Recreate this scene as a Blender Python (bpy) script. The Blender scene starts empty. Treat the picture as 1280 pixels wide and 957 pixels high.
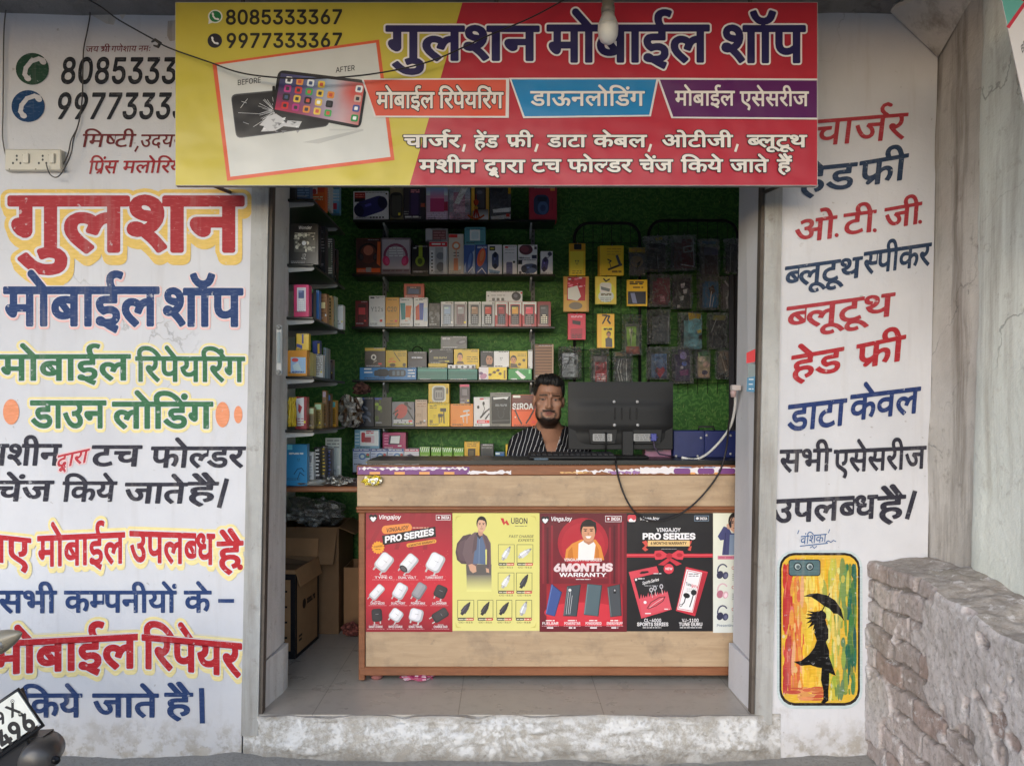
import bpy, math, random
import numpy as np
from mathutils import Vector, Matrix
random.seed(7); rng = np.random.default_rng(7)
SC = bpy.context.scene; COL = SC.collection
R = math.radians

# ------------------------------------------------------------ camera, sky, sun, exposure
CAM_D, CAM_H, FPX, CX, CY = 3.19, 1.27, 961.0, 630.0, 510.0
cd = bpy.data.cameras.new('camera'); cam = bpy.data.objects.new('camera', cd); COL.objects.link(cam)
cam.location = (0, -CAM_D, CAM_H); cam.rotation_euler = (R(90), 0, 0)
cd.sensor_width = 36; cd.lens = FPX/1280*36; cd.shift_x = (640-CX)/1280; cd.shift_y = (CY-478.5)/1280
cd.clip_start = 0.05; cd.clip_end = 500; SC.camera = cam
SUN_EL, SUN_AZ = 17, 200            # azimuth: where the light comes from, clockwise from +Y
W = bpy.data.worlds.new('World'); SC.world = W; W.use_nodes = True
nt = W.node_tree; bg = nt.nodes['Background']; sky = nt.nodes.new('ShaderNodeTexSky')
sky.sky_type = 'NISHITA'; sky.sun_disc = False; sky.sun_elevation = R(SUN_EL); sky.sun_rotation = R(SUN_AZ)
sky.air_density = 0.9; sky.dust_density = 0.6; sky.ozone_density = 2.0
nt.links.new(sky.outputs[0], bg.inputs[0]); bg.inputs[1].default_value = 0.15
sl = bpy.data.lights.new('sun', 'SUN'); so = bpy.data.objects.new('sun', sl); COL.objects.link(so)
sl.energy = 0.9; sl.angle = R(55); sl.color = (1.0, 0.985, 0.97)
az = R(SUN_AZ); el = R(SUN_EL)
sdir = Vector((math.sin(az)*math.cos(el), math.cos(az)*math.cos(el), math.sin(el)))
so.rotation_euler = sdir.to_track_quat('Z', 'Y').to_euler(); so.location = (0, -6, 8)
SC.view_settings.view_transform = 'Standard'; SC.view_settings.look = 'None'
SC.view_settings.gamma = 1; SC.view_settings.exposure = 1.0
SC.cycles.use_denoising = True
SC.cycles.max_bounces = 8; SC.cycles.transparent_max_bounces = 16

# ------------------------------------------------------------ helpers
def P(px, py, y):
    """point of the photograph (pixels) on the vertical plane at depth y -> world"""
    d = CAM_D+y
    return ((px-CX)*d/FPX, y, CAM_H-(py-CY)*d/FPX)
ZM = {'A':(0,0,3.765),'B':(0,230,3.765),'C':(0,480,3.765),'D':(0,720,3.765),'E':(940,0,1.994),'F':(940,460,1.9265),
      'G':(210,0,2.9767),'H':(620,0,3.0476),'1':(330,225,5.174),'2':(500,225,5.173),'3':(690,225,4.741),
      '4':(330,400,4.787),'5':(500,400,4.786),'6':(690,400,4.741),'7':(300,570,2.9),'P':(440,630,5.333),'Q':(660,630,4.741),
      'M':(0,740,4.407),'W':(620,440,3.765),'_':(0,0,1.0)}
def ZP(z, x, y):
    ox, oy, s = ZM[z]; return ox+x/s, oy+y/s
def srgb(r, g=None, b=None):
    if g is None: r, g, b = r
    f = lambda v: (v/255/12.92 if v/255 <= 0.04045 else ((v/255+0.055)/1.055)**2.4)
    return (f(r), f(g), f(b))
class MB:
    def __init__(s): s.v = []; s.f = []; s.c = []; s.m = []; s.sm = []
    def add(s, vs, fs, col=(255,255,255), mat=0, smooth=False):
        b = len(s.v); s.v += [tuple(map(float, v)) for v in vs]
        per = isinstance(col, list)
        for f in fs:
            s.f.append(tuple(b+i for i in f))
            s.c.append([srgb(col[i]) for i in f] if per else srgb(col))
            s.m.append(mat); s.sm.append(smooth)
    def box(s, x0, y0, z0, x1, y1, z1, col=(255,255,255), mat=0, bev=0.0, M=None):
        if bev <= 0:
            v = [(x0,y0,z0),(x1,y0,z0),(x1,y1,z0),(x0,y1,z0),(x0,y0,z1),(x1,y0,z1),(x1,y1,z1),(x0,y1,z1)]
            f = [(3,2,1,0),(4,5,6,7),(0,1,5,4),(1,2,6,5),(2,3,7,6),(3,0,4,7)]
        else:
            b = min(bev, (x1-x0)/2.01, (y1-y0)/2.01, (z1-z0)/2.01); v = []; idx = {}
            def V(p):
                k = tuple(round(q, 7) for q in p)
                if k not in idx: idx[k] = len(v); v.append(p)
                return idx[k]
            lo = (x0,y0,z0); hi = (x1,y1,z1); f = []
            def cpt(sx, sy, sz, ax):
                p = []
                for i, sg in enumerate((sx, sy, sz)):
                    e = hi[i] if sg > 0 else lo[i]
                    p.append(e if i == ax else e-sg*b)
                return V(tuple(p))
            for ax in range(3):
                for sg in (-1, 1):
                    o = [i for i in range(3) if i != ax]; q = []
                    for a, c in ((-1,-1),(1,-1),(1,1),(-1,1)):
                        t = [0,0,0]; t[ax] = sg; t[o[0]] = a; t[o[1]] = c; q.append(cpt(*t, ax))
                    if (sg > 0) == (ax == 1): q.reverse()
                    f.append(tuple(q))
            for ax in range(3):
                o = [i for i in range(3) if i != ax]
                for a in (-1, 1):
                    for c in (-1, 1):
                        q = []
                        for sg in (-1, 1):
                            t = [0,0,0]; t[ax] = sg; t[o[0]] = a; t[o[1]] = c
                            q.append((cpt(*t, o[0]), cpt(*t, o[1])))
                        qq = (q[0][0], q[1][0], q[1][1], q[0][1])
                        if (a*c > 0) != (ax == 1): qq = qq[::-1]
                        f.append(qq)
            for sx in (-1, 1):
                for sy in (-1, 1):
                    for sz in (-1, 1):
                        q = (cpt(sx,sy,sz,0), cpt(sx,sy,sz,1), cpt(sx,sy,sz,2))
                        if sx*sy*sz < 0: q = q[::-1]
                        f.append(q)
        if M is not None: v = [tuple(M @ Vector(p)) for p in v]
        s.add(v, f, col, mat)
    def prism(s, pts, y0, y1, col, mat=0):
        """outline in (x, z), extruded along y"""
        n = len(pts)
        v = [(x, y0, z) for x, z in pts]+[(x, y1, z) for x, z in pts]
        f = [tuple(range(n)), tuple(range(2*n-1, n-1, -1))]+[((i+1) % n, i, n+i, n+(i+1) % n) for i in range(n)]
        s.add(v, f, col, mat)
    def tube(s, pts, r, col=(40,40,40), mat=0, n=8, cap=True):
        pts = [Vector(p) for p in pts]; rs = r if isinstance(r, (list, tuple)) else [r]*len(pts)
        rings = []; up = None
        for i, p in enumerate(pts):
            t = (pts[min(i+1, len(pts)-1)]-pts[max(i-1, 0)])
            t = t.normalized() if t.length > 0 else Vector((0,0,1))
            if up is None: up = t.orthogonal().normalized()
            a = up-t*up.dot(t); a = a.normalized() if a.length > 1e-6 else t.orthogonal().normalized(); up = a
            b = t.cross(a)
            rings += [p+(a*math.cos(2*math.pi*k/n)+b*math.sin(2*math.pi*k/n))*rs[i] for k in range(n)]
        m = len(pts); f = []
        for i in range(m-1):
            for k in range(n):
                k2 = (k+1) % n; f.append((i*n+k, i*n+k2, (i+1)*n+k2, (i+1)*n+k))
        if cap: f += [tuple(reversed(range(n))), tuple(range((m-1)*n, m*n))]
        s.add(rings, f, col, mat, True)
    def lathe(s, prof, origin, axis=(0,0,1), col=(200,200,200), mat=0, n=20):
        """prof: list of (radius, height) along axis"""
        ax = Vector(axis).normalized(); a = ax.orthogonal().normalized(); b = ax.cross(a); o = Vector(origin)
        v = []; f = []
        for r, h in prof:
            v += [o+ax*h+(a*math.cos(2*math.pi*k/n)+b*math.sin(2*math.pi*k/n))*max(r, 1e-5) for k in range(n)]
        for i in range(len(prof)-1):
            for k in range(n):
                k2 = (k+1) % n; f.append((i*n+k, i*n+k2, (i+1)*n+k2, (i+1)*n+k))
        f += [tuple(reversed(range(n))), tuple(range((len(prof)-1)*n, len(prof)*n))]
        s.add(v, f, col, mat, True)
    def grid(s, X, Y, Z, col=(255,255,255), mat=0, smooth=True):
        """arrays of shape (n, m)"""
        n, m = X.shape; v = np.stack([X.ravel(), Y.ravel(), Z.ravel()], 1)
        f = [(i*m+j, i*m+j+1, (i+1)*m+j+1, (i+1)*m+j) for i in range(n-1) for j in range(m-1)]
        s.add(v, f, col, mat, smooth)
    def build(s, name, mats, parent=None, origin=None, rot=None):
        if not isinstance(mats, (list, tuple)): mats = [mats]
        me = bpy.data.meshes.new(name)
        o0 = Vector(origin) if origin is not None else Vector((0,0,0))
        base = o0 if parent is None else wloc(parent)
        me.from_pydata([(x-base.x, y-base.y, z-base.z) for x, y, z in s.v], [], s.f)
        for m in mats: me.materials.append(m)
        me.polygons.foreach_set('material_index', s.m)
        me.polygons.foreach_set('use_smooth', s.sm)
        ca = me.color_attributes.new('Col', 'FLOAT_COLOR', 'CORNER')
        buf = []
        for f, c in zip(s.f, s.c):
            if isinstance(c, list):
                for q in c: buf += [q[0], q[1], q[2], 1]
            else: buf += [c[0], c[1], c[2], 1]*len(f)
        ca.data.foreach_set('color', buf)
        me.update()
        o = bpy.data.objects.new(name, me); COL.objects.link(o)
        if parent is not None: o.parent = parent
        else: o.location = base
        if rot: o.rotation_euler = rot
        return o
def wloc(o):
    v = Vector(o.location)
    while o.parent: o = o.parent; v = v+Vector(o.location)
    return v
def tag(o, label=None, cat=None, group=None, kind=None):
    if label: o['label'] = label
    if cat: o['category'] = cat
    if group: o['group'] = group
    if kind: o['kind'] = kind
    return o
def thing(name, label, cat, loc=(0,0,0), group=None):
    o = bpy.data.objects.new(name, None); o.location = loc; o.empty_display_size = 0.1; COL.objects.link(o)
    return tag(o, label, cat, group)

# value noise for displaced geometry
_tab = rng.random((64, 64, 64)).astype(np.float32)
def vnoise(x, y, z):
    xi, yi, zi = np.floor(x).astype(int), np.floor(y).astype(int), np.floor(z).astype(int)
    fx, fy, fz = x-xi, y-yi, z-zi
    fx, fy, fz = [t*t*(3-2*t) for t in (fx, fy, fz)]
    g = lambda a, b, c: _tab[(xi+a) % 64, (yi+b) % 64, (zi+c) % 64]
    l = lambda a, b, t: a+(b-a)*t
    return l(l(l(g(0,0,0), g(1,0,0), fx), l(g(0,1,0), g(1,1,0), fx), fy), l(l(g(0,0,1), g(1,0,1), fx), l(g(0,1,1), g(1,1,1), fx), fy), fz)*2-1
def fbm(x, y, z, oct=4):
    s = 0; a = 1
    for i in range(oct): s = s+a*vnoise(x*2**i+i*7.3, y*2**i+i*3.1, z*2**i); a *= 0.5
    return s

# ------------------------------------------------------------ materials
class NT:
    """small helper to write node graphs"""
    def __init__(s, name):
        s.m = bpy.data.materials.new(name); s.m.use_nodes = True; s.t = s.m.node_tree
        s.b = s.t.nodes['Principled BSDF']; s.out = s.t.nodes['Material Output']
        s.geo = None
    def n(s, ty, **k):
        x = s.t.nodes.new('ShaderNode'+ty)
        for a, v in k.items(): setattr(x, a, v)
        return x
    def L(s, a, b): s.t.links.new(a, b)
    def pos(s, scale=(1,1,1), loc=(0,0,0), rot=(0,0,0), obj=False):
        if obj: src = s.n('TexCoord').outputs['Object']
        else: src = s.n('NewGeometry').outputs['Position']
        mp = s.n('Mapping'); mp.inputs['Scale'].default_value = scale; mp.inputs['Location'].default_value = loc
        mp.inputs['Rotation'].default_value = rot
        s.L(src, mp.inputs['Vector']); return mp.outputs[0]
    def noise(s, vec, scale, detail=5, rough=0.55, dist=0.0):
        x = s.n('TexNoise'); x.inputs['Scale'].default_value = scale; x.inputs['Detail'].default_value = detail
        x.inputs['Roughness'].default_value = rough; x.inputs['Distortion'].default_value = dist
        s.L(vec, x.inputs['Vector']); return x.outputs['Fac']
    def vor(s, vec, scale, feat='DISTANCE_TO_EDGE', rand=1.0):
        x = s.n('TexVoronoi'); x.feature = feat; x.inputs['Scale'].default_value = scale
        x.inputs['Randomness'].default_value = rand; s.L(vec, x.inputs['Vector']); return x.outputs[0]
    def ramp(s, f, stops, interp='LINEAR'):
        x = s.n('ValToRGB'); cr = x.color_ramp; cr.interpolation = interp
        while len(cr.elements) < len(stops): cr.elements.new(0.5)
        for e, (p, c) in zip(cr.elements, stops):
            e.position = p
            if not isinstance(c, tuple): c = (c, c, c)
            e.color = (*c, 1)
        s.L(f, x.inputs[0]); return x.outputs[0]
    def mix(s, f, a, b, mode='MIX'):
        x = s.n('Mix', data_type='RGBA', blend_type=mode)
        for sock, v in ((x.inputs[0], f), (x.inputs[6], a), (x.inputs[7], b)):
            if isinstance(v, (int, float)): sock.default_value = v if sock == x.inputs[0] else (v, v, v, 1)
            elif isinstance(v, tuple): sock.default_value = (*v, 1)
            else: s.L(v, sock)
        return x.outputs[2]
    def math(s, op, a, b=0.0):
        x = s.n('Math', operation=op)
        for i, v in enumerate((a, b)):
            if isinstance(v, (int, float)): x.inputs[i].default_value = v
            else: s.L(v, x.inputs[i])
        return x.outputs[0]
    def sepz(s):
        x = s.n('SeparateXYZ'); s.L(s.n('NewGeometry').outputs['Position'], x.inputs[0]); return x.outputs
    def bump(s, h, strength=0.3, dist=0.01):
        x = s.n('Bump'); x.inputs['Strength'].default_value = strength; x.inputs['Distance'].default_value = dist
        s.L(h, x.inputs['Height']); s.L(x.outputs[0], s.b.inputs['Normal'])
    def attr(s):
        x = s.n('Attribute'); x.attribute_name = 'Col'; return x.outputs['Color']
    def fin(s, col=None, rough=0.5, spec=0.5, metal=0.0, coat=0.0):
        if col is not None:
            if isinstance(col, tuple): s.b.inputs['Base Color'].default_value = (*col, 1)
            else: s.L(col, s.b.inputs['Base Color'])
        if isinstance(rough, (int, float)): s.b.inputs['Roughness'].default_value = rough
        else: s.L(rough, s.b.inputs['Roughness'])
        s.b.inputs['Specular IOR Level'].default_value = spec; s.b.inputs['Metallic'].default_value = metal
        s.b.inputs['Coat Weight'].default_value = coat
        return s.m
MAT = {}
def m_attr(name, rough, spec=0.5, metal=0.0, var=0.08, nscale=30, bump=0.0, bscale=60, coat=0.0, gain=1.0):
    t = NT(name); p = t.pos(obj=True); n = t.noise(p, nscale, 4)
    c = t.mix(1.0, t.attr(), t.ramp(n, [(0.25, gain*(1-var)), (0.75, gain)]), 'MULTIPLY')
    if gain > 1: c = t.mix(1.0, c, (0.9, 0.9, 0.9), 'DARKEN')
    if bump: t.bump(t.noise(p, bscale, 3), bump, {'flex vinyl': 0.05, 'paper print': 0.015}.get(name, 0.004))
    MAT[name] = t.fin(c, rough, spec, metal, coat)
m_attr('printed card', 0.32, 0.5, var=0.08, nscale=25, bump=0.12, bscale=16, gain=1.5)
m_attr('paper print', 0.42, 0.45, var=0.05, nscale=9, bump=0.25, bscale=5)
m_attr('flex vinyl', 0.38, 0.4, var=0.14, nscale=4, bump=0.6, bscale=2.2)
m_attr('plastic', 0.35, 0.5, var=0.08, nscale=20)
m_attr('matte plastic', 0.55, 0.4, var=0.12, nscale=20)
m_attr('metal', 0.38, 0.5, metal=0.9, var=0.2, nscale=30)
m_attr('painted metal', 0.45, 0.5, var=0.25, nscale=14, bump=0.15, bscale=30)
m_attr('cable rubber', 0.5, 0.4, var=0.15, nscale=40)
m_attr('cloth', 0.85, 0.2, var=0.15, nscale=60)
m_attr('cardboard', 0.8, 0.2, var=0.18, nscale=12, bump=0.1, bscale=40)
m_attr('rubber', 0.75, 0.3, var=0.2, nscale=30)
def m_foil():
    t = NT('foil pack'); p = t.pos(obj=True)
    h = t.noise(p, 28, 5, 0.6, 0.6); t.bump(h, 1.0, 0.02)
    MAT['foil'] = t.fin(t.attr(), 0.22, 0.6, 0.75)
    t = NT('clear film'); p = t.pos(obj=True); t.bump(t.noise(p, 34, 3, 0.5, 0.8), 1.0, 0.05)
    tr = t.n('BsdfTransparent'); gl = t.n('BsdfGlossy'); gl.inputs['Roughness'].default_value = 0.10
    gl.inputs['Color'].default_value = (0.9, 0.92, 0.95, 1)
    bp = [n for n in t.t.nodes if n.type == 'BUMP'][0]; t.L(bp.outputs[0], gl.inputs['Normal'])
    df = t.n('BsdfDiffuse'); df.inputs['Color'].default_value = (0.75, 0.78, 0.8, 1)
    m1 = t.n('MixShader'); m1.inputs[0].default_value = 0.12; t.L(gl.outputs[0], m1.inputs[1]); t.L(df.outputs[0], m1.inputs[2])
    fr = t.n('Fresnel'); fr.inputs['IOR'].default_value = 1.9; t.L(bp.outputs[0], fr.inputs['Normal'])
    fac = t.math('ADD', t.math('MULTIPLY', t.math('MAXIMUM', t.math('SUBTRACT', fr.outputs[0], 0.098), 0.0), 5.0), 0.06)
    ms = t.n('MixShader'); t.L(fac, ms.inputs[0]); t.L(tr.outputs[0], ms.inputs[1]); t.L(m1.outputs[0], ms.inputs[2])
    t.L(ms.outputs[0], t.out.inputs[0]); MAT['film'] = t.m
m_foil()
def m_wall():
    # lime-washed white facade: uneven coats, hairline cracks, splashed and peeling foot
    t = NT('white wall paint'); p = t.pos(); z = t.sepz()[2]
    n1 = t.noise(p, 1.3, 6, 0.6); n2 = t.noise(p, 9, 6, 0.65); n3 = t.noise(p, 55, 3)
    c = t.mix(t.ramp(n1, [(0.32, 0.0), (0.68, 1.0)]), (0.54, 0.535, 0.56), (0.66, 0.655, 0.68))
    c = t.mix(t.ramp(n2, [(0.58, 0.0), (0.8, 0.35)]), c, (0.55, 0.53, 0.51))
    ps = t.pos((3.0, 1, 0.25)); st = t.noise(ps, 3.2, 5, 0.7)       # run-down streaks
    c = t.mix(t.ramp(st, [(0.56, 0.0), (0.80, 0.4)]), c, (0.40, 0.36, 0.33))
    sp_ = t.ramp(t.noise(t.pos(loc=(7,7,7)), 38, 2, 0.5), [(0.74, 0.0), (0.77, 0.55)]); c = t.mix(sp_, c, (0.30, 0.27, 0.25))
    wv = t.n('TexNoise'); wv.inputs['Scale'].default_value = 5; wv.inputs['Detail'].default_value = 6; t.L(p, wv.inputs['Vector'])
    wp = t.mix(0.35, p, wv.outputs['Color'])
    cr = t.vor(wp, 1.1); crm = t.ramp(cr, [(0.0, 1.0), (0.0025, 0.0)])
    gate = t.ramp(t.noise(t.pos(loc=(3, 1, 5)), 1.1, 3), [(0.55, 0.0), (0.65, 0.5)]); crm = t.math('MULTIPLY', crm, gate)
    c = t.mix(crm, c, (0.25, 0.23, 0.21))
    # foot: flaking
    zf = t.math('ADD', z, t.math('MULTIPLY', t.math('SUBTRACT', n2, 0.5), 0.30))
    foot = t.ramp(t.math('ADD', zf, 0.2), [(0.03, 1.0), (0.19, 0.0)])
    fl = t.math('MULTIPLY', foot, t.ramp(t.noise(t.pos(loc=(1, 2, 3)), 16, 6, 0.7), [(0.46, 0.0), (0.58, 1.0)]))
    c = t.mix(t.math('MULTIPLY', fl, 0.8), c, (0.33, 0.29, 0.24))
    c = t.mix(t.math('MULTIPLY', foot, 0.25), c, (0.45, 0.41, 0.36))
    h = t.math('ADD', t.math('MULTIPLY', n2, 0.6), t.math('MULTIPLY', n3, 0.25)); h = t.math('SUBTRACT', h, t.math('MULTIPLY', fl, 0.8))
    h = t.math('SUBTRACT', h, crm); t.bump(h, 0.35, 0.012)
    MAT['wall'] = t.fin(c, 0.75, 0.25)
    # the sign painter's enamel
    t = NT('sign enamel'); n = t.noise(t.pos(), 40, 4); n2 = t.noise(t.pos((1.5, 1, 7)), 18, 5, 0.65)
    c = t.mix(1.0, t.attr(), t.ramp(n2, [(0.3, 0.80), (0.7, 1.0)]), 'MULTIPLY')
    c = t.mix(t.ramp(n2, [(0.55, 0.0), (0.75, 0.16)]), c, (0.6, 0.59, 0.6))
    c = t.mix(t.ramp(n, [(0.66, 0.0), (0.73, 0.6)]), c, (0.6, 0.59, 0.6))
    c = t.mix(t.ramp(t.noise(t.pos((3.0, 1, 0.25)), 3.2, 5, 0.7), [(0.56, 0.0), (0.80, 0.35)]), c, (0.40, 0.36, 0.33))
    t.bump(n, 0.1, 0.004); MAT['enamel'] = t.fin(c, 0.65, 0.2)
m_wall()
def m_plaster(name, c0, c1, dark, streak=0.7, crack=0.8):
    t = NT(name); p = t.pos(); n1 = t.noise(p, 2.0, 6, 0.65); n2 = t.noise(p, 14, 6, 0.7)
    c = t.mix(t.ramp(n1, [(0.35, 0.0), (0.65, 1.0)]), c0, c1)
    st = t.noise(t.pos((4.5, 4.5, 0.35)), 2.4, 6, 0.7)
    c = t.mix(t.ramp(st, [(0.48, 0.0), (0.72, streak)]), c, dark)
    c = t.mix(t.ramp(n2, [(0.58, 0.0), (0.72, 0.55)]), c, dark)
    wv = t.n('TexNoise'); wv.inputs['Scale'].default_value = 4; wv.inputs['Detail'].default_value = 7; t.L(p, wv.inputs['Vector'])
    cr = t.ramp(t.vor(t.mix(0.4, p, wv.outputs['Color']), 0.9), [(0.0, 1.0), (0.003, 0.0)])
    cr = t.math('MULTIPLY', cr, t.ramp(t.noise(t.pos(loc=(5, 2, 1)), 1.3, 3), [(0.5, 0.0), (0.6, crack)]))
    c = t.mix(t.math('MULTIPLY', cr, 0.6), c, (0.12, 0.11, 0.1))
    t.bump(t.math('SUBTRACT', n2, t.math('MULTIPLY', cr, 0.6)), 0.5, 0.015)
    MAT[name] = t.fin(c, 0.85, 0.2)
m_plaster('grey plaster', (0.47, 0.425, 0.38), (0.64, 0.59, 0.54), (0.20, 0.165, 0.135), 0.95)
m_plaster('inner wall paint', (0.76, 0.755, 0.74), (0.84, 0.835, 0.82), (0.55, 0.53, 0.5), 0.25, 0.0)
m_plaster('pale plaster', (0.72, 0.735, 0.67), (0.82, 0.83, 0.77), (0.38, 0.34, 0.29), 0.75)
m_plaster('canopy concrete', (0.16, 0.15, 0.15), (0.24, 0.23, 0.22), (0.09, 0.085, 0.08), 0.5)
m_plaster('inner plaster', (0.62, 0.605, 0.585), (0.74, 0.725, 0.70), (0.33, 0.29, 0.25), 0.5, 0.0)
m_plaster('rail paint', (0.34, 0.335, 0.32), (0.47, 0.465, 0.45), (0.17, 0.14, 0.11), 0.65, 0.0)
m_plaster('shaded rusty slot', (0.085, 0.07, 0.058), (0.15, 0.125, 0.105), (0.035, 0.026, 0.02), 0.7, 0.0)
def m_step():
    t = NT('peeling step paint'); p = t.pos(); n2 = t.noise(p, 11, 8, 0.75); n3 = t.noise(p, 46, 6, 0.75)
    c = t.mix(t.ramp(n3, [(0.3, 0.0), (0.7, 1.0)]), (0.38, 0.35, 0.31), (0.54, 0.505, 0.46))
    pm = t.ramp(t.math('ADD', n2, t.math('MULTIPLY', t.math('SUBTRACT', n3, 0.5), 0.6)), [(0.40, 0.0), (0.56, 1.0)])
    c = t.mix(pm, c, t.mix(n3, (0.62, 0.61, 0.60), (0.74, 0.73, 0.725)))
    c = t.mix(t.ramp(t.noise(t.pos(loc=(4,4,4)), 4, 6, 0.7), [(0.55, 0.0), (0.75, 0.6)]), c, (0.28, 0.25, 0.21))
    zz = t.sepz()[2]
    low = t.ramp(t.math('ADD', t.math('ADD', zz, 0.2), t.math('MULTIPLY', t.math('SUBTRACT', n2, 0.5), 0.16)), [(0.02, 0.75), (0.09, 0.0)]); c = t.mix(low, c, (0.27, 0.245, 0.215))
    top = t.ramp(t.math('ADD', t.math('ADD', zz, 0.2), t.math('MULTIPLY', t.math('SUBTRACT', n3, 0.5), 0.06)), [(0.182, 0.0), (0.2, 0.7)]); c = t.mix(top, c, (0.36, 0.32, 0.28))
    t.bump(t.math('ADD', pm, n3), 0.5, 0.012); MAT['step'] = t.fin(c, 0.85, 0.2)
    t = NT('floor tile'); p = t.pos(); br = t.n('TexBrick'); br.offset = 0.0; br.inputs['Scale'].default_value = 1.0
    br.inputs['Brick Width'].default_value = 0.605; br.inputs['Row Height'].default_value = 0.605; br.inputs['Mortar Size'].default_value = 0.0022
    mp = t.pos(loc=(0.19, 0.32, 0)); t.L(mp, br.inputs['Vector'])
    n = t.noise(p, 5, 6, 0.6)
    c = t.mix(n, (0.40, 0.365, 0.32), (0.48, 0.445, 0.395))
    c = t.mix(t.ramp(t.noise(p, 18, 6, 0.75), [(0.50, 0.0), (0.75, 0.5)]), c, (0.25, 0.22, 0.185))
    c = t.mix(t.math('MULTIPLY', br.outputs['Fac'], 0.55), c, (0.14, 0.12, 0.1))
    t.bump(t.math('SUBTRACT', n, t.math('MULTIPLY', br.outputs['Fac'], 2.0)), 0.08, 0.004)
    MAT['tile'] = t.fin(c, t.ramp(n, [(0.3, 0.22), (0.7, 0.42)]), 0.4)
    t = NT('dusty ground'); p = t.pos(); n = t.noise(p, 3, 8, 0.7); n2 = t.noise(p, 60, 4, 0.7)
    c = t.mix(n, (0.31, 0.295, 0.27), (0.43, 0.41, 0.385)); c = t.mix(t.ramp(n2, [(0.5, 0.0), (0.8, 0.5)]), c, (0.14, 0.12, 0.1))
    t.bump(t.math('ADD', n, n2), 0.6, 0.02); MAT['ground'] = t.fin(c, 0.95, 0.15)
m_step()
def m_green():
    # embossed green wall sheet with swirling fronds
    t = NT('embossed green sheet'); p = t.pos((1, 1, 1))
    wv = t.n('TexWave', wave_type='RINGS'); wv.inputs['Scale'].default_value = 10; wv.inputs['Distortion'].default_value = 15
    wv.inputs['Detail'].default_value = 2.5; wv.inputs['Detail Scale'].default_value = 1.6; t.L(p, wv.inputs['Vector'])
    pn = t.pos((1, 1, 0.3)); n = t.noise(pn, 60, 4, 0.6, 2.5); h = t.math('ADD', t.math('MULTIPLY', wv.outputs['Fac'], 0.45), t.math('MULTIPLY', n, 0.7))
    c = t.mix(t.ramp(h, [(0.4, 0.0), (0.95, 1.0)]), (0.035, 0.125, 0.026), (0.075, 0.22, 0.045))
    c = t.mix(t.ramp(t.math('MULTIPLY', wv.outputs['Fac'], t.math('ADD', n, 0.35)), [(0.6, 0.0), (0.95, 0.35)]), c, (0.12, 0.26, 0.06))
    c = t.mix(t.ramp(t.noise(t.pos((1.6, 1, 0.4), rot=(0, 0.3, 0)), 40, 3, 0.65, 3.6), [(0.62, 0.0), (0.67, 0.9)]), c, (0.26, 0.38, 0.11))
    t.bump(h, 0.35, 0.008); MAT['green'] = t.fin(c, 0.5, 0.25)
m_green()
def m_wood(name, c0, c1, dk, sc, axis_scale, rough, stain=0.5):
    t = NT(name); p = t.pos(axis_scale); n = t.noise(p, sc, 6, 0.6, 0.4); q = t.pos(); n2 = t.noise(q, 5, 6, 0.7); n3 = t.noise(q, 22, 5, 0.7)
    c = t.mix(t.ramp(n, [(0.3, 0.0), (0.7, 1.0)]), c0, c1)
    c = t.mix(t.ramp(n2, [(0.5, 0.0), (0.75, stain)]), c, dk)
    c = t.mix(t.ramp(n3, [(0.62, 0.0), (0.75, stain)]), c, dk)
    t.bump(n, 0.12, 0.004); MAT[name] = t.fin(c, rough, 0.35)
m_wood('plywood', (0.38, 0.265, 0.165), (0.48, 0.35, 0.225), (0.19, 0.145, 0.11), 6, (1, 1, 7), 0.55, 0.75)
m_wood('brown moulding', (0.20, 0.075, 0.035), (0.28, 0.115, 0.055), (0.10, 0.045, 0.025), 6, (1, 1, 12), 0.35, 0.4)
m_wood('shelf board', (0.012, 0.014, 0.013), (0.022, 0.024, 0.022), (0.03, 0.03, 0.03), 6, (1, 1, 7), 0.3, 0.2)
def m_brick():
    t = NT('weathered brick'); p = t.pos(); n1 = t.noise(p, 6, 8, 0.7); n2 = t.noise(p, 24, 8, 0.75)
    c = t.mix(t.ramp(n1, [(0.35, 0.0), (0.65, 1.0)]), (0.30, 0.235, 0.215), (0.46, 0.40, 0.385))
    c = t.mix(t.ramp(n2, [(0.45, 0.0), (0.62, 0.7)]), c, (0.56, 0.51, 0.51))
    c = t.mix(t.ramp(t.noise(t.pos(loc=(2,7,1)), 5, 7, 0.7), [(0.55, 0.0), (0.66, 0.9)]), c, (0.17, 0.145, 0.115))
    c = t.mix(t.ramp(t.noise(t.pos(loc=(5,1,9)), 4.2, 6, 0.7), [(0.66, 0.0), (0.71, 0.8)]), c, (0.24, 0.10, 0.06))
    c = t.mix(t.ramp(t.noise(t.pos(loc=(9,4,2)), 4.6, 6, 0.7), [(0.67, 0.0), (0.73, 0.6)]), c, (0.09, 0.10, 0.06))
    c = t.mix(0.6, c, t.attr()); c = t.mix(t.ramp(t.noise(t.pos(loc=(3,3,3)), 42, 6, 0.78), [(0.50, 0.0), (0.64, 0.6)]), c, (0.20, 0.17, 0.145)); c = t.mix(t.ramp(t.noise(t.pos((3, 3, 0.6), loc=(1,8,3)), 4, 6, 0.7), [(0.52, 0.0), (0.7, 0.5)]), c, (0.20, 0.175, 0.14)); c = t.mix(t.ramp(t.noise(t.pos(loc=(7,3,3)), 17, 7, 0.75), [(0.56, 0.0), (0.63, 0.8)]), c, (0.70, 0.66, 0.65))
    t.bump(t.math('ADD', t.noise(p, 70, 5, 0.75), n2), 0.5, 0.006); MAT['brick'] = t.fin(c, 0.92, 0.15)
m_brick()
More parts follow.
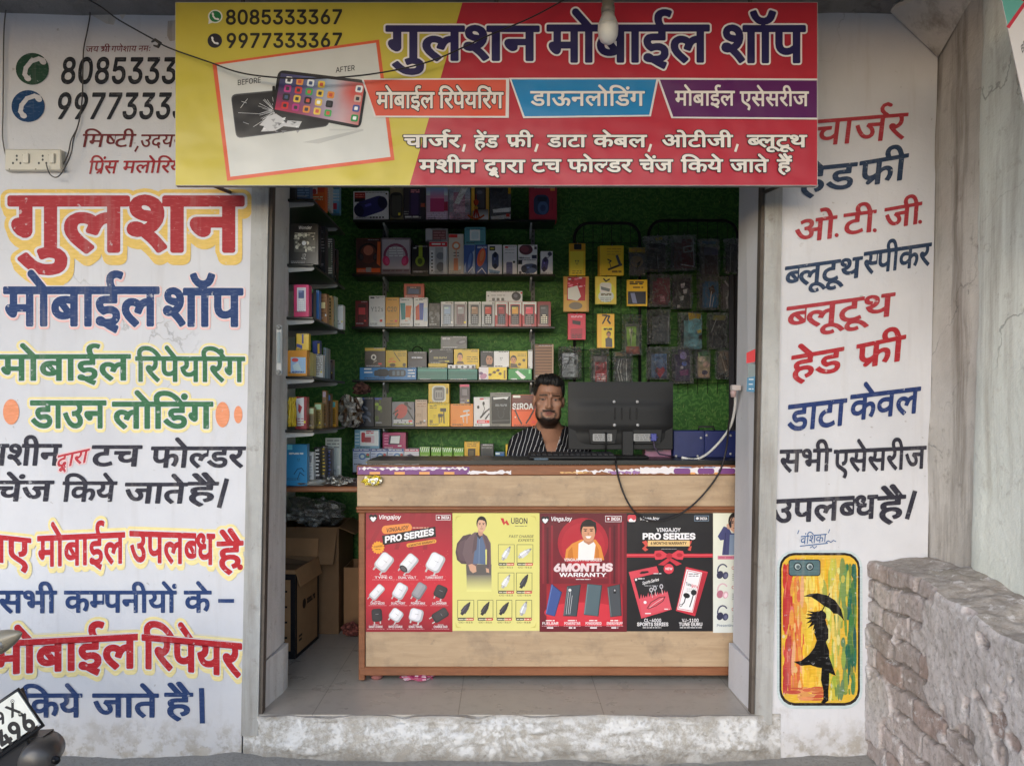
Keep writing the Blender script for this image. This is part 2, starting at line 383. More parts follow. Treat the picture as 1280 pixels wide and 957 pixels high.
def m_shirt():
    t = NT('striped shirt cloth'); p = t.pos(obj=True); n = t.noise(p, 6, 3)
    sp = t.n('SeparateXYZ'); t.L(p, sp.inputs[0])
    u = t.math('ADD', t.math('MULTIPLY', sp.outputs[0], 46), t.math('MULTIPLY', n, 1.6))
    u = t.math('ADD', u, t.math('MULTIPLY', sp.outputs[2], -14))
    fr = t.math('FRACT', u)
    c = t.mix(t.ramp(fr, [(0.0, 0.0), (0.80, 0.0), (0.83, 1.0), (0.91, 1.0), (0.94, 0.0)]), (0.012, 0.012, 0.016), (0.55, 0.55, 0.57))
    t.bump(t.noise(p, 18, 4), 0.5, 0.02); MAT['shirt'] = t.fin(c, 0.85, 0.2)
    t = NT('skin'); n = t.noise(t.pos(obj=True), 60, 4); c = t.mix(1.0, t.attr(), t.ramp(n, [(0.3, 0.9), (0.7, 1.0)]), 'MULTIPLY')
    t.b.inputs['Subsurface Weight'].default_value = 0.02; t.b.inputs['Subsurface Radius'].default_value = (0.01, 0.004, 0.002)
    MAT['skin'] = t.fin(c, 0.5, 0.4)
    t = NT('black hair'); n = t.noise(t.pos((1, 1, 0.25), obj=True), 180, 3)
    t.bump(n, 0.8, 0.01); MAT['hair'] = t.fin((0.008, 0.007, 0.007), 0.5, 0.4)
m_shirt()

GLYPHS = {  # code point: (advance, outlines as coordinate steps)
2325:(219,(223,158,-93,0,0,-58,7,7,8,4,9,3,9,1,9,-1,8,-2,8,-4,6,-5,9,-15,3,-19,-1,-14,-6,-22,-7,-15,-5,-7,-21,12,10,15,6,18,1,12,-3,16,-6,7,-4,2,-9,2,-15,-5,-8,-7,-8,-9,0,-74,-23,0,0,50,-8,-6,-21,-9,-20,-1,-19,5,-5,3,-10,9,-7,11,-2,6,-2,15,1,11,3,10,5,8,7,8,8,6,10,4,11,2,23,1,16,-3,-1,-21,-15,3,-17,0,-13,-4,-5,-3,-4,-4,-3,-5,-3,-12,1,-7,4,-12,4,-4,5,-3,10,-4,12,0,11,3,10,6,14,12,0,83,-107,0,0,21,223,0)),
2327:(162,(60,158,0,-94,-4,-9,-7,-4,-7,0,-15,9,-10,12,-5,12,0,8,2,5,4,4,7,2,11,0,0,55,-36,0,0,21,166,0,0,-21,-30,0,0,-158,-23,0,0,158)),
2330:(182,(186,158,-29,0,0,-158,-23,0,0,47,-18,-9,-18,-4,-18,1,-9,2,-9,4,-7,5,-7,7,-7,16,-1,10,1,8,3,8,9,12,-42,-1,0,21,94,0,7,-1,-2,-20,-25,-1,-6,-3,-10,-7,-3,-4,-3,-12,1,-6,4,-9,8,-7,10,-3,12,0,12,3,11,6,13,12,0,83,-134,0,0,21,186,0)),
2332:(213,(188,158,0,-158,-24,0,0,106,-49,0,-6,1,13,-14,6,-12,4,-18,-2,-13,-4,-10,-11,-10,-10,-5,-10,-2,-6,0,-15,2,-7,3,-14,9,-13,14,-13,21,-6,12,-12,31,20,7,14,-34,7,-13,14,-20,8,-6,8,-4,8,-1,8,1,7,4,3,3,3,13,-2,12,-7,12,-15,15,-7,4,9,19,77,0,0,31,-164,0,0,21,217,0,0,-21)),
2335:(145,(149,158,-42,0,0,-58,-29,0,-15,-3,-8,-4,-10,-8,-5,-7,-3,-7,-1,-9,2,-13,2,-5,6,-9,8,-7,16,-6,19,-1,13,2,17,6,12,6,7,-22,-26,-9,-22,-4,-18,0,-9,2,-16,5,-8,5,-12,10,-9,14,-3,9,-2,18,3,17,7,15,5,6,6,5,15,8,8,3,8,2,18,2,0,37,-83,0,0,21,149,0)),
2337:(166,(103,64,-13,-1,-19,-6,-12,8,-6,5,-8,11,-3,6,-3,14,1,8,4,9,9,9,4,2,19,4,39,1,0,24,-115,0,0,21,170,0,0,-21,-32,0,0,-45,-63,0,-4,-1,-6,-4,-2,-3,-1,-5,1,-7,3,-5,9,-8,21,4,18,0,9,-2,9,-4,7,-4,6,-6,5,-7,3,-17,-3,-17,-11,-15,-17,-9,-12,-2,-13,-1,-27,3,-12,4,-22,12,-11,8,-18,18,18,14,16,-17,17,-11,9,-4,19,-5,11,-1,14,2,11,4,6,7,2,14,-4,8,-3,3,-9,4)),
2339:(208,(182,158,0,-158,-23,0,0,158,-38,0,0,-66,-1,-11,-3,-13,-6,-11,-11,-9,-10,-4,-11,-2,-19,1,-11,3,-9,5,-10,11,-2,4,-5,21,0,71,-23,0,0,21,212,0,0,-21),(72,62,12,3,5,3,5,6,2,6,1,6,0,72,-51,0,0,-67,2,-11,3,-8,6,-6,11,-4)),
2340:(164,(138,158,0,-158,-23,0,0,94,-47,0,-19,-4,-6,-4,-5,-7,-2,-11,3,-14,8,-13,21,-22,10,-8,-16,-14,-30,28,-9,12,-6,13,-4,13,0,11,2,9,6,12,6,6,9,6,17,6,25,2,37,0,0,43,-115,0,0,21,168,0,0,-21)),
2341:(184,(159,158,0,-158,-23,0,0,52,-15,-8,-11,-4,-14,-2,-8,0,-22,3,-19,11,-8,8,-6,9,-5,11,-4,12,23,7,15,9,5,6,6,13,0,14,-1,6,-6,9,-3,3,-9,4,-8,0,-9,-3,-2,-2,-2,-5,1,-10,5,-5,7,-4,10,-2,-2,-20,-17,4,-13,8,-5,5,-3,5,-2,7,-1,8,1,8,5,12,10,8,13,4,7,1,17,-3,11,-5,5,-4,8,-9,3,-5,3,-14,0,-17,-2,-10,-4,-8,-5,-7,-6,-6,-8,-6,-19,-9,7,-9,8,-7,5,-2,18,-3,14,2,12,4,20,15,0,79,-24,0,0,21,76,0,0,-21)),
2342:(149,(119,-17,-12,20,-9,18,-7,-1,-21,0,-24,6,-10,6,-9,8,-8,10,-4,13,-2,21,1,6,6,14,9,11,5,4,12,6,14,4,15,2,10,0,0,27,-85,0,0,21,153,0,0,-21,-45,0,0,-47,-41,-2,-14,-5,-9,-7,-6,-9,-2,-8,1,-12,2,-7,4,-6,5,-5,6,-4,17,-5,19,-1,-2,6,1,13,2,3,6,5,7,2,9,-1,5,-1,8,-5,5,-7,1,-13,-2,-7,-2,-3,-4,-4,-6,-3,8,-15,12,-17)),
2343:(177,(181,158,-30,0,0,-158,-23,0,0,43,-20,-10,-19,-3,-18,0,-10,2,-8,4,-7,5,-6,7,-5,7,-2,8,-1,13,2,11,6,10,3,3,-13,6,-9,9,-7,12,-2,15,3,15,4,7,5,6,6,5,7,4,8,2,9,1,7,-1,13,-4,10,-8,5,-10,0,-13,-6,-13,-5,-6,-18,11,5,7,1,8,-3,6,-2,2,-5,2,-7,0,-7,-3,-3,-3,-4,-7,-2,-10,1,-8,6,-9,9,-6,15,-3,9,2,17,0,6,-1,-2,-20,-5,1,-10,-1,-6,-1,-10,-4,-4,-4,-4,-8,0,-11,4,-8,4,-4,4,-2,11,-3,13,0,13,3,11,6,13,11,0,88,-18,0,0,21,71,0)),
2344:(159,(0,179,163,0,0,-21,-29,0,0,-158,-23,0,0,86,-52,0,-1,-23,-3,-5,-3,-2,-5,-2,-7,0,-7,3,-11,10,-6,8,-5,12,0,7,2,6,4,4,7,2,87,0,0,52,-111,0)),
2346:(163,(138,158,0,-158,-24,0,0,55,-8,-5,-15,-6,-12,-2,-12,0,-10,2,-13,6,-11,10,-7,14,-3,20,0,64,-23,0,0,21,167,0,0,-21),(114,158,-68,0,0,-67,1,-7,3,-8,2,-4,6,-6,5,-2,13,-2,16,3,19,12,3,3)),
2347:(221,(132,158,0,-58,12,9,12,5,10,1,9,-1,8,-2,7,-4,6,-5,6,-7,3,-8,3,-19,-2,-21,-2,-8,-6,-14,-8,-15,-21,12,9,15,5,12,2,12,-1,18,-5,8,-6,5,-9,2,-16,-5,-8,-7,-8,-9,0,-74,-23,0,0,55,-8,-5,-13,-6,-11,-2,-11,0,-11,2,-9,4,-10,9,-6,8,-3,5,-4,17,0,71,-23,0,0,21,226,0,0,-21),(46,158,0,-68,4,-16,7,-8,4,-2,10,-2,16,3,5,2,13,9,4,4,0,78)),
2348:(164,(168,158,-30,0,0,-158,-23,0,0,47,-8,-5,-16,-6,-14,-2,-16,0,-14,3,-13,6,-5,4,-9,10,-5,11,-2,14,1,12,9,19,8,7,9,6,11,4,12,2,23,1,20,-3,-2,-19,-13,2,-25,0,39,-49,8,7,2,3,0,84,-115,0,0,21,168,0),(36,82,3,-13,3,-5,4,-4,5,-3,12,-4,14,0,11,3,-40,50,-5,-4,-4,-6)),
2349:(202,(50,182,15,-2,8,-3,7,-5,8,-10,4,-9,3,-12,0,-49,58,0,0,66,-38,0,0,21,91,0,0,-21,-30,0,0,-158,-23,0,0,72,-58,0,0,-15,-2,-7,-6,-6,-6,-1,-8,2,-12,8,-5,6,-6,9,-3,9,0,5,2,5,4,3,7,2,13,0,0,37,-1,10,-5,16,-8,6,-5,2,-9,0,-6,-2,-4,-4,-2,-5,1,-9,5,-6,4,-2,20,-3,-3,-20,-19,3,-15,7,-6,5,-4,6,-3,16,1,8,5,13,5,4,12,6)),
2350:(172,(146,158,0,-158,-23,0,0,72,-64,0,0,-15,-2,-7,-6,-6,-5,-1,-9,2,-9,6,-10,11,-5,9,-2,6,0,5,2,5,4,3,7,2,12,0,0,66,-36,0,0,21,176,0,0,-21),(123,158,-64,0,0,-66,64,0)),
2351:(167,(171,179,0,-21,-30,0,0,-158,-23,0,0,51,-9,-5,-16,-6,-20,-2,-13,1,-11,3,-10,6,-8,7,-13,20,-7,26,8,2,18,9,7,8,2,15,-3,11,-8,12,-35,0,0,21),(37,86,10,-17,9,-7,6,-2,12,-2,14,2,17,7,13,12,0,79,-57,0,6,-15,1,-7,1,-8,-2,-14,-6,-12,-10,-9)),
2352:(117,(113,12,-15,-15,-32,28,-32,33,-18,23,-3,7,-2,10,3,8,7,6,12,1,7,-2,5,-3,7,-8,13,10,6,9,3,15,-1,10,-4,14,-69,0,0,21,122,0,0,-21,-30,0,2,-5,2,-14,0,-15,-3,-13,-6,-11,-4,-5,-10,-9,-25,-13,30,-31)),
2354:(195,(0,158,0,21,199,0,0,-21,-30,0,0,-158,-23,0,0,102,-8,0,-14,-5,-7,-7,-6,-9,-9,-21,-22,7,9,23,-10,7,-11,4,-13,0,-5,-1,-8,-5,-4,-8,-2,-9,2,-11,4,-10,18,-21,7,-5,22,-20,-16,-14,-23,20,-20,20,-13,20,-4,14,0,15,4,13,3,5,8,8,15,8,10,2,12,0,11,-2,11,-4,15,-10,9,7,9,5,11,3,15,1,0,36)),
2357:(160,(164,158,-30,0,0,-158,-23,0,0,47,-8,-5,-16,-6,-13,-2,-15,0,-7,1,-13,5,-10,7,-9,10,-5,11,-2,14,1,12,3,10,5,9,8,7,9,6,10,4,24,3,20,-1,9,-2,-2,-21,-16,3,-18,0,-14,-4,-5,-3,-5,-5,-3,-5,-3,-13,3,-12,3,-5,4,-4,4,-3,11,-4,14,0,18,6,10,7,8,8,0,83,-111,0,0,21,164,0)),
2358:(195,(35,54,-13,3,-7,5,-2,3,-2,8,3,10,5,5,7,2,9,0,9,-3,11,-8,7,3,6,4,10,10,7,14,3,17,-1,8,-4,13,-8,9,-11,5,-7,1,-8,-1,-7,-5,-2,-6,0,-7,4,-8,9,-6,25,-4,-5,-20,-13,2,-11,3,-9,4,-8,5,-6,6,-4,7,-3,15,3,14,7,10,13,7,17,3,13,-2,12,-5,11,-7,8,-11,3,-7,4,-15,0,-18,-5,-19,-10,-16,-6,-7,-16,-12,13,-11,12,-13,21,-27,-18,-12,-14,19,-13,15,-23,22),(170,158,0,-158,-24,0,0,158,-25,0,0,21,79,0,0,-21)),
2359:(166,(170,179,0,-21,-30,0,0,-158,-23,0,0,55,-4,-3,-21,-8,-12,-2,-13,0,-10,2,-13,6,-11,10,-7,14,-3,20,0,64,-23,0,0,21),(117,158,-58,0,58,-76),(54,69,9,-5,16,-2,18,5,6,3,-57,76,0,-55,3,-15)),
2360:(194,(169,158,0,-158,-24,0,0,76,-12,-3,-30,-1,-26,3,-16,5,-13,-7,6,-8,14,-15,32,-31,9,-7,-15,-15,-31,28,-25,27,-14,17,-8,12,-4,9,-1,8,3,8,7,6,4,1,12,-1,8,-4,7,-7,3,2,4,7,3,13,0,20,-4,15,-58,0,0,21,198,0,0,-21),(106,92,25,2,14,3,0,61,-64,0,4,-15,1,-11,-1,-12,-5,-18,-5,-6,15,-3)),
2361:(152,(92,20,10,3,10,8,2,3,2,9,-2,9,-7,8,-11,4,-16,2,-17,-2,-13,-6,-8,-10,-2,-6,0,-15,1,-4,4,-9,11,-14,13,-12,18,-14,-16,-15,-23,20,-17,18,-11,19,-2,11,-1,16,2,9,7,13,7,6,-7,9,-4,8,-2,8,0,9,1,7,3,6,6,6,8,5,17,4,11,1,38,0,0,24,-104,0,0,21,157,0,0,-21,-30,0,0,-45,-71,0,-4,-1,-7,-4,-2,-5,1,-11,3,-5,4,-4,2,-1,6,2,15,2,26,-1,7,-2,13,-6,9,-8,6,-9,3,-11,0,-13,-5,-14,-10,-11,-14,-8,-9,-2)),
2312:(141,(78,64,-13,-1,-19,-6,-12,8,-6,5,-8,11,-3,6,-3,14,1,8,4,9,9,9,4,2,19,4,39,1,0,24,-90,0,0,21,145,0,0,-21,-32,0,0,-45,-63,0,-4,-1,-6,-4,-2,-3,-1,-5,1,-7,3,-5,9,-8,21,4,18,0,9,-2,16,-8,6,-6,5,-7,2,-8,1,-18,-6,-14,-12,-11,-8,-4,-19,-5,27,-10,9,-2,-9,-21,-32,16,-27,16,-22,3,-5,2,-5,3,-5,6,0,8,2,5,4,4,5,2,10,0,3,-1,6,-3,12,-9,25,1,13,4,5,4,3,4,2,5,1,10,-4,8,-3,3,-4,2),(84,177,-8,15,-4,11,-2,11,1,14,2,8,4,6,6,6,6,4,16,5,18,0,19,-5,3,-2,-7,-19,-2,2,-11,4,-9,1,-10,-2,-4,-2,-6,-6,-3,-9,1,-14,5,-14,9,-14)),
2313:(157,(0,179,162,0,0,-21,-32,0,4,-6,5,-12,-1,-19,-4,-10,-7,-9,-10,-8,14,-15,4,-6,4,-7,4,-14,-1,-22,-5,-10,-8,-9,-10,-6,-18,-5,-23,2,-15,7,-14,11,-8,8,-20,32,-13,30,21,7,8,-21,9,-18,10,-16,11,-11,6,-4,12,-5,7,-1,15,3,8,6,2,4,2,12,-4,17,-6,10,-9,9,-6,4,-18,-2,-2,21,10,0,16,4,6,3,4,4,5,10,1,7,-2,12,-2,3,-5,6,-6,4,-101,0)),
2314:(220,(0,179,224,0,0,-21,-94,0,4,-6,5,-12,-1,-19,-4,-10,-7,-9,-10,-8,6,-5,5,-6,22,11,15,2,8,-1,9,-2,7,-4,6,-5,5,-6,4,-7,2,-8,1,-16,-2,-14,-8,-20,-9,-13,-20,12,9,13,5,10,2,11,0,12,-1,5,-2,4,-6,6,-13,3,-11,-3,-6,-3,-6,-5,3,-7,1,-6,-1,-22,-2,-5,-7,-10,-4,-4,-10,-6,-18,-5,-23,2,-15,7,-14,11,-8,8,-13,20,-7,12,-13,30,21,7,8,-21,9,-18,10,-16,11,-11,6,-4,12,-5,7,-1,15,3,8,6,2,4,2,12,-4,17,-6,10,-9,9,-6,4,-18,-2,-2,21,10,0,16,4,6,3,4,4,5,10,1,11,-2,8,-7,9,-6,4,-101,0)),
2319:(159,(163,158,-27,0,0,-62,-3,-14,-6,-11,-6,-6,-8,-5,-9,-3,-11,-2,-5,21,9,2,8,4,3,4,4,9,1,9,0,54,-67,0,0,-74,2,-12,4,-9,4,-5,10,-7,49,-28,7,-5,6,-5,10,-15,2,-13,-3,-17,-4,-10,-7,-11,-21,12,6,9,5,13,0,6,-4,9,-5,5,-11,8,-38,21,-10,7,-9,7,-7,8,-5,9,-2,6,-2,15,0,76,-23,0,0,21,163,0)),
2323:(294,(135,63,-3,-18,-4,-7,-13,-10,-8,-3,-8,-1,-9,-1,-12,1,-12,4,-10,5,-10,8,-10,11,-19,30,-9,20,21,8,6,-15,13,-24,7,-9,8,-8,8,-6,8,-3,9,-1,10,1,7,4,3,3,3,4,1,4,-1,15,-2,5,-9,12,-9,8,-16,-2,-2,20,17,2,6,2,9,6,4,9,0,10,-2,4,-2,3,-6,5,-8,2,-14,0,-10,-2,-18,-8,-7,20,24,9,20,2,19,-3,8,-4,7,-5,9,-12,3,-16,-1,-10,-4,-10,-6,-8,-8,-6,5,-6,6,-1,32,0,15,3,0,54,-21,0,0,21,148,0,0,-21,-30,0,0,-158,-23,0,0,158,-51,0,0,-158,-23,0,0,83,-21,-3,-19,1,2,-4),(245,177,-9,28,-9,19,-3,4,-7,5,-9,3,-13,0,-12,-4,-7,21,6,2,13,2,15,0,13,-4,12,-7,15,-21,9,-21,8,-27)),
2366:(74,(49,158,0,-158,-23,0,0,158,-26,0,0,21,78,0,0,-21)),
2367:(74,(26,158,-26,0,0,21,23,0,-6,13,-2,12,1,15,3,9,6,9,7,7,9,6,10,4,12,2,13,1,20,-1,19,-4,17,-7,16,-10,15,-12,14,-13,13,-16,12,-17,-24,0,-22,26,-24,19,-25,11,-26,4,-18,-2,-7,-3,-11,-8,-4,-6,-3,-13,3,-15,6,-11,31,0,0,-21,-29,0,0,-158,-23,0)),
2368:(74,(-53,177,-8,19,-2,9,0,10,3,17,9,13,7,6,16,6,19,0,14,-4,6,-4,11,-10,9,-15,8,-20,8,-25,31,0,0,-21,-29,0,0,-158,-23,0,0,158,-26,0,0,21,25,0,-12,36,-10,14,-5,4,-7,3,-7,1,-15,-4,-6,-7,-3,-10,0,-10,4,-17,6,-12)),
2369:(0,(-71,-3,16,5,8,1,18,-1,17,-5,12,-11,6,-14,-1,-17,-2,-8,-4,-7,-6,-6,-7,-5,-19,-5,-12,-1,-26,3,-12,4,-20,13,-10,9,-18,19,18,13,5,-7,16,-16,10,-8,17,-7,13,-2,20,1,10,4,5,7,2,13,-1,4,-6,6,-3,2,-16,3,-11,-2,-12,-5)),
2370:(0,(-18,-70,-4,-2,-20,-5,-18,1,-17,5,-12,11,-4,7,-2,8,-1,9,1,8,7,14,6,6,7,5,8,3,20,3,11,0,19,-4,16,-8,7,-5,14,-12,22,-28,-18,-11,-16,21,-8,8,-16,13,-19,6,-10,1,-13,-2,-5,-2,-4,-2,-6,-6,-1,-4,0,-10,1,-4,6,-6,3,-2,9,-2,11,0,7,1,12,5)),
2375:(0,(-49,177,-11,35,-10,16,-7,5,-9,3,-13,0,-12,-4,-6,21,5,2,13,2,15,0,14,-4,11,-7,15,-21,9,-21,8,-27)),
2376:(0,(-51,177,-8,10,-10,9,-12,5,-4,1,-10,0,-6,-1,-14,-5,-8,20,21,6,15,0,11,-3,15,-11,4,-4,3,-5,1,0,-5,14,-14,19,-10,5,-9,1,-9,-1,-11,-4,-6,20,5,2,13,2,15,0,14,-4,11,-7,15,-21,9,-21,8,-27)),
2379:(74,(49,158,0,-158,-23,0,0,158,-26,0,0,21,78,0,0,-21),(26,177,-9,28,-9,19,-7,7,-12,5,-14,0,-11,-4,-7,21,6,2,13,2,15,0,13,-4,6,-3,11,-10,5,-7,9,-18,12,-38)),
2377:(74,(49,158,0,-158,-23,0,0,158,-26,0,0,21,78,0,0,-21),(86,248,-9,-25,-6,-9,-7,-7,-17,-9,-21,-3,-19,3,-9,4,-8,6,-14,16,-6,11,-5,13,20,7,8,-18,4,-7,5,-5,11,-7,14,-3,8,1,12,5,8,10,9,24)),
2306:(0,(-53,222,1,6,6,8,6,2,6,0,5,-2,5,-5,2,-6,0,-7,-4,-8,-5,-4,-9,-1,-6,3,-6,7)),
2307:(78,(22,125,3,10,5,5,6,3,11,-1,8,-7,2,-6,0,-8,-2,-6,-5,-5,-7,-3,-7,0,-6,3,-5,5),(22,34,3,10,5,5,6,3,7,0,4,-1,8,-7,2,-7,0,-7,-2,-6,-5,-5,-7,-3,-7,0,-6,3,-5,5)),
2381:(0,(-51,-13,10,2,22,-2,8,-2,14,-7,13,-10,6,-6,11,-13,10,-14,-16,-12,-14,20,-15,14,-16,8,-8,2,-10,1,-12,-2)),
65:(240,(8,0,93,254,37,0,93,-254,-33,0,-60,167,-22,72,7,0,-9,-30,-16,-51,-55,-158),(55,71,0,28,130,0,0,-28)),
66:(228,(30,0,0,254,103,0,12,-2,10,-3,18,-9,7,-5,6,-7,8,-15,3,-8,2,-9,0,-17,-1,-7,-2,-6,-9,-16,-4,-4,-15,-9,-11,-4,0,-2,13,-2,12,-6,5,-4,10,-11,8,-14,2,-8,2,-18,-2,-18,-7,-17,-5,-7,-14,-12,-9,-5,-21,-7,-28,-2),(62,29,74,0,12,2,17,9,6,6,4,7,3,15,-2,13,-8,16,-10,9,-11,6,-7,2,-8,1,-70,0),(62,143,64,0,18,5,10,7,8,8,2,5,4,12,-1,14,-2,8,-9,12,-6,5,-9,4,-21,3,-58,0)),
67:(255,(134,-3,-16,1,-15,3,-15,5,-13,6,-12,9,-11,11,-9,12,-15,29,-7,35,-1,19,1,19,3,19,4,16,7,16,17,26,11,10,12,9,13,7,15,5,15,3,16,1,27,-3,17,-6,16,-8,7,-5,13,-12,10,-15,8,-16,4,-19,-32,0,-6,18,-3,5,-12,14,-20,12,-23,5,-18,-1,-11,-2,-19,-9,-9,-6,-8,-8,-13,-20,-8,-25,-2,-14,0,-32,2,-14,4,-13,10,-22,7,-9,8,-8,9,-7,9,-5,11,-4,10,-2,12,-1,18,2,17,6,10,6,16,17,3,5,6,18,32,0,-4,-18,-8,-17,-10,-14,-13,-12,-14,-10,-17,-7,-17,-4)),
68:(251,(109,0,-61,0,0,29,74,0,14,2,23,9,10,7,8,8,7,9,10,22,3,13,3,29,-3,28,-3,13,-4,11,-6,11,-7,9,-8,8,-9,6,-11,5,-11,4,-13,2,-15,1,-63,0,0,28,66,0,18,-1,16,-2,15,-5,27,-15,11,-10,17,-25,6,-15,7,-34,1,-19,-1,-19,-7,-35,-6,-15,-8,-13,-10,-12,-11,-10,-13,-9,-14,-6,-16,-5,-17,-3),(62,254,0,-254,-32,0,0,254)),
69:(209,(30,0,0,254,156,0,0,-28,-124,0,0,-83,116,0,0,-29,-116,0,0,-85,126,0,0,-29)),
70:(205,(30,0,0,254,155,0,0,-28,-123,0,0,-87,111,0,0,-28,-111,0,0,-111)),
71:(260,(134,-3,-16,1,-16,3,-14,5,-25,15,-11,11,-10,12,-14,29,-7,35,-1,19,1,19,3,19,4,16,14,29,10,13,10,10,12,9,14,7,14,5,15,3,15,1,20,-2,18,-4,17,-7,15,-10,18,-19,5,-8,7,-16,5,-18,-33,0,-10,23,-8,9,-4,4,-14,10,-16,6,-19,2,-22,-3,-10,-4,-18,-11,-8,-8,-7,-9,-6,-11,-8,-25,-2,-14,0,-32,2,-14,9,-25,5,-10,7,-9,8,-8,9,-7,20,-9,22,-3,11,1,19,5,16,9,7,6,6,7,9,16,3,10,2,10,0,11,10,-1,-76,0,0,28,98,0,0,-28,-3,-29,-11,-26,-7,-11,-19,-18,-11,-7,-25,-9,-14,-3)),
72:(258,(30,0,0,254,32,0,0,-110,134,0,0,110,32,0,0,-254,-32,0,0,116,-134,0,0,-116)),
73:(150,(16,0,0,29,43,0,0,197,-43,0,0,28,119,0,0,-28,-44,0,0,-197,44,0,0,-29)),
74:(198,(93,-3,-17,1,-14,4,-13,6,-11,8,-10,11,-6,13,-4,16,-1,30,32,0,0,-13,3,-21,9,-15,6,-5,8,-4,18,-3,9,1,8,2,14,9,9,15,3,21,0,181,32,0,0,-181,-1,-17,-4,-16,-7,-13,-9,-11,-11,-8,-13,-6,-15,-4)),
76:(196,(30,0,0,254,32,0,0,-225,119,0,0,-29)),
77:(314,(30,0,0,254,46,0,63,-160,22,-70,-7,0,22,70,62,160,46,0,0,-254,-32,0,0,163,1,66,3,0,-1,-6,-21,-62,-63,-161,-28,0,-58,145,-29,84,3,0,2,-65,0,-164)),
78:(262,(30,0,0,254,38,0,111,-174,28,-53,-5,0,-2,27,-1,43,0,157,33,0,0,-254,-39,0,-108,171,-31,55,6,1,2,-63,0,-164)),
79:(267,(133,-3,-15,1,-15,3,-15,5,-13,6,-12,9,-11,11,-9,12,-15,29,-7,35,-1,19,1,19,3,19,4,16,7,16,17,26,11,10,12,9,13,7,15,5,15,3,15,1,16,-1,15,-3,15,-5,13,-7,12,-9,11,-10,17,-26,6,-16,5,-16,3,-19,1,-19,-1,-19,-3,-18,-5,-17,-6,-15,-8,-14,-9,-12,-11,-11,-12,-9,-13,-6,-15,-5,-15,-3),(133,26,22,3,10,4,19,11,7,8,7,9,11,23,5,27,1,16,-1,16,-5,27,-11,23,-7,9,-7,8,-19,11,-10,4,-22,3,-21,-3,-10,-4,-19,-11,-8,-8,-12,-20,-5,-12,-4,-13,-2,-14,0,-32,2,-14,9,-25,12,-20,17,-14,10,-5,10,-4)),
80:(222,(30,0,0,254,102,0,12,-2,22,-8,9,-6,8,-7,7,-8,5,-8,4,-10,5,-20,0,-22,-2,-11,-7,-19,-5,-9,-7,-8,-8,-7,-9,-5,-10,-5,-12,-3,-26,-3,-63,0,0,28,61,0,18,2,8,2,7,3,10,8,4,5,4,6,5,19,0,15,-1,7,-4,13,-13,15,-12,6,-16,4,-64,0,0,-226)),
82:(224,(30,0,0,254,102,0,24,-5,20,-10,14,-14,5,-8,7,-19,3,-22,-3,-22,-3,-9,-9,-18,-7,-7,-8,-6,-19,-10,-24,-5,-84,0,0,29,78,0,9,1,14,4,6,4,9,8,3,5,4,12,2,14,-2,14,-7,18,-15,12,-7,3,-16,3,-64,0,0,-226),(177,0,-62,115,36,0,63,-115)),
83:(223,(112,-4,-14,0,-24,5,-10,4,-18,10,-8,7,-11,17,-7,19,-1,10,33,0,3,-13,3,-6,8,-10,5,-4,12,-6,21,-4,24,1,15,4,6,3,11,8,5,5,3,5,3,6,2,13,-2,11,-2,4,-7,8,-9,7,-11,5,-65,19,-13,6,-21,15,-7,8,-6,10,-3,11,-1,12,1,11,5,18,5,9,14,14,8,6,20,9,11,3,24,2,23,-2,11,-3,10,-4,17,-11,7,-6,7,-8,8,-16,3,-19,-31,0,-2,9,-9,15,-7,6,-17,8,-10,2,-19,0,-8,-1,-13,-4,-6,-3,-10,-7,-4,-5,-3,-5,-3,-10,0,-12,4,-11,3,-4,9,-7,11,-6,16,-6,31,-8,24,-8,18,-9,11,-8,9,-10,6,-13,4,-14,0,-9,-1,-10,-5,-19,-11,-16,-7,-7,-18,-12,-11,-4,-25,-5)),
84:(224,(16,226,0,28,192,0,0,-28,-80,0,0,-226,-32,0,0,226)),
85:(259,(129,-4,-28,3,-24,9,-11,6,-17,16,-7,10,-5,11,-4,11,-3,25,0,167,32,0,0,-165,2,-17,3,-8,3,-7,5,-7,11,-12,15,-8,18,-4,21,0,17,4,8,4,7,4,7,6,5,6,8,14,4,16,0,174,33,0,0,-167,-3,-25,-4,-11,-12,-21,-18,-16,-10,-6,-25,-9)),
86:(240,(102,0,-94,254,34,0,57,-158,25,-81,-7,0,16,54,64,185,34,0,-92,-254)),
87:(343,(78,0,-70,254,33,0,41,-156,13,-58,3,-20,-3,0,9,46,49,188,37,0,46,-175,13,-59,-5,0,5,27,12,51,41,156,33,0,-70,-254,-37,0,-44,161,-10,44,-6,32,7,0,-11,-58,-49,-179)),
88:(237,(9,0,100,142,0,-24,-94,136,37,0,53,-77,4,-9,13,-22,-6,0,12,22,21,32,38,54,36,0,-94,-135,0,24,99,-143,-37,0,-62,90,-14,26,7,0,-9,-18,-67,-98)),
89:(236,(102,0,0,104,-94,150,38,0,62,-102,10,-20,7,-17,-13,0,10,25,14,26,55,88,37,0,-94,-150,0,-104)),
90:(219,(21,0,0,23,136,198,13,17,4,-11,-23,-1,-131,0,0,28,178,0,0,-23,-122,-179,-27,-35,-4,10,8,1,46,0,8,1,93,0,0,-29)),
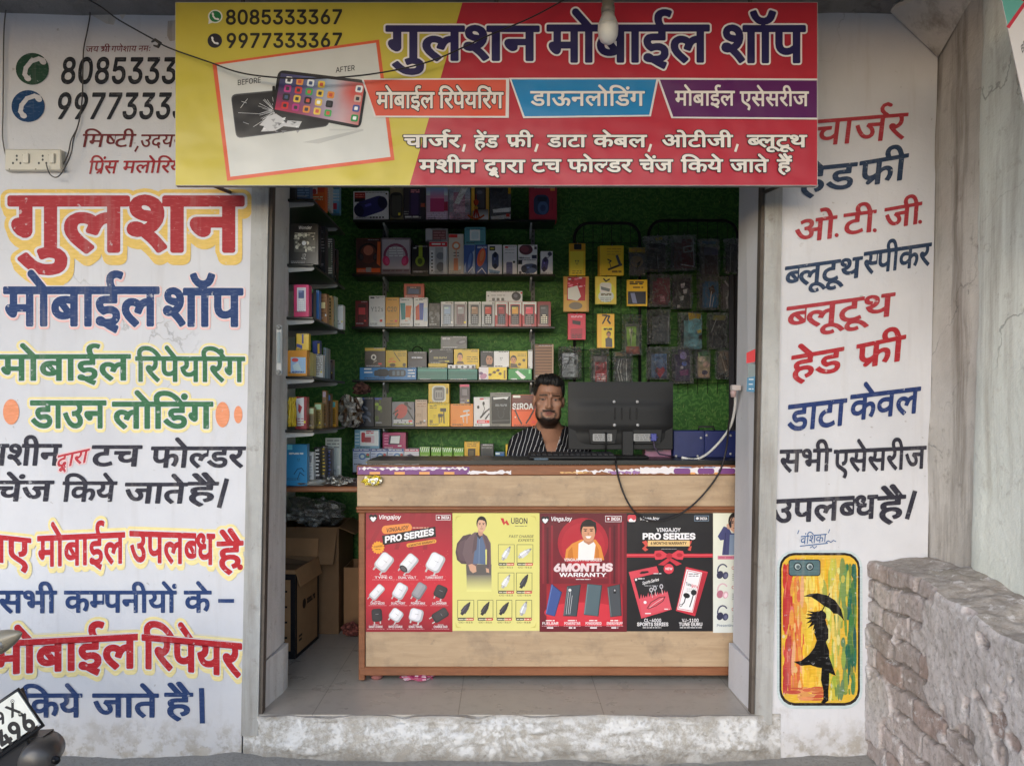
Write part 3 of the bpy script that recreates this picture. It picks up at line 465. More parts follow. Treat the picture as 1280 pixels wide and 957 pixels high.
97:(195,(80,-4,-17,1,-16,5,-13,9,-10,11,-7,15,-2,17,2,15,2,6,10,15,10,7,11,5,19,5,48,6,16,4,2,2,3,8,-1,12,-6,13,-3,4,-4,3,-9,4,-11,2,-19,-1,-15,-5,-14,-12,-6,-10,-30,9,4,8,15,19,13,9,14,6,8,2,15,2,19,0,18,-4,17,-8,10,-8,8,-12,6,-15,1,-9,0,-136,-30,0,0,26,-2,0,-4,-7,-6,-7,-13,-9,-11,-5,-14,-2),(85,23,16,1,13,5,10,8,8,10,4,10,2,12,0,26,-5,-3,-10,-3,-51,-8,-14,-6,-3,-2,-6,-7,-3,-8,0,-10,1,-5,4,-7,6,-6,8,-4,15,-3)),
99:(198,(104,-4,-25,3,-10,4,-11,5,-9,7,-8,8,-7,9,-11,22,-3,12,-3,28,3,28,3,12,5,12,13,19,8,8,9,7,21,9,12,2,20,1,19,-3,6,-2,17,-9,9,-8,8,-9,9,-16,2,-7,-30,-7,-2,7,-6,10,-11,10,-7,3,-8,3,-13,1,-18,-3,-7,-3,-12,-9,-5,-6,-8,-15,-4,-17,-2,-18,2,-19,4,-16,8,-15,5,-6,6,-5,13,-7,18,-3,4,0,17,4,13,8,8,9,6,15,29,-8,-4,-12,-6,-11,-13,-14,-16,-10,-18,-6)),
100:(212,(98,-4,-23,3,-19,9,-9,7,-7,8,-13,19,-7,24,-3,28,1,15,5,26,4,11,6,11,14,17,18,11,10,4,23,3,16,-1,7,-2,11,-6,8,-6,4,-4,9,-13,2,0,0,94,31,0,0,-254,-30,0,0,29,-3,0,-7,-10,-10,-11,-10,-6,-12,-5),(102,23,9,1,14,4,7,4,10,11,8,15,4,17,2,20,-2,19,-4,17,-8,14,-10,11,-7,4,-7,3,-16,2,-16,-2,-7,-3,-7,-4,-10,-11,-8,-14,-4,-17,-2,-19,2,-20,4,-17,8,-14,5,-6,12,-9,7,-3)),
101:(202,(106,-4,-26,3,-11,4,-11,5,-9,7,-8,8,-13,19,-5,12,-3,12,-3,27,1,15,5,25,10,22,7,10,8,8,10,7,20,9,12,2,20,1,8,-1,15,-4,14,-7,13,-10,15,-20,4,-9,5,-20,2,-36,-149,0,0,25,132,0,-14,-9,-2,18,-4,15,-3,7,-9,11,-6,5,-13,6,-7,2,-17,0,-21,-8,-11,-10,-8,-12,-6,-22,0,-34,4,-18,3,-8,4,-7,10,-11,13,-8,8,-2,22,-2,15,3,12,7,4,3,6,8,4,9,29,-8,-2,-7,-8,-13,-10,-11,-6,-4,-15,-8,-8,-3,-8,-2)),
102:(127,(114,190,0,-26,-111,0,0,26),(40,0,0,216,2,15,6,12,4,5,10,8,12,6,13,3,16,0,11,-2,7,-3,-7,-26,-11,3,-12,0,-6,-2,-8,-5,-3,-4,-3,-10,0,-216)),
103:(213,(103,-75,-19,1,-17,4,-8,3,-18,12,-5,5,-11,15,26,15,7,-10,14,-12,17,-6,14,-1,11,1,10,2,17,8,11,15,3,9,1,11,0,37,-3,0,-7,-10,-6,-7,-4,-3,-16,-9,-6,-1,-17,-2,-21,3,-20,8,-8,6,-15,16,-10,21,-3,12,-3,28,1,14,5,25,4,12,13,19,8,8,8,6,20,9,22,3,16,-1,7,-2,20,-12,9,-11,4,-7,3,0,0,31,29,0,0,-206,-3,-11,-3,-9,-5,-9,-13,-14,-8,-5,-18,-7,-21,-4),(102,30,9,0,14,4,7,4,10,9,4,6,7,15,3,18,-1,29,-2,9,-6,15,-9,12,-12,9,-7,3,-17,2,-16,-2,-7,-3,-12,-9,-5,-6,-8,-14,-4,-16,-2,-19,2,-18,4,-17,8,-13,5,-6,12,-8,15,-4)),
105:(83,(26,0,0,190,31,0,0,-190),(42,221,-8,2,-7,4,-3,3,-3,8,0,8,3,7,6,6,12,3,12,-3,6,-6,3,-7,0,-8,-3,-8,-6,-5)),
106:(83,(26,190,31,0,0,-213,-3,-15,-3,-7,-8,-11,-5,-5,-12,-7,-7,-2,-24,-1,0,28,12,0,5,1,5,3,6,7,3,11),(42,221,-8,2,-7,4,-5,7,-2,8,4,11,6,6,12,3,11,-3,4,-3,6,-10,0,-8,-6,-11,-7,-4)),
108:(95,(70,-1,-11,1,-9,2,-7,3,-6,5,-5,6,-5,16,-1,10,0,212,31,0,0,-211,3,-12,5,-4,4,-1,16,1,5,-26,-12,-2)),
110:(205,(57,113,0,-113,-31,0,0,190,30,0,0,-46,-5,0,5,12,12,19,16,11,19,6,20,0,17,-4,14,-8,12,-12,8,-16,4,-20,1,-12,0,-120,-31,0,0,118,-1,10,-5,17,-12,13,-16,6,-9,1,-13,-2,-12,-4,-13,-12,-4,-6,-5,-12)),
111:(208,(104,-4,-25,3,-10,4,-11,5,-9,7,-8,8,-7,9,-11,22,-3,12,-3,28,3,28,3,12,5,12,13,19,8,8,9,7,11,5,10,4,25,3,24,-3,11,-4,10,-5,10,-7,8,-8,13,-19,8,-24,3,-28,-3,-28,-4,-12,-4,-11,-6,-11,-7,-9,-8,-8,-10,-7,-10,-5,-11,-4),(104,23,9,1,16,5,12,9,5,6,8,15,4,16,2,19,-2,18,-4,17,-8,15,-5,6,-12,9,-16,5,-9,1,-18,-3,-7,-3,-12,-9,-5,-6,-8,-15,-4,-17,-2,-18,2,-19,4,-16,8,-15,5,-6,12,-9,7,-3)),
112:(212,(26,-71,0,261,30,0,0,-30,3,0,13,17,4,3,10,6,12,5,8,1,20,-1,11,-2,10,-4,18,-11,8,-8,12,-20,8,-24,2,-28,-2,-28,-8,-24,-12,-19,-16,-15,-20,-9,-11,-2,-20,-1,-14,3,-16,9,-10,11,-7,10,-2,0,0,-100),(110,23,16,3,14,7,5,5,5,6,8,14,5,17,1,10,-1,29,-8,24,-9,13,-12,9,-8,3,-16,2,-16,-2,-7,-3,-12,-9,-5,-6,-8,-14,-4,-17,-2,-19,2,-20,2,-9,6,-16,4,-7,5,-6,12,-9,15,-4)),
114:(130,(26,0,0,190,30,0,0,-30,2,0,7,13,5,6,6,5,14,6,8,2,24,0,0,-31,-13,2,-12,0,-12,-3,-15,-9,-10,-14,-3,-12,0,-125)),
115:(182,(91,-4,-10,0,-17,3,-15,6,-7,4,-6,5,-10,11,-6,14,-2,8,29,6,2,-7,8,-12,5,-4,6,-3,14,-4,18,0,16,4,6,4,9,9,3,11,0,5,-7,12,-9,6,-12,4,-31,7,-23,8,-9,5,-7,6,-5,7,-7,16,-1,10,1,8,5,14,4,7,10,11,15,8,8,3,18,4,19,0,17,-3,14,-6,6,-4,5,-4,12,-17,5,-13,-28,-6,-2,5,-6,9,-10,9,-14,4,-16,0,-15,-4,-6,-4,-8,-8,-3,-11,2,-10,6,-7,10,-6,14,-5,29,-6,22,-8,9,-5,7,-6,6,-7,6,-16,1,-10,-3,-16,-3,-7,-9,-13,-6,-5,-7,-5,-17,-7,-19,-4)),
116:(114,(102,190,0,-26,-99,0,0,26),(32,236,31,0,0,-193,1,-5,4,-7,7,-5,10,-1,16,2,6,-26,-3,-1,-11,-2,-9,0,-22,3,-9,4,-7,6,-6,7,-4,8,-3,10,-1,10)),
117:(205,(91,-3,-18,2,-16,6,-13,10,-9,14,-4,9,-3,9,-2,22,0,121,31,0,0,-118,3,-20,3,-8,5,-7,7,-5,7,-4,18,-3,7,0,12,3,11,6,12,14,2,6,4,14,0,122,31,0,0,-190,-30,0,0,46,5,0,-5,-12,-6,-11,-14,-15,-18,-8)),
121:(195,(24,-69,7,26,9,-2,8,0,7,1,7,4,9,11,10,28,-72,191,33,0,41,-112,20,-68,-11,0,2,8,18,60,41,112,33,0,-90,-233,-8,-11,-8,-8,-10,-6,-6,-2,-18,-3,-4,1,-10,0)),
48:(227,(113,-3,-26,3,-11,5,-11,7,-18,19,-7,12,-6,14,-4,15,-5,35,-1,20,1,20,5,35,10,29,8,12,8,11,9,8,11,7,11,5,13,3,13,1,14,-1,12,-3,12,-5,20,-15,8,-11,7,-12,11,-29,5,-35,1,-20,-1,-20,-5,-35,-11,-29,-7,-12,-8,-10,-9,-9,-11,-7,-11,-5),(113,25,18,3,7,4,7,5,12,15,8,20,3,12,2,13,2,30,-2,30,-2,13,-3,12,-8,21,-12,15,-7,5,-7,4,-18,3,-17,-3,-8,-4,-13,-12,-10,-18,-9,-36,-1,-14,1,-46,9,-36,10,-17,13,-12,8,-4)),
49:(227,(38,0,0,27,157,0,0,-27),(138,254,0,-254,-32,0,0,224,-63,-45,0,34,56,41)),
50:(227,(32,0,0,24,85,90,29,33,7,11,6,16,1,6,-1,18,-2,6,-7,10,-8,8,-11,5,-19,3,-14,-2,-12,-4,-13,-12,-4,-5,-4,-12,-1,-14,-31,0,0,11,2,10,8,19,12,16,8,6,18,9,10,3,21,3,12,-1,20,-5,9,-4,16,-11,12,-14,4,-9,5,-18,1,-10,-3,-20,-9,-21,-11,-16,-24,-28,-68,-71,0,-2,119,0,0,-28)),
51:(227,(109,-3,-11,0,-22,4,-19,8,-16,12,-11,16,-4,9,-3,9,-1,11,33,0,2,-12,3,-6,7,-9,10,-7,18,-6,22,-1,21,5,11,7,8,9,6,12,2,14,-2,14,-2,6,-3,6,-8,11,-13,8,-7,3,-9,2,-20,2,-23,0,0,26,66,74,0,2,-109,0,0,28,151,0,0,-24,-80,-91,0,5,13,1,25,-3,20,-9,8,-6,13,-16,9,-18,2,-10,0,-21,-2,-11,-9,-18,-6,-8,-7,-7,-8,-6,-10,-6,-10,-4,-23,-5)),
52:(227,(20,53,0,26,103,175,32,0,-101,-171,0,-2,153,0,0,-28),(141,0,0,159,30,0,0,-159)),
53:(227,(111,-3,-11,0,-11,2,-10,3,-18,8,-7,6,-13,14,-8,17,-3,18,31,0,3,-11,5,-10,12,-11,17,-7,20,-1,14,4,12,7,5,5,8,11,5,14,2,15,-2,16,-5,14,-4,6,-10,10,-6,4,-13,6,-21,1,-13,-2,-12,-4,-14,-9,-30,3,14,128,135,0,0,-28,-108,0,-8,-75,16,9,18,6,7,1,23,-2,16,-5,14,-7,17,-16,11,-21,5,-17,1,-8,0,-21,-2,-12,-9,-20,-6,-9,-7,-8,-8,-7,-19,-11,-10,-4,-11,-2)),
54:(227,(113,-3,-11,0,-11,2,-20,8,-9,6,-14,15,-6,9,-8,21,-2,11,0,21,4,19,4,10,11,23,8,14,67,98,35,0,-86,-123,-2,0,7,10,6,6,8,5,8,3,10,2,27,-2,10,-3,17,-10,7,-6,12,-16,4,-9,5,-21,0,-23,-2,-11,-8,-20,-6,-8,-14,-15,-9,-6,-20,-8,-10,-2),(113,24,14,2,6,2,12,7,9,10,6,12,2,7,2,15,-2,15,-2,6,-6,12,-5,6,-4,4,-12,7,-6,2,-14,2,-14,-2,-6,-2,-12,-7,-4,-4,-8,-11,-3,-6,-2,-7,-2,-15,2,-15,2,-7,7,-12,8,-10,12,-7,6,-2)),
55:(227,(48,0,114,224,0,2,-131,0,0,28,164,0,0,-30,-113,-224)),
56:(227,(113,-3,-12,0,-23,5,-20,9,-8,6,-7,6,-11,16,-3,9,-3,20,0,8,4,15,6,13,4,6,5,6,11,9,13,6,7,1,0,1,-9,3,-8,5,-7,6,-11,15,-5,18,-1,10,1,10,5,17,4,8,12,14,16,10,19,7,21,2,21,-2,19,-7,16,-10,12,-14,4,-8,3,-8,3,-19,-1,-10,-5,-18,-11,-15,-7,-6,-17,-8,0,-1,7,-1,13,-6,6,-4,5,-5,13,-18,3,-7,3,-15,0,-18,-2,-10,-4,-9,-11,-16,-15,-12,-20,-9,-22,-5),(113,25,16,1,13,4,6,3,10,8,9,16,1,6,-1,20,-6,11,-8,10,-18,10,-7,2,-15,2,-15,-2,-7,-2,-18,-10,-11,-15,-3,-6,-1,-7,1,-19,2,-6,7,-10,10,-8,6,-3,13,-4),(113,145,13,1,11,4,5,3,12,12,4,11,2,12,-2,12,-7,15,-13,10,-18,5,-20,-1,-11,-4,-5,-3,-5,-4,-7,-8,-4,-10,-2,-12,2,-12,4,-11,7,-8,5,-4,10,-5,6,-2)),
57:(227,(113,258,12,-1,21,-5,18,-11,14,-15,11,-19,3,-10,2,-12,0,-21,-4,-19,-15,-33,-17,-28,-58,-84,-35,0,86,124,3,0,-7,-10,-10,-9,-13,-6,-5,-1,-10,-1,-22,3,-9,3,-18,9,-7,7,-12,15,-4,10,-5,20,0,23,2,11,8,20,6,9,7,8,16,12,10,5,10,3),(113,230,-7,0,-13,-4,-6,-3,-10,-8,-8,-11,-5,-13,-1,-8,1,-22,2,-7,7,-12,9,-10,17,-9,7,-1,21,1,18,9,9,10,3,5,5,13,2,15,-2,15,-2,7,-3,7,-7,11,-11,8,-6,3,-13,4)),
45:(227,(168,122,0,-28,-111,0,0,28)),
}

# ------------------------------------------------------------ lettering: outlines -> distance field -> flat mesh
GL = {chr(cp): (float(v[0]), [np.array(q, float).reshape(-1, 2).cumsum(0) for q in v[1:]]) for cp, v in GLYPHS.items()}
def seg_dist(px, py, A, B):
    d = np.full(px.shape, 1e9)
    for (ax, ay), (bx, by) in zip(A, B):
        vx, vy = bx-ax, by-ay; L = vx*vx+vy*vy
        t = np.clip(((px-ax)*vx+(py-ay)*vy)/L, 0, 1) if L > 0 else 0
        d = np.minimum(d, (px-ax-t*vx)**2+(py-ay-t*vy)**2)
    return np.sqrt(d)
def poly_sdf(px, py, polys):
    w = np.zeros(px.shape, int); d = np.full(px.shape, 1e9)
    for Pp in polys:
        Q = np.roll(Pp, -1, axis=0); d = np.minimum(d, seg_dist(px, py, Pp, Q))
        for (ax, ay), (bx, by) in zip(Pp, Q):
            if ay == by: continue
            c = (px-ax)-(py-ay)*(bx-ax)/(by-ay)
            w += (ay <= py) & (by > py) & (c < 0); w -= (by <= py) & (ay > py) & (c < 0)
    return np.where(w != 0, -d, d)
CONS = set('कगचजटडणतथदधनपफबभमयरलवशषसह'); VIR = '\u094d'; STEM = {}
def stem(c):
    """left edge of the right-hand upright of a consonant"""
    if c not in STEM:
        xs = np.arange(0, 230, 1.0); s = poly_sdf(xs, np.full(xs.shape, 20.0), GL[c][1]) < 0
        i = np.where(s)[0][-1]
        while s[i]: i -= 1
        STEM[c] = float(xs[i])
    return STEM[c]
def shape(text):
    items = []; x = 0.0; i = 0; n = len(text)
    while i < n:
        ch = text[i]
        if ch == ' ': x += 80; i += 1; continue
        if ch in CONS:
            cl = [ch]; j = i+1
            while j < n and text[j] == VIR and j+1 < n and text[j+1] in CONS: cl.append(text[j+1]); j += 2
            mat = []
            while j < n and text[j] in 'ािीुूेैोॉंः': mat.append(text[j]); j += 1
            reph = False
            if len(cl) > 1 and cl[0] == 'र': reph = True; cl = cl[1:]
            ip = 'ि' in mat
            if ip: items.append(('g', 'ि', x)); x += 74; mat.remove('ि')
            base = cl[-1]; rak = False
            if len(cl) > 1 and base == 'र': rak = True; cl = cl[:-1]; base = cl[-1]
            for c in cl[:-1]:
                if c == 'द': continue
                items.append(('h', c, x)); x += stem(c)-2
            if 'द' in cl[:-1]: items += [('g', 'द', x), ('dv', 0, x)]; x += GL['द'][0]+14
            elif base == 'श' and rak: items.append(('shr', 0, x)); x += 152
            else:
                items.append(('g', base, x)); x += GL[base][0]
                if rak: items.append(('rak', base, x))
            high = False
            for m in mat:
                if m == 'ं': items.append(('g', 'ं', x+(28 if high else 14 if ip else 0)))
                else:
                    items.append(('g', m, x+(10 if m in 'ुू' and base == 'र' else 0))); x += GL[m][0]
                    if m in 'ेैोॉी': high = True
            if reph: items.append(('reph', 0, x-30))
            i = j
        else:
            if ch in GL: items.append(('g', ch, x)); x += GL[ch][0]
            i += 1
    return items, x
def item_sdf(it, px, py):
    k, d, x = it
    if k == 'g' and d in 'ेैो':                  # the painter's straight slanted strokes
        u = seg_dist(px-x, py, [(-104, 250)], [(-40, 176)]) if d == 'े' else seg_dist(px-x, py, [(-30, 250)], [(36, 176)]) if d == 'ो' else np.minimum(seg_dist(px-x, py, [(-122, 250)], [(-72, 176)]), seg_dist(px-x, py, [(-72, 258)], [(-24, 176)]))
        return np.minimum(u-11, poly_sdf(px-x, py, GL['ा'][1])) if d == 'ो' else u-11
    if k == 'g': return poly_sdf(px-x, py, GL[d][1])
    if k == 'h':
        cut = stem(d)-3; pp = []
        for q in GL[d][1]:                         # outline cut off in front of the upright
            o = []
            for (ax, ay), (bx, by) in zip(q, np.roll(q, -1, axis=0)):
                if ax <= cut: o.append((ax, ay))
                if (ax <= cut) != (bx <= cut): o.append((cut, ay+(by-ay)*(cut-ax)/(bx-ax)))
            if len(o) > 2: pp.append(np.array(o))
        return poly_sdf(px-x, py, pp)
    def st(pts, r):
        p = np.array(pts, float); return seg_dist(px-x, py, p[:-1], p[1:])-r
    if k == 'rak': return st([(-30, 62), (-92, 12)] if d != 'फ' else [(-104, 66), (-158, 20)], 11)
    if k == 'reph': return st([(18,178),(2,190),(-14,208),(-18,228),(-8,246),(14,254),(34,244)], 10)
    if k == 'dv': return st([(86,20),(108,2),(106,-26),(82,-40),(62,-26),(74,-4),(104,-10),(140,-62)], 9)
    if k == 'shr': return np.minimum(st([(-6,168),(160,168)], 10), np.minimum(st([(136,168),(136,11)], 11),
        np.minimum(st([(56,168),(24,146),(22,116),(44,98),(74,104),(84,126),(70,144),(52,136)], 9), st([(80,112),(66,70),(30,30),(24,24),(70,44),(136,80)], 9))))
FC = {}
def text_field(text, res, pad):
    k = (text, round(res, 2), pad)
    if k in FC: return FC[k]
    items, w = shape(text)
    x0, y0, x1, y1 = -pad-30, -100-pad, w+pad+60, 275+pad
    nx, ny = int((x1-x0)/res)+1, int((y1-y0)/res)+1
    X = x0+np.arange(nx)*res; Y = y0+np.arange(ny)*res; F = np.full((ny, nx), 1e3)
    for it in items:
        i0, i1 = max(0, int((it[2]-180-pad-x0)/res)), min(nx, int((it[2]+330+pad-x0)/res)+1)
        gx, gy = np.meshgrid(X[i0:i1], Y); F[:, i0:i1] = np.minimum(F[:, i0:i1], item_sdf(it, gx, gy))
    FC[k] = (X, Y, F, w); return FC[k]
def field_polys(X, Y, F, off):
    """flat polygons covering F < off; whole cells merged along rows"""
    G = F-off; ins = G < 0; out = []
    n = ins[:-1, :-1].astype(int)+ins[1:, :-1]+ins[:-1, 1:]+ins[1:, 1:]
    full = n == 4
    for j in range(full.shape[0]):
        r = np.concatenate([[0], full[j].astype(int), [0]]); d = np.diff(r)
        for a, b in zip(np.where(d == 1)[0], np.where(d == -1)[0]):
            out.append([(X[a], Y[j]), (X[b], Y[j]), (X[b], Y[j+1]), (X[a], Y[j+1])])
    for j, i in zip(*np.where((n > 0) & (n < 4))):
        c = [(X[i], Y[j], G[j, i]), (X[i+1], Y[j], G[j, i+1]), (X[i+1], Y[j+1], G[j+1, i+1]), (X[i], Y[j+1], G[j+1, i])]
        p = []
        for k in range(4):
            a, b = c[k], c[(k+1) % 4]
            if a[2] < 0: p.append((a[0], a[1]))
            if (a[2] < 0) != (b[2] < 0):
                t = a[2]/(a[2]-b[2]); p.append((a[0]+(b[0]-a[0])*t, a[1]+(b[1]-a[1])*t))
        if len(p) > 2: out.append(p)
    return out
def zmap(z, y0, eps=2e-5):
    """drawing coordinates (enlarged photograph z) -> the plane at depth y0, layers coming forward"""
    return lambda x, y, k: P(*ZP(z, x, y), y0-eps*k)
class Art:
    """flat printed or painted shapes on a surface; each later shape lies a hair in front of the one before"""
    def __init__(s, mp, mb=None, scale=1.0, mat=0):
        s.mp = mp; s.mb = mb or MB(); s.k = 1; s.sc = scale; s.mat = mat
    def q(s, pts, c, keep=False):
        cc = c
        if not isinstance(c, list): c = tuple(c)
        s.mb.add([s.mp(x, y, s.k) for x, y in pts], [tuple(range(len(pts)))[::-1]], c, s.mat)
        if not keep: s.k += 1
    def r(s, x0, y0, x1, y1, c): s.q([(x0,y0),(x1,y0),(x1,y1),(x0,y1)], c)
    def g(s, x0, y0, x1, y1, ct, cb): s.q([(x0,y0),(x1,y0),(x1,y1),(x0,y1)], [ct, ct, cb, cb])
    def e(s, cx, cy, rx, ry, c, rot=0, n=20):
        ca, sa = math.cos(R(rot)), math.sin(R(rot)); p = []
        for i in range(n):
            a = 2*math.pi*i/n; u, v = rx*math.cos(a), ry*math.sin(a); p.append((cx+u*ca-v*sa, cy+u*sa+v*ca))
        s.q(p, c)
    def rr(s, x0, y0, x1, y1, rad, c, rot=0):
        cx, cy, w, h = (x0+x1)/2, (y0+y1)/2, abs(x1-x0)/2, abs(y1-y0)/2; rad = min(rad, w*.99, h*.99)
        ca, sa = math.cos(R(rot)), math.sin(R(rot)); p = []
        for sx, sy, a0 in ((1,1,0),(-1,1,90),(-1,-1,180),(1,-1,270)):
            for t in range(5):
                a = R(a0+t*22.5); u = sx*(w-rad)+rad*math.cos(a); v = sy*(h-rad)+rad*math.sin(a)
                p.append((cx+u*ca-v*sa, cy+u*sa+v*ca))
        s.q(p, c)
    def l(s, pts, w, c):
        for (ax, ay), (bx, by) in zip(pts[:-1], pts[1:]):
            dx, dy = bx-ax, by-ay; L = math.hypot(dx, dy) or 1; nx, ny = -dy/L*w/2, dx/L*w/2; ex, ey = dx/L*w*.3, dy/L*w*.3
            s.q([(ax+nx-ex, ay+ny-ey), (bx+nx+ex, by+ny+ey), (bx-nx+ex, by-ny+ey), (ax-nx-ex, ay-ny-ey)], c)
    def t(s, text, x0, y0, x1, y1, h, c, off=4, slant=0.0, halos=(), bend=0.0, res=None):
        """baseline from (x0,y0) to (x1,y1); h = height of headline (or capitals). halos = [(offset, colour, dx, dy), ...] outermost first"""
        H = 179.0 if any(ch > '\u0900' for ch in text) else 254.0
        k = h/H                                    # drawing units per glyph unit
        res = res or min(8.0, max(1.3, 0.42/(k*s.sc)))
        pad = max([off]+[q[0] for q in halos])+6
        X, Y, F, w = text_field(text, res, pad)
        dx, dy = x1-x0, y1-y0
        def put(pp, ox, oy):
            vs = []
            for u, v in pp:
                f = u/w; bx = x0+dx*f+ox; by = y0+dy*f+oy-bend*4*f*(1-f)
                vs.append(s.mp(bx+v*k*slant, by-v*k, s.k))
            return vs
        for o, cc, ox, oy in list(halos)+[(off, c, 0, 0)]:
            for pp in field_polys(X, Y, F, o):
                s.mb.add(put(pp, ox, oy), [tuple(range(len(pp)))], tuple(cc), s.mat)
            s.k += 1
    def lines(s, x0, x1, y0, y1, n, w, c):
        """small print: n rows of dashes"""
        for i in range(n):
            y = y0+(y1-y0)*(i/(n-1) if n > 1 else 0); x = x0
            while x < x1:
                L = min(random.uniform(2.5, 7)*w, x1-x)
                s.q([(x,y-w/2),(x+L,y-w/2),(x+L,y+w/2),(x,y+w/2)], c, keep=True); x += L+w*0.9
        s.k += 1

# ------------------------------------------------------------ the setting
def lean(x, z): return x+0.020*(z-CAM_H)          # the masonry is a little out of plumb
GZ = -0.185                                        # street level; the shop floor is z = 0
gm = MB(); n = 60
gx, gy = np.meshgrid(np.concatenate([np.linspace(-60, -4, 12), np.linspace(-3.5, 3.5, 60), np.linspace(4, 60, 12)]),
                     np.concatenate([np.linspace(-80, -5, 14), np.linspace(-4.6, 0.3, 50), np.linspace(1, 60, 10)]))
gz = GZ+0.018*fbm(gx*1.7, gy*1.7, gx*0)+0.006*fbm(gx*9, gy*9, gx*0)
gm.grid(gx, gy, np.where(gy > 0.2, GZ-0.3, gz))
tag(gm.build('ground', MAT['ground']), 'dusty bare street ground in front of the shop step', 'ground', kind='structure')
XL0, XL1 = P(314, 240, 0)[0], P(306, 920, 0)[0]
xwl = lambda z: lean((314-CX)*CAM_D/FPX+0.002, z)-0.017      # right edge of the left wall
xwr = lambda z: lean(1.137, z)                               # left edge of the right wall
xcr = lambda z: lean(1.775, z)                               # its corner with the side wall
CANZ = 2.925
shop = thing('shop_building', 'whitewashed roadside shop with hand-painted Hindi lettering, raised floor and concrete canopy', 'shop', (0, 0, 0))
def wall_sheet(mb, xa, xb, z0, z1, nx, nz, amp=0.004, y=0.0, back=0.25):
    zs = np.linspace(z0, z1, nz); t = np.linspace(0, 1, nx); T, Z = np.meshgrid(t, zs)
    A = np.array([xa(z) for z in zs])[:, None]; B = np.array([xb(z) for z in zs])[:, None]
    X = A+(B-A)*T; Y = y+amp*np.clip(0.5+0.5*fbm(X*2.2, Z*2.2, X*0, 3), 0, 1.5)
    foot = np.clip(1-(Z-z0-0.05)/0.10, 0, 1); Y = Y+0.010*foot*(1+fbm(X*9, Z*12, X*0+4, 4))
    mb.grid(X, Y, Z)
    mb.add([(xa(z0), y, z0), (xa(z1), y, z1), (xa(z1), y+back, z1), (xa(z0), y+back, z0)], [(0,1,2,3)])
    mb.add([(xb(z0), y, z0), (xb(z1), y, z1), (xb(z1), y+back, z1), (xb(z0), y+back, z0)], [(3,2,1,0)])
WY = 0.008                                         # the plaster waves behind this plane, the paint lies on it
m = MB(); wall_sheet(m, lambda z: -3.4, xwl, GZ-0.05, CANZ, 120, 130, 0.002, WY); wl = m.build('front_wall', MAT['wall'], shop)
wl['label'] = 'left white wall covered with painted shop lettering'
m = MB(); wall_sheet(m, xwr, xcr, GZ-0.05, CANZ, 30, 130, 0.002, WY); wr = m.build('front_wall', MAT['wall'], shop)
wr['label'] = 'right white wall with painted list and painted phone picture'
# side wall on the right (comes towards the street), then the paler pillar face
m = MB(); zs = np.linspace(GZ-0.05, CANZ, 50); ys = np.linspace(0.05, -0.315, 14); Yg, Zg = np.meshgrid(ys, zs)
Xg = lean(1.775, Zg)+0.010*fbm(Yg*5, Zg*3, Yg*0+2, 4); m.grid(Xg, Yg, Zg)
m.build('side_wall', MAT['grey plaster'], shop)
m = MB(); ys = np.linspace(-0.30, -2.0, 40); Yg, Zg = np.meshgrid(ys, zs); Xg = lean(1.752, Zg)+0.007*fbm(Yg*4, Zg*3, Yg*0+8, 4)
rnd = np.clip((Yg+0.30)/0.03+1, 0, 1); Xg = Xg+0.02*rnd*rnd; m.grid(Xg, Yg, Zg)
m.build('pillar', MAT['pale plaster'], shop)
# canopy slab over the frontage, and its bearing beam along the side wall
m = MB(); xs = np.linspace(-3.6, 3.2, 60); ys = np.linspace(0.2, -2.15, 30); Xg, Yg = np.meshgrid(xs, ys)
m.grid(Xg, Yg, CANZ+0.012*fbm(Xg*2, Yg*2, Xg*0)-0.03*(Yg > -0.02)); m.box(-3.6, -2.15, CANZ+0.03, 3.2, 1.9, CANZ+0.16); m.box(-3.6, -2.20, CANZ-0.12, 3.2, -2.152, CANZ+0.17)  # outer reach and front lip are out of view, shaped to shade the upper wall
m.build('canopy', MAT['canopy concrete'], shop)
m = MB()
m.add([(1.60, 0.0, CANZ-0.01), (1.60, -0.06, CANZ-0.01), (1.80, 0.0, CANZ-0.20), (1.80, -0.36, CANZ-0.02), (1.80, -0.36, CANZ+0.02), (1.60, 0, CANZ+0.02)], [(0,2,3,1), (0,1,3,4,5), (0,5,2), (2,4,3)])
m.build('beam', MAT['grey plaster'], shop)
# threshold step with crumbling white paint
m = MB(); xa, xb = -1.085, 1.15
xs = np.linspace(xa, xb, 150); t = np.linspace(0, 1, 24); Xg, T = np.meshgrid(xs, t)
mid = np.clip((Xg+1.05)/0.07, 0, 1)*np.clip((1.11-Xg)/0.07, 0, 1); Yg = 0.006-mid*(0.018+0.012*np.sin(T*3.1))+mid*0.012*fbm(Xg*7, T*5, Xg*0, 4)
Zg = GZ-0.03+(0.0-GZ+0.03)*T-0.012*np.clip(fbm(Xg*9, T*0, T*0+3, 3), 0, 1)*(T > 0.9)
m.grid(Xg, Yg, Zg); top = Zg[-1]
m.add([(x, yy, z) for x, yy, z in zip(xs, Yg[-1], top)]+[(x, 0.03, -0.001) for x in xs], [(i, i+1, 151+i-0, 150+i) for i in range(149)], smooth=True)
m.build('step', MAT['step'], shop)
m = MB(); m.box(-1.035, 0.0, -0.2, 1.07, 0.26, 0.0); m.box(-1.5, 0.26, -0.2, 1.75, 1.75, 0.0); m.build('tiled_floor', MAT['tile'], shop)
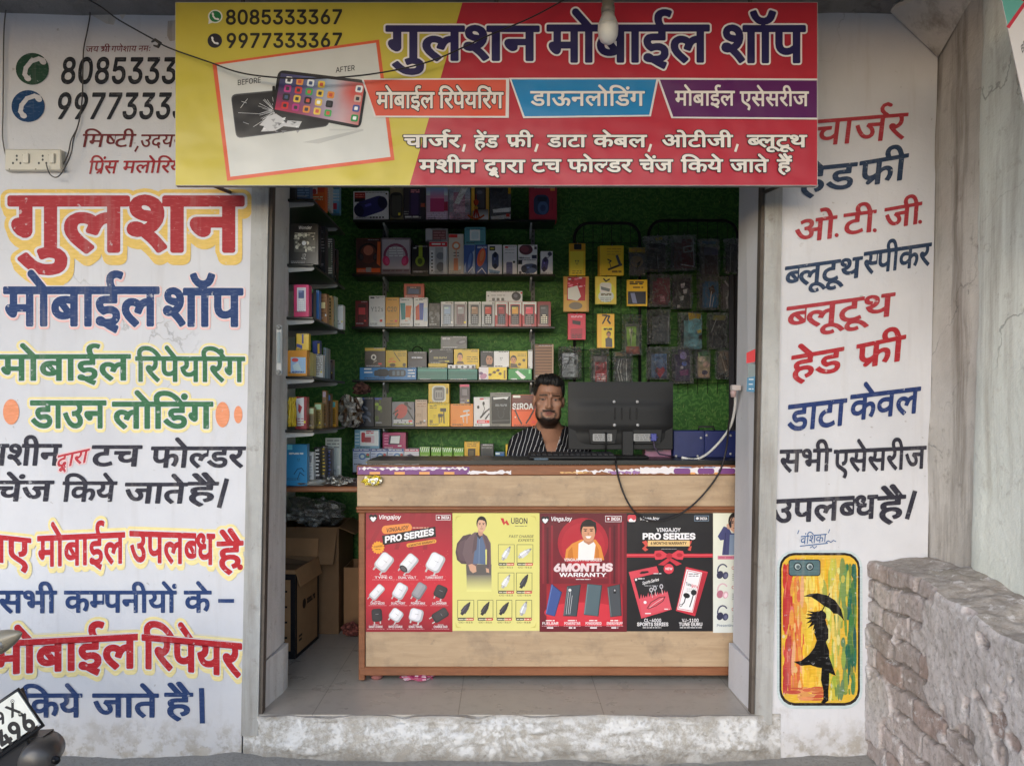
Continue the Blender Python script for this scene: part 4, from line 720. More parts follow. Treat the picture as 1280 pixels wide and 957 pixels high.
# inner walls and ceiling
XI, XR, YB = -1.30, 1.50, 1.60
m = MB(); m.box(XI-0.1, 0.30, 0, XI, YB+0.1, 2.75); m.build('inner_wall', MAT['inner wall paint'], shop)
m = MB(); m.box(XR, 0.30, 0, XR+0.1, YB+0.1, 2.75); m.build('inner_wall', MAT['inner wall paint'], shop)
m = MB(); m.box(XI-0.1, YB, 0, XR+0.1, YB+0.1, 2.75); bw = m.build('back_wall', MAT['green'], shop); bw['label'] = 'back wall lined with embossed green sheet'
m = MB(); m.box(XI-0.3, 0.05, 2.75, XR+0.3, YB+0.2, 2.85); m.build('ceiling', MAT['inner wall paint'], shop)
m = MB(); m.box(-1.4, 0.012, 2.45, 1.55, 0.25, CANZ); m.build('lintel', MAT['inner wall paint'], shop)
# jamb reveals
def jamb(sign, base_y):
    m = MB(); zs = [0.0, 0.20, 0.205, 2.5]
    for a, b, w in ((0, 1, 0.018), (2, 3, 0.0)):
        z0, z1 = zs[a], zs[b]
        if sign < 0:
            f = lambda z: (-0.987+0.022*(z-1.27)-0.003, -0.990+0.012*(z-1.27)+w)
            (o0, i0), (o1, i1) = f(z0), f(z1)
            v = [(o0-0.2, 0.045, z0), (o0, 0.045-w, z0), (i0, 0.24, z0), (i0, 0.32, z0), (o0-0.2, 0.32, z0)]
            v2 = [(o1-0.2, 0.045, z1), (o1, 0.045-w, z1), (i1, 0.24, z1), (i1, 0.32, z1), (o1-0.2, 0.32, z1)]
        else:
            f = lambda z: (1.063+0.022*(z-1.27), 1.060+0.014*(z-1.27)-w)
            (o0, i0), (o1, i1) = f(z0), f(z1)
            v = [(o0+0.2, 0.045, z0), (o0, 0.045-w, z0), (i0, 0.24, z0), (i0, 0.32, z0), (1.52, 0.32, z0)]
            v2 = [(o1+0.2, 0.045, z1), (o1, 0.045-w, z1), (i1, 0.24, z1), (i1, 0.32, z1), (1.52, 0.32, z1)]
        k = 5; fs = [tuple(range(k-1, -1, -1)), tuple(range(k, 2*k))]+[(i, (i+1) % k, k+(i+1) % k, k+i) for i in range(k)]
        m.add(v+v2, fs)
    return m.build('door_jamb', MAT['inner plaster' if sign < 0 else 'wall'], shop)
jamb(-1, 0); jamb(1, 0)
# shutter guide channels, one on each side of the opening
def rail(sign):
    m = MB(); z0, z1 = (-0.085 if sign < 0 else -0.04), 2.6
    for a, b, ya, yb in ((0.0, 0.070, -0.006, 0.012), (0.0, 0.003, 0.012, 0.05)):
        v = []
        for z in (z0, z1):
            base = xwl(z)+0.001 if sign < 0 else xwr(z)-0.001
            p, q = (base+a, base+b) if sign < 0 else (base-b, base-a)
            v += [(p, ya, z), (q, ya, z), (q, yb, z), (p, yb, z)]
        m.add(v, [(3,2,1,0),(4,5,6,7),(0,1,5,4),(1,2,6,5),(2,3,7,6),(3,0,4,7)])
    o = m.build('shutter_rail', MAT['rail paint'])
    m = MB(); v = []
    for z in (z0, z1):
        base = xwl(z)+0.001 if sign < 0 else xwr(z)-0.001; p, q = (base+0.0705, base+0.084) if sign < 0 else (base-0.084, base-0.0705); v += [(p, 0.004, z), (q, 0.004, z), (q, 0.043, z), (p, 0.043, z)]
    m.add(v, [(3,2,1,0),(4,5,6,7),(0,1,5,4),(1,2,6,5),(2,3,7,6),(3,0,4,7)]); m.build('rail_slot', MAT['shaded rusty slot'], o)  # rust-brown strip; the open groove's dark inside is put into its colour
    return tag(o, 'grey painted steel shutter channel beside the %s' % ('left wall and cardboard boxes' if sign < 0 else 'right wall with the painted phone'), 'shutter rail', 'shutter guide rails')
rail(-1); rail(1)
# brick parapet on the right: bricks, mortar and broken render are displaced geometry
def parapet():
    xl, xr, H = 1.512, 1.80, 0.622; m = MB()
    ys = np.concatenate([np.linspace(0.02, -1.0, 260), np.linspace(-1.005, -1.75, 90)]); zs = np.linspace(GZ-0.05, H, 170); Yg, Zg = np.meshgrid(ys, zs)
    def relief(Yq, Zq, seed=0.0):
        # flat brick faces a little out of line, raked joints, and sheets of broken plaster still holding on
        w1 = 0.016*fbm(Yq*6+seed, Zq*6, Yq*0+1, 4); w2 = 0.016*fbm(Yq*6, Zq*6+seed, Yq*0+5, 4)
        row = np.floor((Zq+w2)/0.092); uu = (Yq+w1)/0.205+0.5*(row % 2)+0.13*row; fy = uu % 1; fz = ((Zq+w2)/0.092) % 1; col = np.floor(uu)
        e = np.minimum(np.minimum(fy, 1-fy)*0.205, np.minimum(fz, 1-fz)*0.092)
        rnd = lambda k: vnoise(col*3.7+0.5+k, row*5.1+0.5, row*0+k)
        jd = 1-np.clip((e-0.004-0.004*vnoise(Yq*22, Zq*22, Yq*0+6))/0.005, 0, 1)
        cv = fbm(Yq*3.1+3, Zq*3.1, Yq*0+9, 5)+0.25*vnoise(Yq*16, Zq*16, Yq*0+3); cover = np.clip((cv-0.02)/0.06, 0, 1)
        face = 0.007*rnd(0)+0.006*rnd(3)*(fy-.5)+0.006*rnd(5)*(fz-.5)
        d = (face-0.017*jd)*(1-cover)+cover*(0.010+0.003*vnoise(Yq*5, Zq*5, Yq*0+2))+0.0022*fbm(Yq*26, Zq*26, Yq*0+seed, 4)
        return d, jd*(1-cover), rnd(7), cover
    d, j, cell, cover = relief(Yg, Zg); drop = 0.035*fbm(Yg*3, Yg*0, Yg*0+2, 3)-0.06*np.clip((-Yg-0.55)/0.3, 0, 1)
    Tz = (Zg-zs[0])/(zs[-1]-zs[0]); edge = np.clip((Tz-0.975)/0.025, 0, 1)
    X = xl-d+0.009*edge**2; Z = Zg+drop*Tz
    b = len(m.v); m.grid(X, Yg, Z)
    # colours of the pieces themselves: washed faces, bare brick, grey mortar
    wash = np.clip(0.55+0.9*cell+0.5*fbm(Yg*6+1, Zg*6, Yg*0+7, 4), 0, 1)[..., None]; bare = np.clip((cell-0.45)*6, 0, 1)[..., None]*0.7; cv = cover[..., None]
    cc = np.array((0.40, 0.33, 0.30))*(1-wash)+np.array((0.68, 0.59, 0.565))*wash; cc = cc*(1-bare)+np.array((0.30, 0.17, 0.12))*bare
    cc = cc*(1-cv)+np.array((0.70, 0.65, 0.635))*cv
    cc = cc*(1-0.85*j[..., None])+np.array((0.20, 0.175, 0.15))*0.85*j[..., None]; cc = cc.reshape(-1, 3)
    for k, f in enumerate(m.f): m.c[k] = [tuple(cc[q]) for q in f]
    ts = np.linspace(0, 1, 30); Yt, T = np.meshgrid(ys, ts)
    Xt = X[-1][None, :]+(xr-X[-1][None, :])*T
    Zt = Z[-1][None, :]+0.007*np.sin(np.clip(T, 0, .5)*3.14)+T*(1-T)*0.05*fbm(Xt*12, Yt*9, T*0, 4)+0.012*T
    m.grid(Xt, Yt, Zt, (170, 163, 153))
    o = m.build('parapet_wall', MAT['brick'], origin=(1.65, -0.8, GZ))
    tag(o, 'low crumbling brick parapet with flaking pinkish wash beside the painted phone', 'low wall')
parapet()

# ------------------------------------------------------------ painted lettering on the walls (sub-parts of each wall)
RED = (176, 48, 54); DRED = (120, 40, 46); NAVY = (44, 66, 112); BLK = (50, 49, 60); GRN = (62, 112, 78); YEL = (232, 196, 110); CRM = (240, 222, 160); WHT = (222, 220, 224); PNK = (240, 190, 186)
LN = [0]
def letter(z, par, col, words, name='painted_lettering', off=8, halos=(), slant=0.0, label=None, extra=None, bend=0.0):
    LN[0] += 1; a = Art(zmap(z, WY-0.0007-0.00005*LN[0], 1.2e-5), scale=1/ZM[z][2])
    for w in words:
        a.t(w[0], w[1], w[2], w[3], w[4], w[5], w[6] if len(w) > 6 else col, off=off, halos=halos, slant=slant, bend=bend)
    if extra: extra(a)
    o = a.mb.build(name, MAT['enamel'], par)
    if label: o['label'] = label
    return o
LW, RW = wl, wr
letter('A', LW, DRED, [("जय", 402,247,462,246,27), ("श्री", 472,246,516,245,27), ("गणेशाय", 522,245,640,244,27), ("नमः", 650,244,708,243,27)], off=1.5, slant=0.15, label='small dark red invocation in Hindi')
letter('A', LW, (38,40,48), [("80853333", 278,392,912,392,118)], off=9, slant=0.10)
letter('A', LW, (38,40,48), [("99773333", 254,558,882,558,118)], off=9, slant=0.14)
letter('A', LW, (112,44,48), [("मिष्टी", 380,692,628,692,60), ("उदयर", 655,692,850,692,58)], off=3, slant=0.2, extra=lambda a: a.l([(648,690),(636,712)], 9, (112,44,48)))
letter('A', LW, (160,44,52), [("प्रिंस", 412,818,545,816,60), ("मलोरिया", 572,814,880,812,56)], off=4, slant=0.2)
def ph_icon(cx, cy, col, sc):
    a = Art(zmap('A', WY-0.0012, 4e-5)); a.e(cx, cy, 78*sc, 75*sc, col, n=36)
    p = [(cx+52,cy-40),(cx+30,cy-48),(cx-5,cy-36),(cx-30,cy-5),(cx-36,cy+25),(cx-22,cy+45)]
    for w in (1, 2): a.l(p, 21, (205,202,205))
    a.e(cx+50, cy-34, 17, 13, (205,202,205), 30); a.e(cx-22, cy+44, 17, 13, (205,202,205), 30)
    for q in p[1:-1]: a.e(q[0], q[1], 10.5, 10.5, (205,202,205))
    o = a.mb.build('phone_icon', MAT['enamel'], LW); return o
ph_icon(152, 325, (38, 72, 56), 1.0)['label'] = 'green round telephone icon'
ph_icon(132, 500, (22, 62, 104), 1.0)['label'] = 'blue round telephone icon'
HB = [(34, YEL, 0, 0), (30, YEL, 3, 18), (30, YEL, 6, 34), (9+8, WHT, 0, 0)]
letter('B', LW, (172, 56, 62), [("गुलशन", 48,312,1132,312,246)], off=9, halos=[(30, YEL, 0, 0), (28, YEL, 4, 18), (26, YEL, 6, 34), (17, WHT, 0, 0)], label='large red shop name with yellow outline')
HP = [(18, PNK, 2, 4), (13, WHT, 0, 0)]
letter('B', LW, NAVY, [("मोबाईल", 22,662,740,662,172), ("शॉप", 764,664,1135,665,168)], off=9, halos=HP)
HY = [(30, CRM, 0, 0), (28, CRM, 2, 5), (15, WHT, 0, 0)]
letter('B', LW, GRN, [("मोबाईल", 2,922,608,920,116), ("रिपेयरिंग", 640,926,1148,928,112)], off=7, halos=HY)
letter('C', LW, GRN, [("डाउन", 146,203,494,203,122), ("लोडिंग", 532,205,996,205,118)], off=8, halos=HY)
for ov in ((52,130,38,60),(1047,143,33,60),(1121,143,20,41)): letter('C', LW, GRN, [], name='painted_oval', extra=lambda a: a.e(*ov, (232,150,110), n=30))
letter('C', LW, BLK, [("मशीन", -72,380,276,380,96), ("टच", 428,384,654,384,94), ("फोल्डर", 706,390,1142,390,94)], off=7, slant=0.10)
letter('C', LW, (186,56,66), [("द्वारा", 262,398,408,366,62)], off=6, slant=0.2, halos=[(22, PNK, 0, 0), (12, WHT, 0, 0)])
letter('C', LW, BLK, [("चेंज", -24,548,238,548,92), ("किये", 288,550,536,550,90), ("जाते", 582,558,868,558,92), ("है", 878,552,1010,552,90)], off=7, slant=0.12, extra=lambda a: a.l([(1066,450),(1032,575)], 22, BLK))
HR = [(34, CRM, 0, 0), (30, CRM, 3, 12), (15, WHT, 0, 0)]
letter('C', LW, (186,44,52), [("नए", -82,826,140,850,122), ("मोबाईल", 178,856,584,838,138), ("उपलब्ध", 612,832,1008,846,138), ("है", 1024,866,1138,862,122)], off=7, halos=HR, extra=lambda a: a.e(1130,860,14,14,(186,44,52)))
letter('D', LW, NAVY, [("सभी", -6,170,262,170,100), ("कम्पनीयों", 304,168,826,168,98), ("के", 868,168,990,168,98)], off=6.5, extra=lambda a: a.l([(1032,115),(1096,115)], 18, NAVY))
letter('D', LW, (184,38,46), [("मोबाईल", -34,460,642,426,150), ("रिपेयर", 672,428,1130,470,150)], off=9, halos=[(32, CRM, 0, 0), (28, CRM, 3, 12), (16, WHT, 0, 0)], bend=4)
letter('D', LW, NAVY, [("किये", 98,660,380,660,106), ("जाते", 438,660,740,660,106), ("है", 778,654,900,654,104)], off=7, extra=lambda a: a.l([(948,532),(952,684)], 24, NAVY))
CH, HV = (170, 58, 66), (50, 66, 92)
letter('E', RW, CH, [("चार्जर", 150,364,380,346,64)], off=2.5, slant=0.12)
letter('E', RW, HV, [("हेड", 116,482,254,468,62), ("फ्री", 264,466,382,446,62)], off=5, slant=0.10)
def dots(z, pts, c, r=5): return lambda a: [a.e(x, y, r, r, c) for x, y in pts]
letter('E', RW, CH, [("ओ", 104,606,206,592,54), ("टी", 226,586,304,576,52), ("जी", 328,572,418,556,52)], off=5, slant=0.08, extra=dots('E', [(211,586),(306,574),(419,553)], CH))
letter('E', RW, HV, [("ब्लूटूथ", 80,716,270,690,50), ("स्पीकर", 276,684,442,660,54)], off=6, slant=0.08)
letter('E', RW, CH, [("ब्लूटूथ", 84,822,350,786,56)], off=5, slant=0.08)
letter('E', RW, (172,46,54), [("हेड", 96,946,222,924,58), ("फ्री", 258,920,376,896,60)], off=6, slant=0.08)
letter('F', RW, (40,58,108), [("डाटा", 84,152,222,136,62), ("केवल", 234,126,400,106,60)], off=6, slant=0.08)
letter('F', RW, BLK, [("सभी", 66,250,188,246,52), ("एसेसरीज", 196,250,416,240,52)], off=6, slant=0.05)
letter('F', RW, BLK, [("उपलब्ध", 48,372,298,360,54), ("है", 302,364,364,360,54)], off=7, slant=0.05, extra=lambda a: a.l([(392,298),(374,360)], 11, BLK))
def sigx(a):
    c = (60,100,150); a.l([(116,428),(182,421)], 2.2, c); a.l([(110,398),(113,390)], 2, c); a.l([(184,396),(187,388)], 2, c)
    a.l([(140,432),(146,428),(150,433),(156,428)], 1.8, c); a.l([(178,419),(184,415),(190,419),(196,414),(202,417)], 2, c)
letter('F', RW, (60,100,150), [("वंशिका", 116,424,178,418,20)], off=0, slant=0.1, extra=sigx, label='small blue signature of the painter')
for sm, sc_ in (([(330,-30),(440,-30),(480,30),(545,92),(535,118),(500,112),(420,66),(360,40)], (112,106,98)), ([(545,-30),(600,-30),(600,60),(575,92),(556,60)], (96,92,96)), ([(790,100),(830,95),(830,190),(800,195),(786,170)], (122,112,100))):
    a = Art(zmap('A', WY-0.0004, 1e-5)); a.q(sm, sc_); a.mb.build('cement_smear', MAT['grey plaster'], LW)
# painted phone cover with the umbrella silhouette
def mural():
    a = Art(zmap('F', WY-0.0007, 5e-6)); rs = random.Random(3)
    a.rr(60,438,266,820,42,(196,208,210)); a.rr(66,444,260,812,36,(36,28,26)); a.rr(71,450,255,805,32,(226,182,60))
    def inside(x, y): return 72 < x < 254 and 452 < y < 804
    def dab(x, y, w, h, c):
        x0, x1 = max(74, x-w), min(252, x+w); y0, y1 = max(456, y-h), min(800, y+h)
        cor = 26
        for xx in (x0, x1):
            if xx < 74+cor or xx > 252-cor: y0 = max(y0, 456+14); y1 = min(y1, 800-14)
        if x1-x0 > 1 and y1-y0 > 2: a.e((x0+x1)/2, (y0+y1)/2, (x1-x0)/2, (y1-y0)/2, tuple(min(255, max(0, v+rs.randint(-8, 8))) for v in c), 0 if x1 > 246 or x0 < 80 else rs.uniform(-5, 5), 12)
    for i in range(420):
        x = rs.uniform(74, 252); y = rs.uniform(462, 796); u = x+rs.gauss(0, 5)
        if u < 95: c = rs.choice([(192,60,50),(202,76,62),(184,52,46),(216,120,104)])
        elif u < 122: c = rs.choice([(214,124,62),(224,150,66),(226,176,120),(212,108,58)])
        elif u < 178: c = rs.choice([(232,190,60),(226,176,50),(238,206,96),(222,168,44)])
        elif u < 205: c = rs.choice([(196,190,70),(222,214,130),(160,170,70),(230,206,96)])
        elif u < 228: c = rs.choice([(120,146,80),(150,164,76),(104,140,84),(196,186,80)])
        else: c = rs.choice([(44,100,82),(54,112,84),(76,122,76),(120,140,66)])
        dab(x, y, rs.uniform(2, 6.5), rs.uniform(8, 46), c)
    for i in range(26): dab(rs.uniform(90,170), rs.uniform(770,800), rs.uniform(6,20), rs.uniform(2,5), rs.choice([(206,110,70),(220,150,90),(196,84,60)]))
    a.rr(88,460,165,500,7,(34,42,44)); a.rr(90,462,163,498,6,(86,112,116))
    for cx in (110, 139): a.e(cx,477,10,10,(44,54,58)); a.e(cx,477,7,7,(176,190,190)); a.e(cx+1,478,4.5,4.5,(80,96,100))
    K = (14, 13, 14)
    a.q([(124,549),(138,543),(158,541),(180,546),(200,558),(215,580),(222,608),(214,598),(206,591),(196,590),(186,578),(172,571),(158,560),(142,550)], K)
    a.l([(187,542),(172,578),(166,588)], 2.6, K)
    a.e(167,596,12,13,K); a.q([(160,584),(150,586),(132,584),(146,590),(130,592),(144,597),(128,602),(142,604),(130,614),(144,611),(134,626),(150,616),(146,632),(158,618),(166,606)], K)
    a.q([(152,612),(166,604),(178,612),(184,628),(184,650),(178,658),(186,680),(186,694),(202,740),(186,733),(176,722),(158,720),(140,714),(118,716),(100,706),(118,704),(138,688),(150,672),(156,655),(150,638)], K)
    a.q([(168,718),(186,726),(186,752),(184,775),(184,800),(174,806),(166,804),(172,796),(172,776),(166,750)], K)
    a.l([(176,612),(170,596),(168,584)], 6, K)
    o = a.mb.build('painted_picture', MAT['enamel'], RW); o['label'] = 'painted phone cover with black silhouette of a girl under an umbrella'
mural()

# ------------------------------------------------------------ the printed shop board
SY = -0.29
def board():
    x0, _, z1 = P(219, 3, SY); x1, _, z0 = P(1022, 232, SY)
    t = thing('shop_signboard', 'long yellow and red printed shop board above the shop opening', 'signboard', ((x0+x1)/2, SY, z0))
    m = MB(); w = 0.022
    for a in ((x0, z0, x1, z0+w), (x0, z1-w, x1, z1), (x0, z0+w, x0+w, z1-w), (x1-w, z0+w, x1, z1-w), (x0+(x1-x0)*.33, z0+w, x0+(x1-x0)*.33+w, z1-w), (x0+(x1-x0)*.66, z0+w, x0+(x1-x0)*.66+w, z1-w)):
        m.box(a[0], SY+0.004, a[1], a[2], SY+0.026, a[3], (120,118,115))
    m.build('frame', MAT['painted metal'], t)
    m = MB()
    for x in (x0+0.25, (x0+x1)/2, x1-0.25): m.tube([(x, SY+0.015, z1-0.01), (x, SY+0.015, CANZ+0.04)], 0.008, (70,66,62))
    for x in (x0+0.1, x1-0.1): m.tube([(x, SY+0.015, z0+0.02), (x, 0.02, z0+0.06)], 0.008, (70,66,62))
    m.build('hanger', MAT['painted metal'], t)
    mb = MB(); a = Art(zmap('_', SY, 3e-5), mb)
    a.mb.box(x0, SY, z0, x1, SY+0.0035, z1, (190,188,186)); YB_, RB = (204,187,72), (180,42,58)
    a.r(219.5,3.5,1021.5,231.5,RB); a.q([(219.5,3.5),(578,3.5),(512,231.5),(219.5,231.5)], YB_)
    G = Art(zmap('G', SY, 3e-5), mb, 1/2.98); G.k = 6
    DK = (36,34,38)
    G.e(176,62,27,25,(235,238,232),n=26); G.q([(152,70),(150,90),(168,84)], (235,238,232)); G.e(176,62,22,20.5,(40,130,74),n=26)
    for c_ in ((176,62,1.0),(174,152,1.0)):
        if c_[1] > 100: G.e(174,152,27,27,(40,38,52),n=26)
        x, y, q = c_; p = [(x-9,y-11),(x-8,y-1),(x-1,y+8),(x+10,y+11)]; G.l(p,6,(240,240,240)); G.e(x-9,y-9,4,6,(240,240,240),-20); G.e(x+9,y+10,6,4,(240,240,240),20)
    G.t("8085333367", 212,91,652,89,52,DK,off=10); G.t("9977333367", 214,178,652,176,52,DK,off=10)
    G.q([(165,236),(785,148),(843,596),(220,673)], (222,96,60)); G.q([(181,242),(774,160),(828,584),(232,658)], (212,212,208))
    G.g(600,480,727,487,(196,196,194),(205,205,203)); G.q([(500,530),(727,480),(727,487),(560,535)], (188,188,186))
    G.t("BEFORE",258,318,346,307,19,(60,58,60),off=7); G.t("AFTER",624,271,695,262,19,(60,58,60),off=7)
    def quad_phone(A_, B_, C_, D_, rad, c, layers=()):
        pts = []; Q = [np.array(p, float) for p in (A_, B_, C_, D_)]
        for i in range(4):
            p, pr, nx = Q[i], Q[i-1], Q[(i+1) % 4]; u = (pr-p)/np.linalg.norm(pr-p); v = (nx-p)/np.linalg.norm(nx-p)
            for tt in np.linspace(0, 1, 5): pts.append(tuple((1-tt)**2*(p+u*rad)+2*tt*(1-tt)*p+tt*tt*(p+v*rad)))
        G.q(pts, c)
    quad_phone((233,352),(600,318),(600,470),(254,516),22,(70,70,76)); quad_phone((237,357),(598,323),(597,466),(257,511),20,(30,30,36))
    W_ = (214,214,218)
    rs = random.Random(5); cx, cy = 398, 415
    for i in range(34):
        an = rs.uniform(1.5, 5.2); r1 = rs.uniform(25, 95); r0 = rs.uniform(4, 20)
        G.l([(cx+math.cos(an)*r0, cy-math.sin(an)*r0*.9), (cx+math.cos(an)*r1*.75, cy-math.sin(an)*r1*.6)], rs.uniform(.8, 1.6), W_)
    G.q([(372,432),(402,424),(440,448),(498,452),(486,476),(430,470),(398,488),(346,490),(358,470),(340,466)], (206,206,210))
    for i in range(16): x = rs.uniform(345,480); y = rs.uniform(440,488); G.q([(x,y),(x+rs.uniform(6,22),y+rs.uniform(-7,5)),(x+rs.uniform(2,14),y+rs.uniform(4,11))], rs.choice([(120,120,126),(60,60,66),(236,236,238),(160,160,165)]))
    for p in ([(270,402),(280,388),(296,368)],[(262,420),(340,424),(396,404)],[(280,455),(300,462)],[(318,472),(350,452),(376,440)],[(274,378),(292,384)]): G.l(p, 1.4, W_)
    quad_phone((410,260),(744,300),(716,480),(386,416),26,(20,20,28))
    # screen: blended wallpaper, then the app icons
    S = [np.array(p, float) for p in ((416,268),(738,306),(712,472),(392,411))]
    def sp(u, v): return tuple((S[0]*(1-u)+S[1]*u)*(1-v)+(S[3]*(1-u)+S[2]*u)*v)
    def scol(u, v):
        stops = [(0,(52,52,96)),(.2,(70,70,120)),(.38,(110,120,160)),(.6,(176,190,204)),(.8,(206,170,176)),(1,(206,120,120))]
        for (a0, c0), (a1, c1) in zip(stops[:-1], stops[1:]):
            if a0 <= u <= a1: f = (u-a0)/(a1-a0); c = [c0[i]+(c1[i]-c0[i])*f for i in range(3)]; break
        k = max(0, v-.35)*1.4*max(0, 1-u*1.25); rd = (190,50,86); c = [c[i]+(rd[i]-c[i])*min(1, k*1.3) for i in range(3)]
        k2 = max(0, 1-abs(u-.88)*5)*max(0, 1-abs(v-.25)*2.4); rd = (216,70,60); return tuple(c[i]+(rd[i]-c[i])*k2 for i in range(3))
    N_, M_ = 14, 7
    for i in range(N_):
        for j in range(M_):
            uv = [(i/N_,j/M_),((i+1)/N_,j/M_),((i+1)/N_,(j+1)/M_),(i/N_,(j+1)/M_)]
            uv = [(min(.985,max(.015,u)),min(.97,max(.03,v))) for u, v in uv]
            G.q([sp(*w) for w in uv], [scol(*w) for w in uv], keep=True)
    G.k += 1
    ic = [(236,236,238),(216,60,60),(70,140,200),(232,150,70),(40,40,46),(70,170,90),(240,240,240),(196,60,140),(120,190,220),(236,200,80)]
    n_ = 0
    def icon(u, v, c):
        x, y = sp(u, v); w = 13; ux, uy = (S[1]-S[0])/np.linalg.norm(S[1]-S[0]); vx, vy = (S[3]-S[0])/np.linalg.norm(S[3]-S[0])
        Rr = lambda s: [(x+ux*a_*w*s+vx*b_*w*s, y+uy*a_*w*s+vy*b_*w*s) for a_, b_ in ((-1,-.7),(-.7,-1),(.7,-1),(1,-.7),(1,.7),(.7,1),(-.7,1),(-1,.7))]
        G.q(Rr(1), c); G.q(Rr(.5), rs.choice([(250,250,250),(70,90,130),(210,90,70),(60,60,66)]))
    for i in range(5):
        for j in range(4):
            if i == 4 and j in (0,): continue
            icon(.12+i*.125, .18+j*.215, ic[(i*3+j*7+i*j) % 10])
    for j, c in enumerate(((236,236,236),(210,180,170),(70,90,160),(40,150,80))): icon(.93, .17+j*.22, c)
    G.rr(388,320,398,362,4,(14,14,18)); 
    NV = (38,32,84); WO = [(17,(232,226,226),0,0)]
    G.t("गुलशन", 815,222,1374,223,122,NV,off=8,halos=WO)
    H = Art(zmap('H', SY, 3e-5), mb, 1/3.05); H.k = G.k
    H.t("मोबाईल", 198,234,806,234,134,NV,off=8,halos=WO); H.t("शॉप", 856,236,1172,236,134,NV,off=8,halos=WO)
    WB = (226,218,216)
    G.k = H.k
    G.q([(720,293),(1270,291),(1268,439),(768,437)], WB); G.q([(728,298),(1258,297),(1256,432),(773,431)], (216,84,62))
    H.k = G.k+2
    H.q([(50,297),(620,297),(590,444),(104,451)], WB); H.q([(58,303),(611,303),(584,438),(109,444)], (28,128,184))
    H.q([(614,297),(1224.5,300),(1224.5,456),(668,451)], WB); H.q([(624,304),(1223,307),(1223,449),(675,445)], (92,30,92))
    G.k = H.k; KO = [(17,(26,22,28),0,0)]; LT = (232,224,216)
    G.t("मोबाईल",776,402,990,402,57,LT,off=6,halos=KO); G.t("रिपेयरिंग",1008,402,1246,402,57,LT,off=6,halos=KO)
    H.t("डाऊनलोडिंग",132,403,564,403,54,LT,off=5,halos=[(8,(20,80,130),1,2)]); H.t("मोबाईल",682,402,908,402,54,LT,off=5,halos=[(8,(60,20,60),1,2)]); H.t("एसेसरीज",930,404,1190,404,54,LT,off=5,halos=[(8,(60,20,60),1,2)])
    G.t("चार्जर",878,548,1085,548,44,LT,off=7,halos=KO); H.k = G.k
    G.l([(1104,540),(1098,562)],9,LT); G.t("हेंड",1140,549,1228,549,44,LT,off=7,halos=KO)
    H.t("फ्री",40,560,138,560,44,LT,off=7,halos=KO); H.l([(158,552),(150,576)],9,LT); H.t("डाटा",197,560,342,560,44,LT,off=7,halos=KO); H.t("केबल",372,560,572,560,44,LT,off=7,halos=KO); H.l([(590,552),(582,576)],9,LT)
    H.t("ओटीजी",632,560,900,560,44,LT,off=7,halos=KO); H.l([(920,552),(912,576)],9,LT); H.t("ब्लूटूथ",958,560,1182,560,44,LT,off=7,halos=KO)
    G.t("मशीन",936,641,1146,641,45,LT,off=7,halos=KO); G.t("द्वारा",1178,641,1326,642,45,LT,off=7,halos=KO)
    for w, xa, xb in (("टच",138,246),("फोल्डर",275,516),("चेंज",548,672),("किये",706,862),("जाते",893,1036),("हैं",1072,1124)): H.t(w, xa, 655, xb, 655, 46, LT, off=7, halos=KO)
    mb.build('printed_face', MAT['flex vinyl'], t)
board()

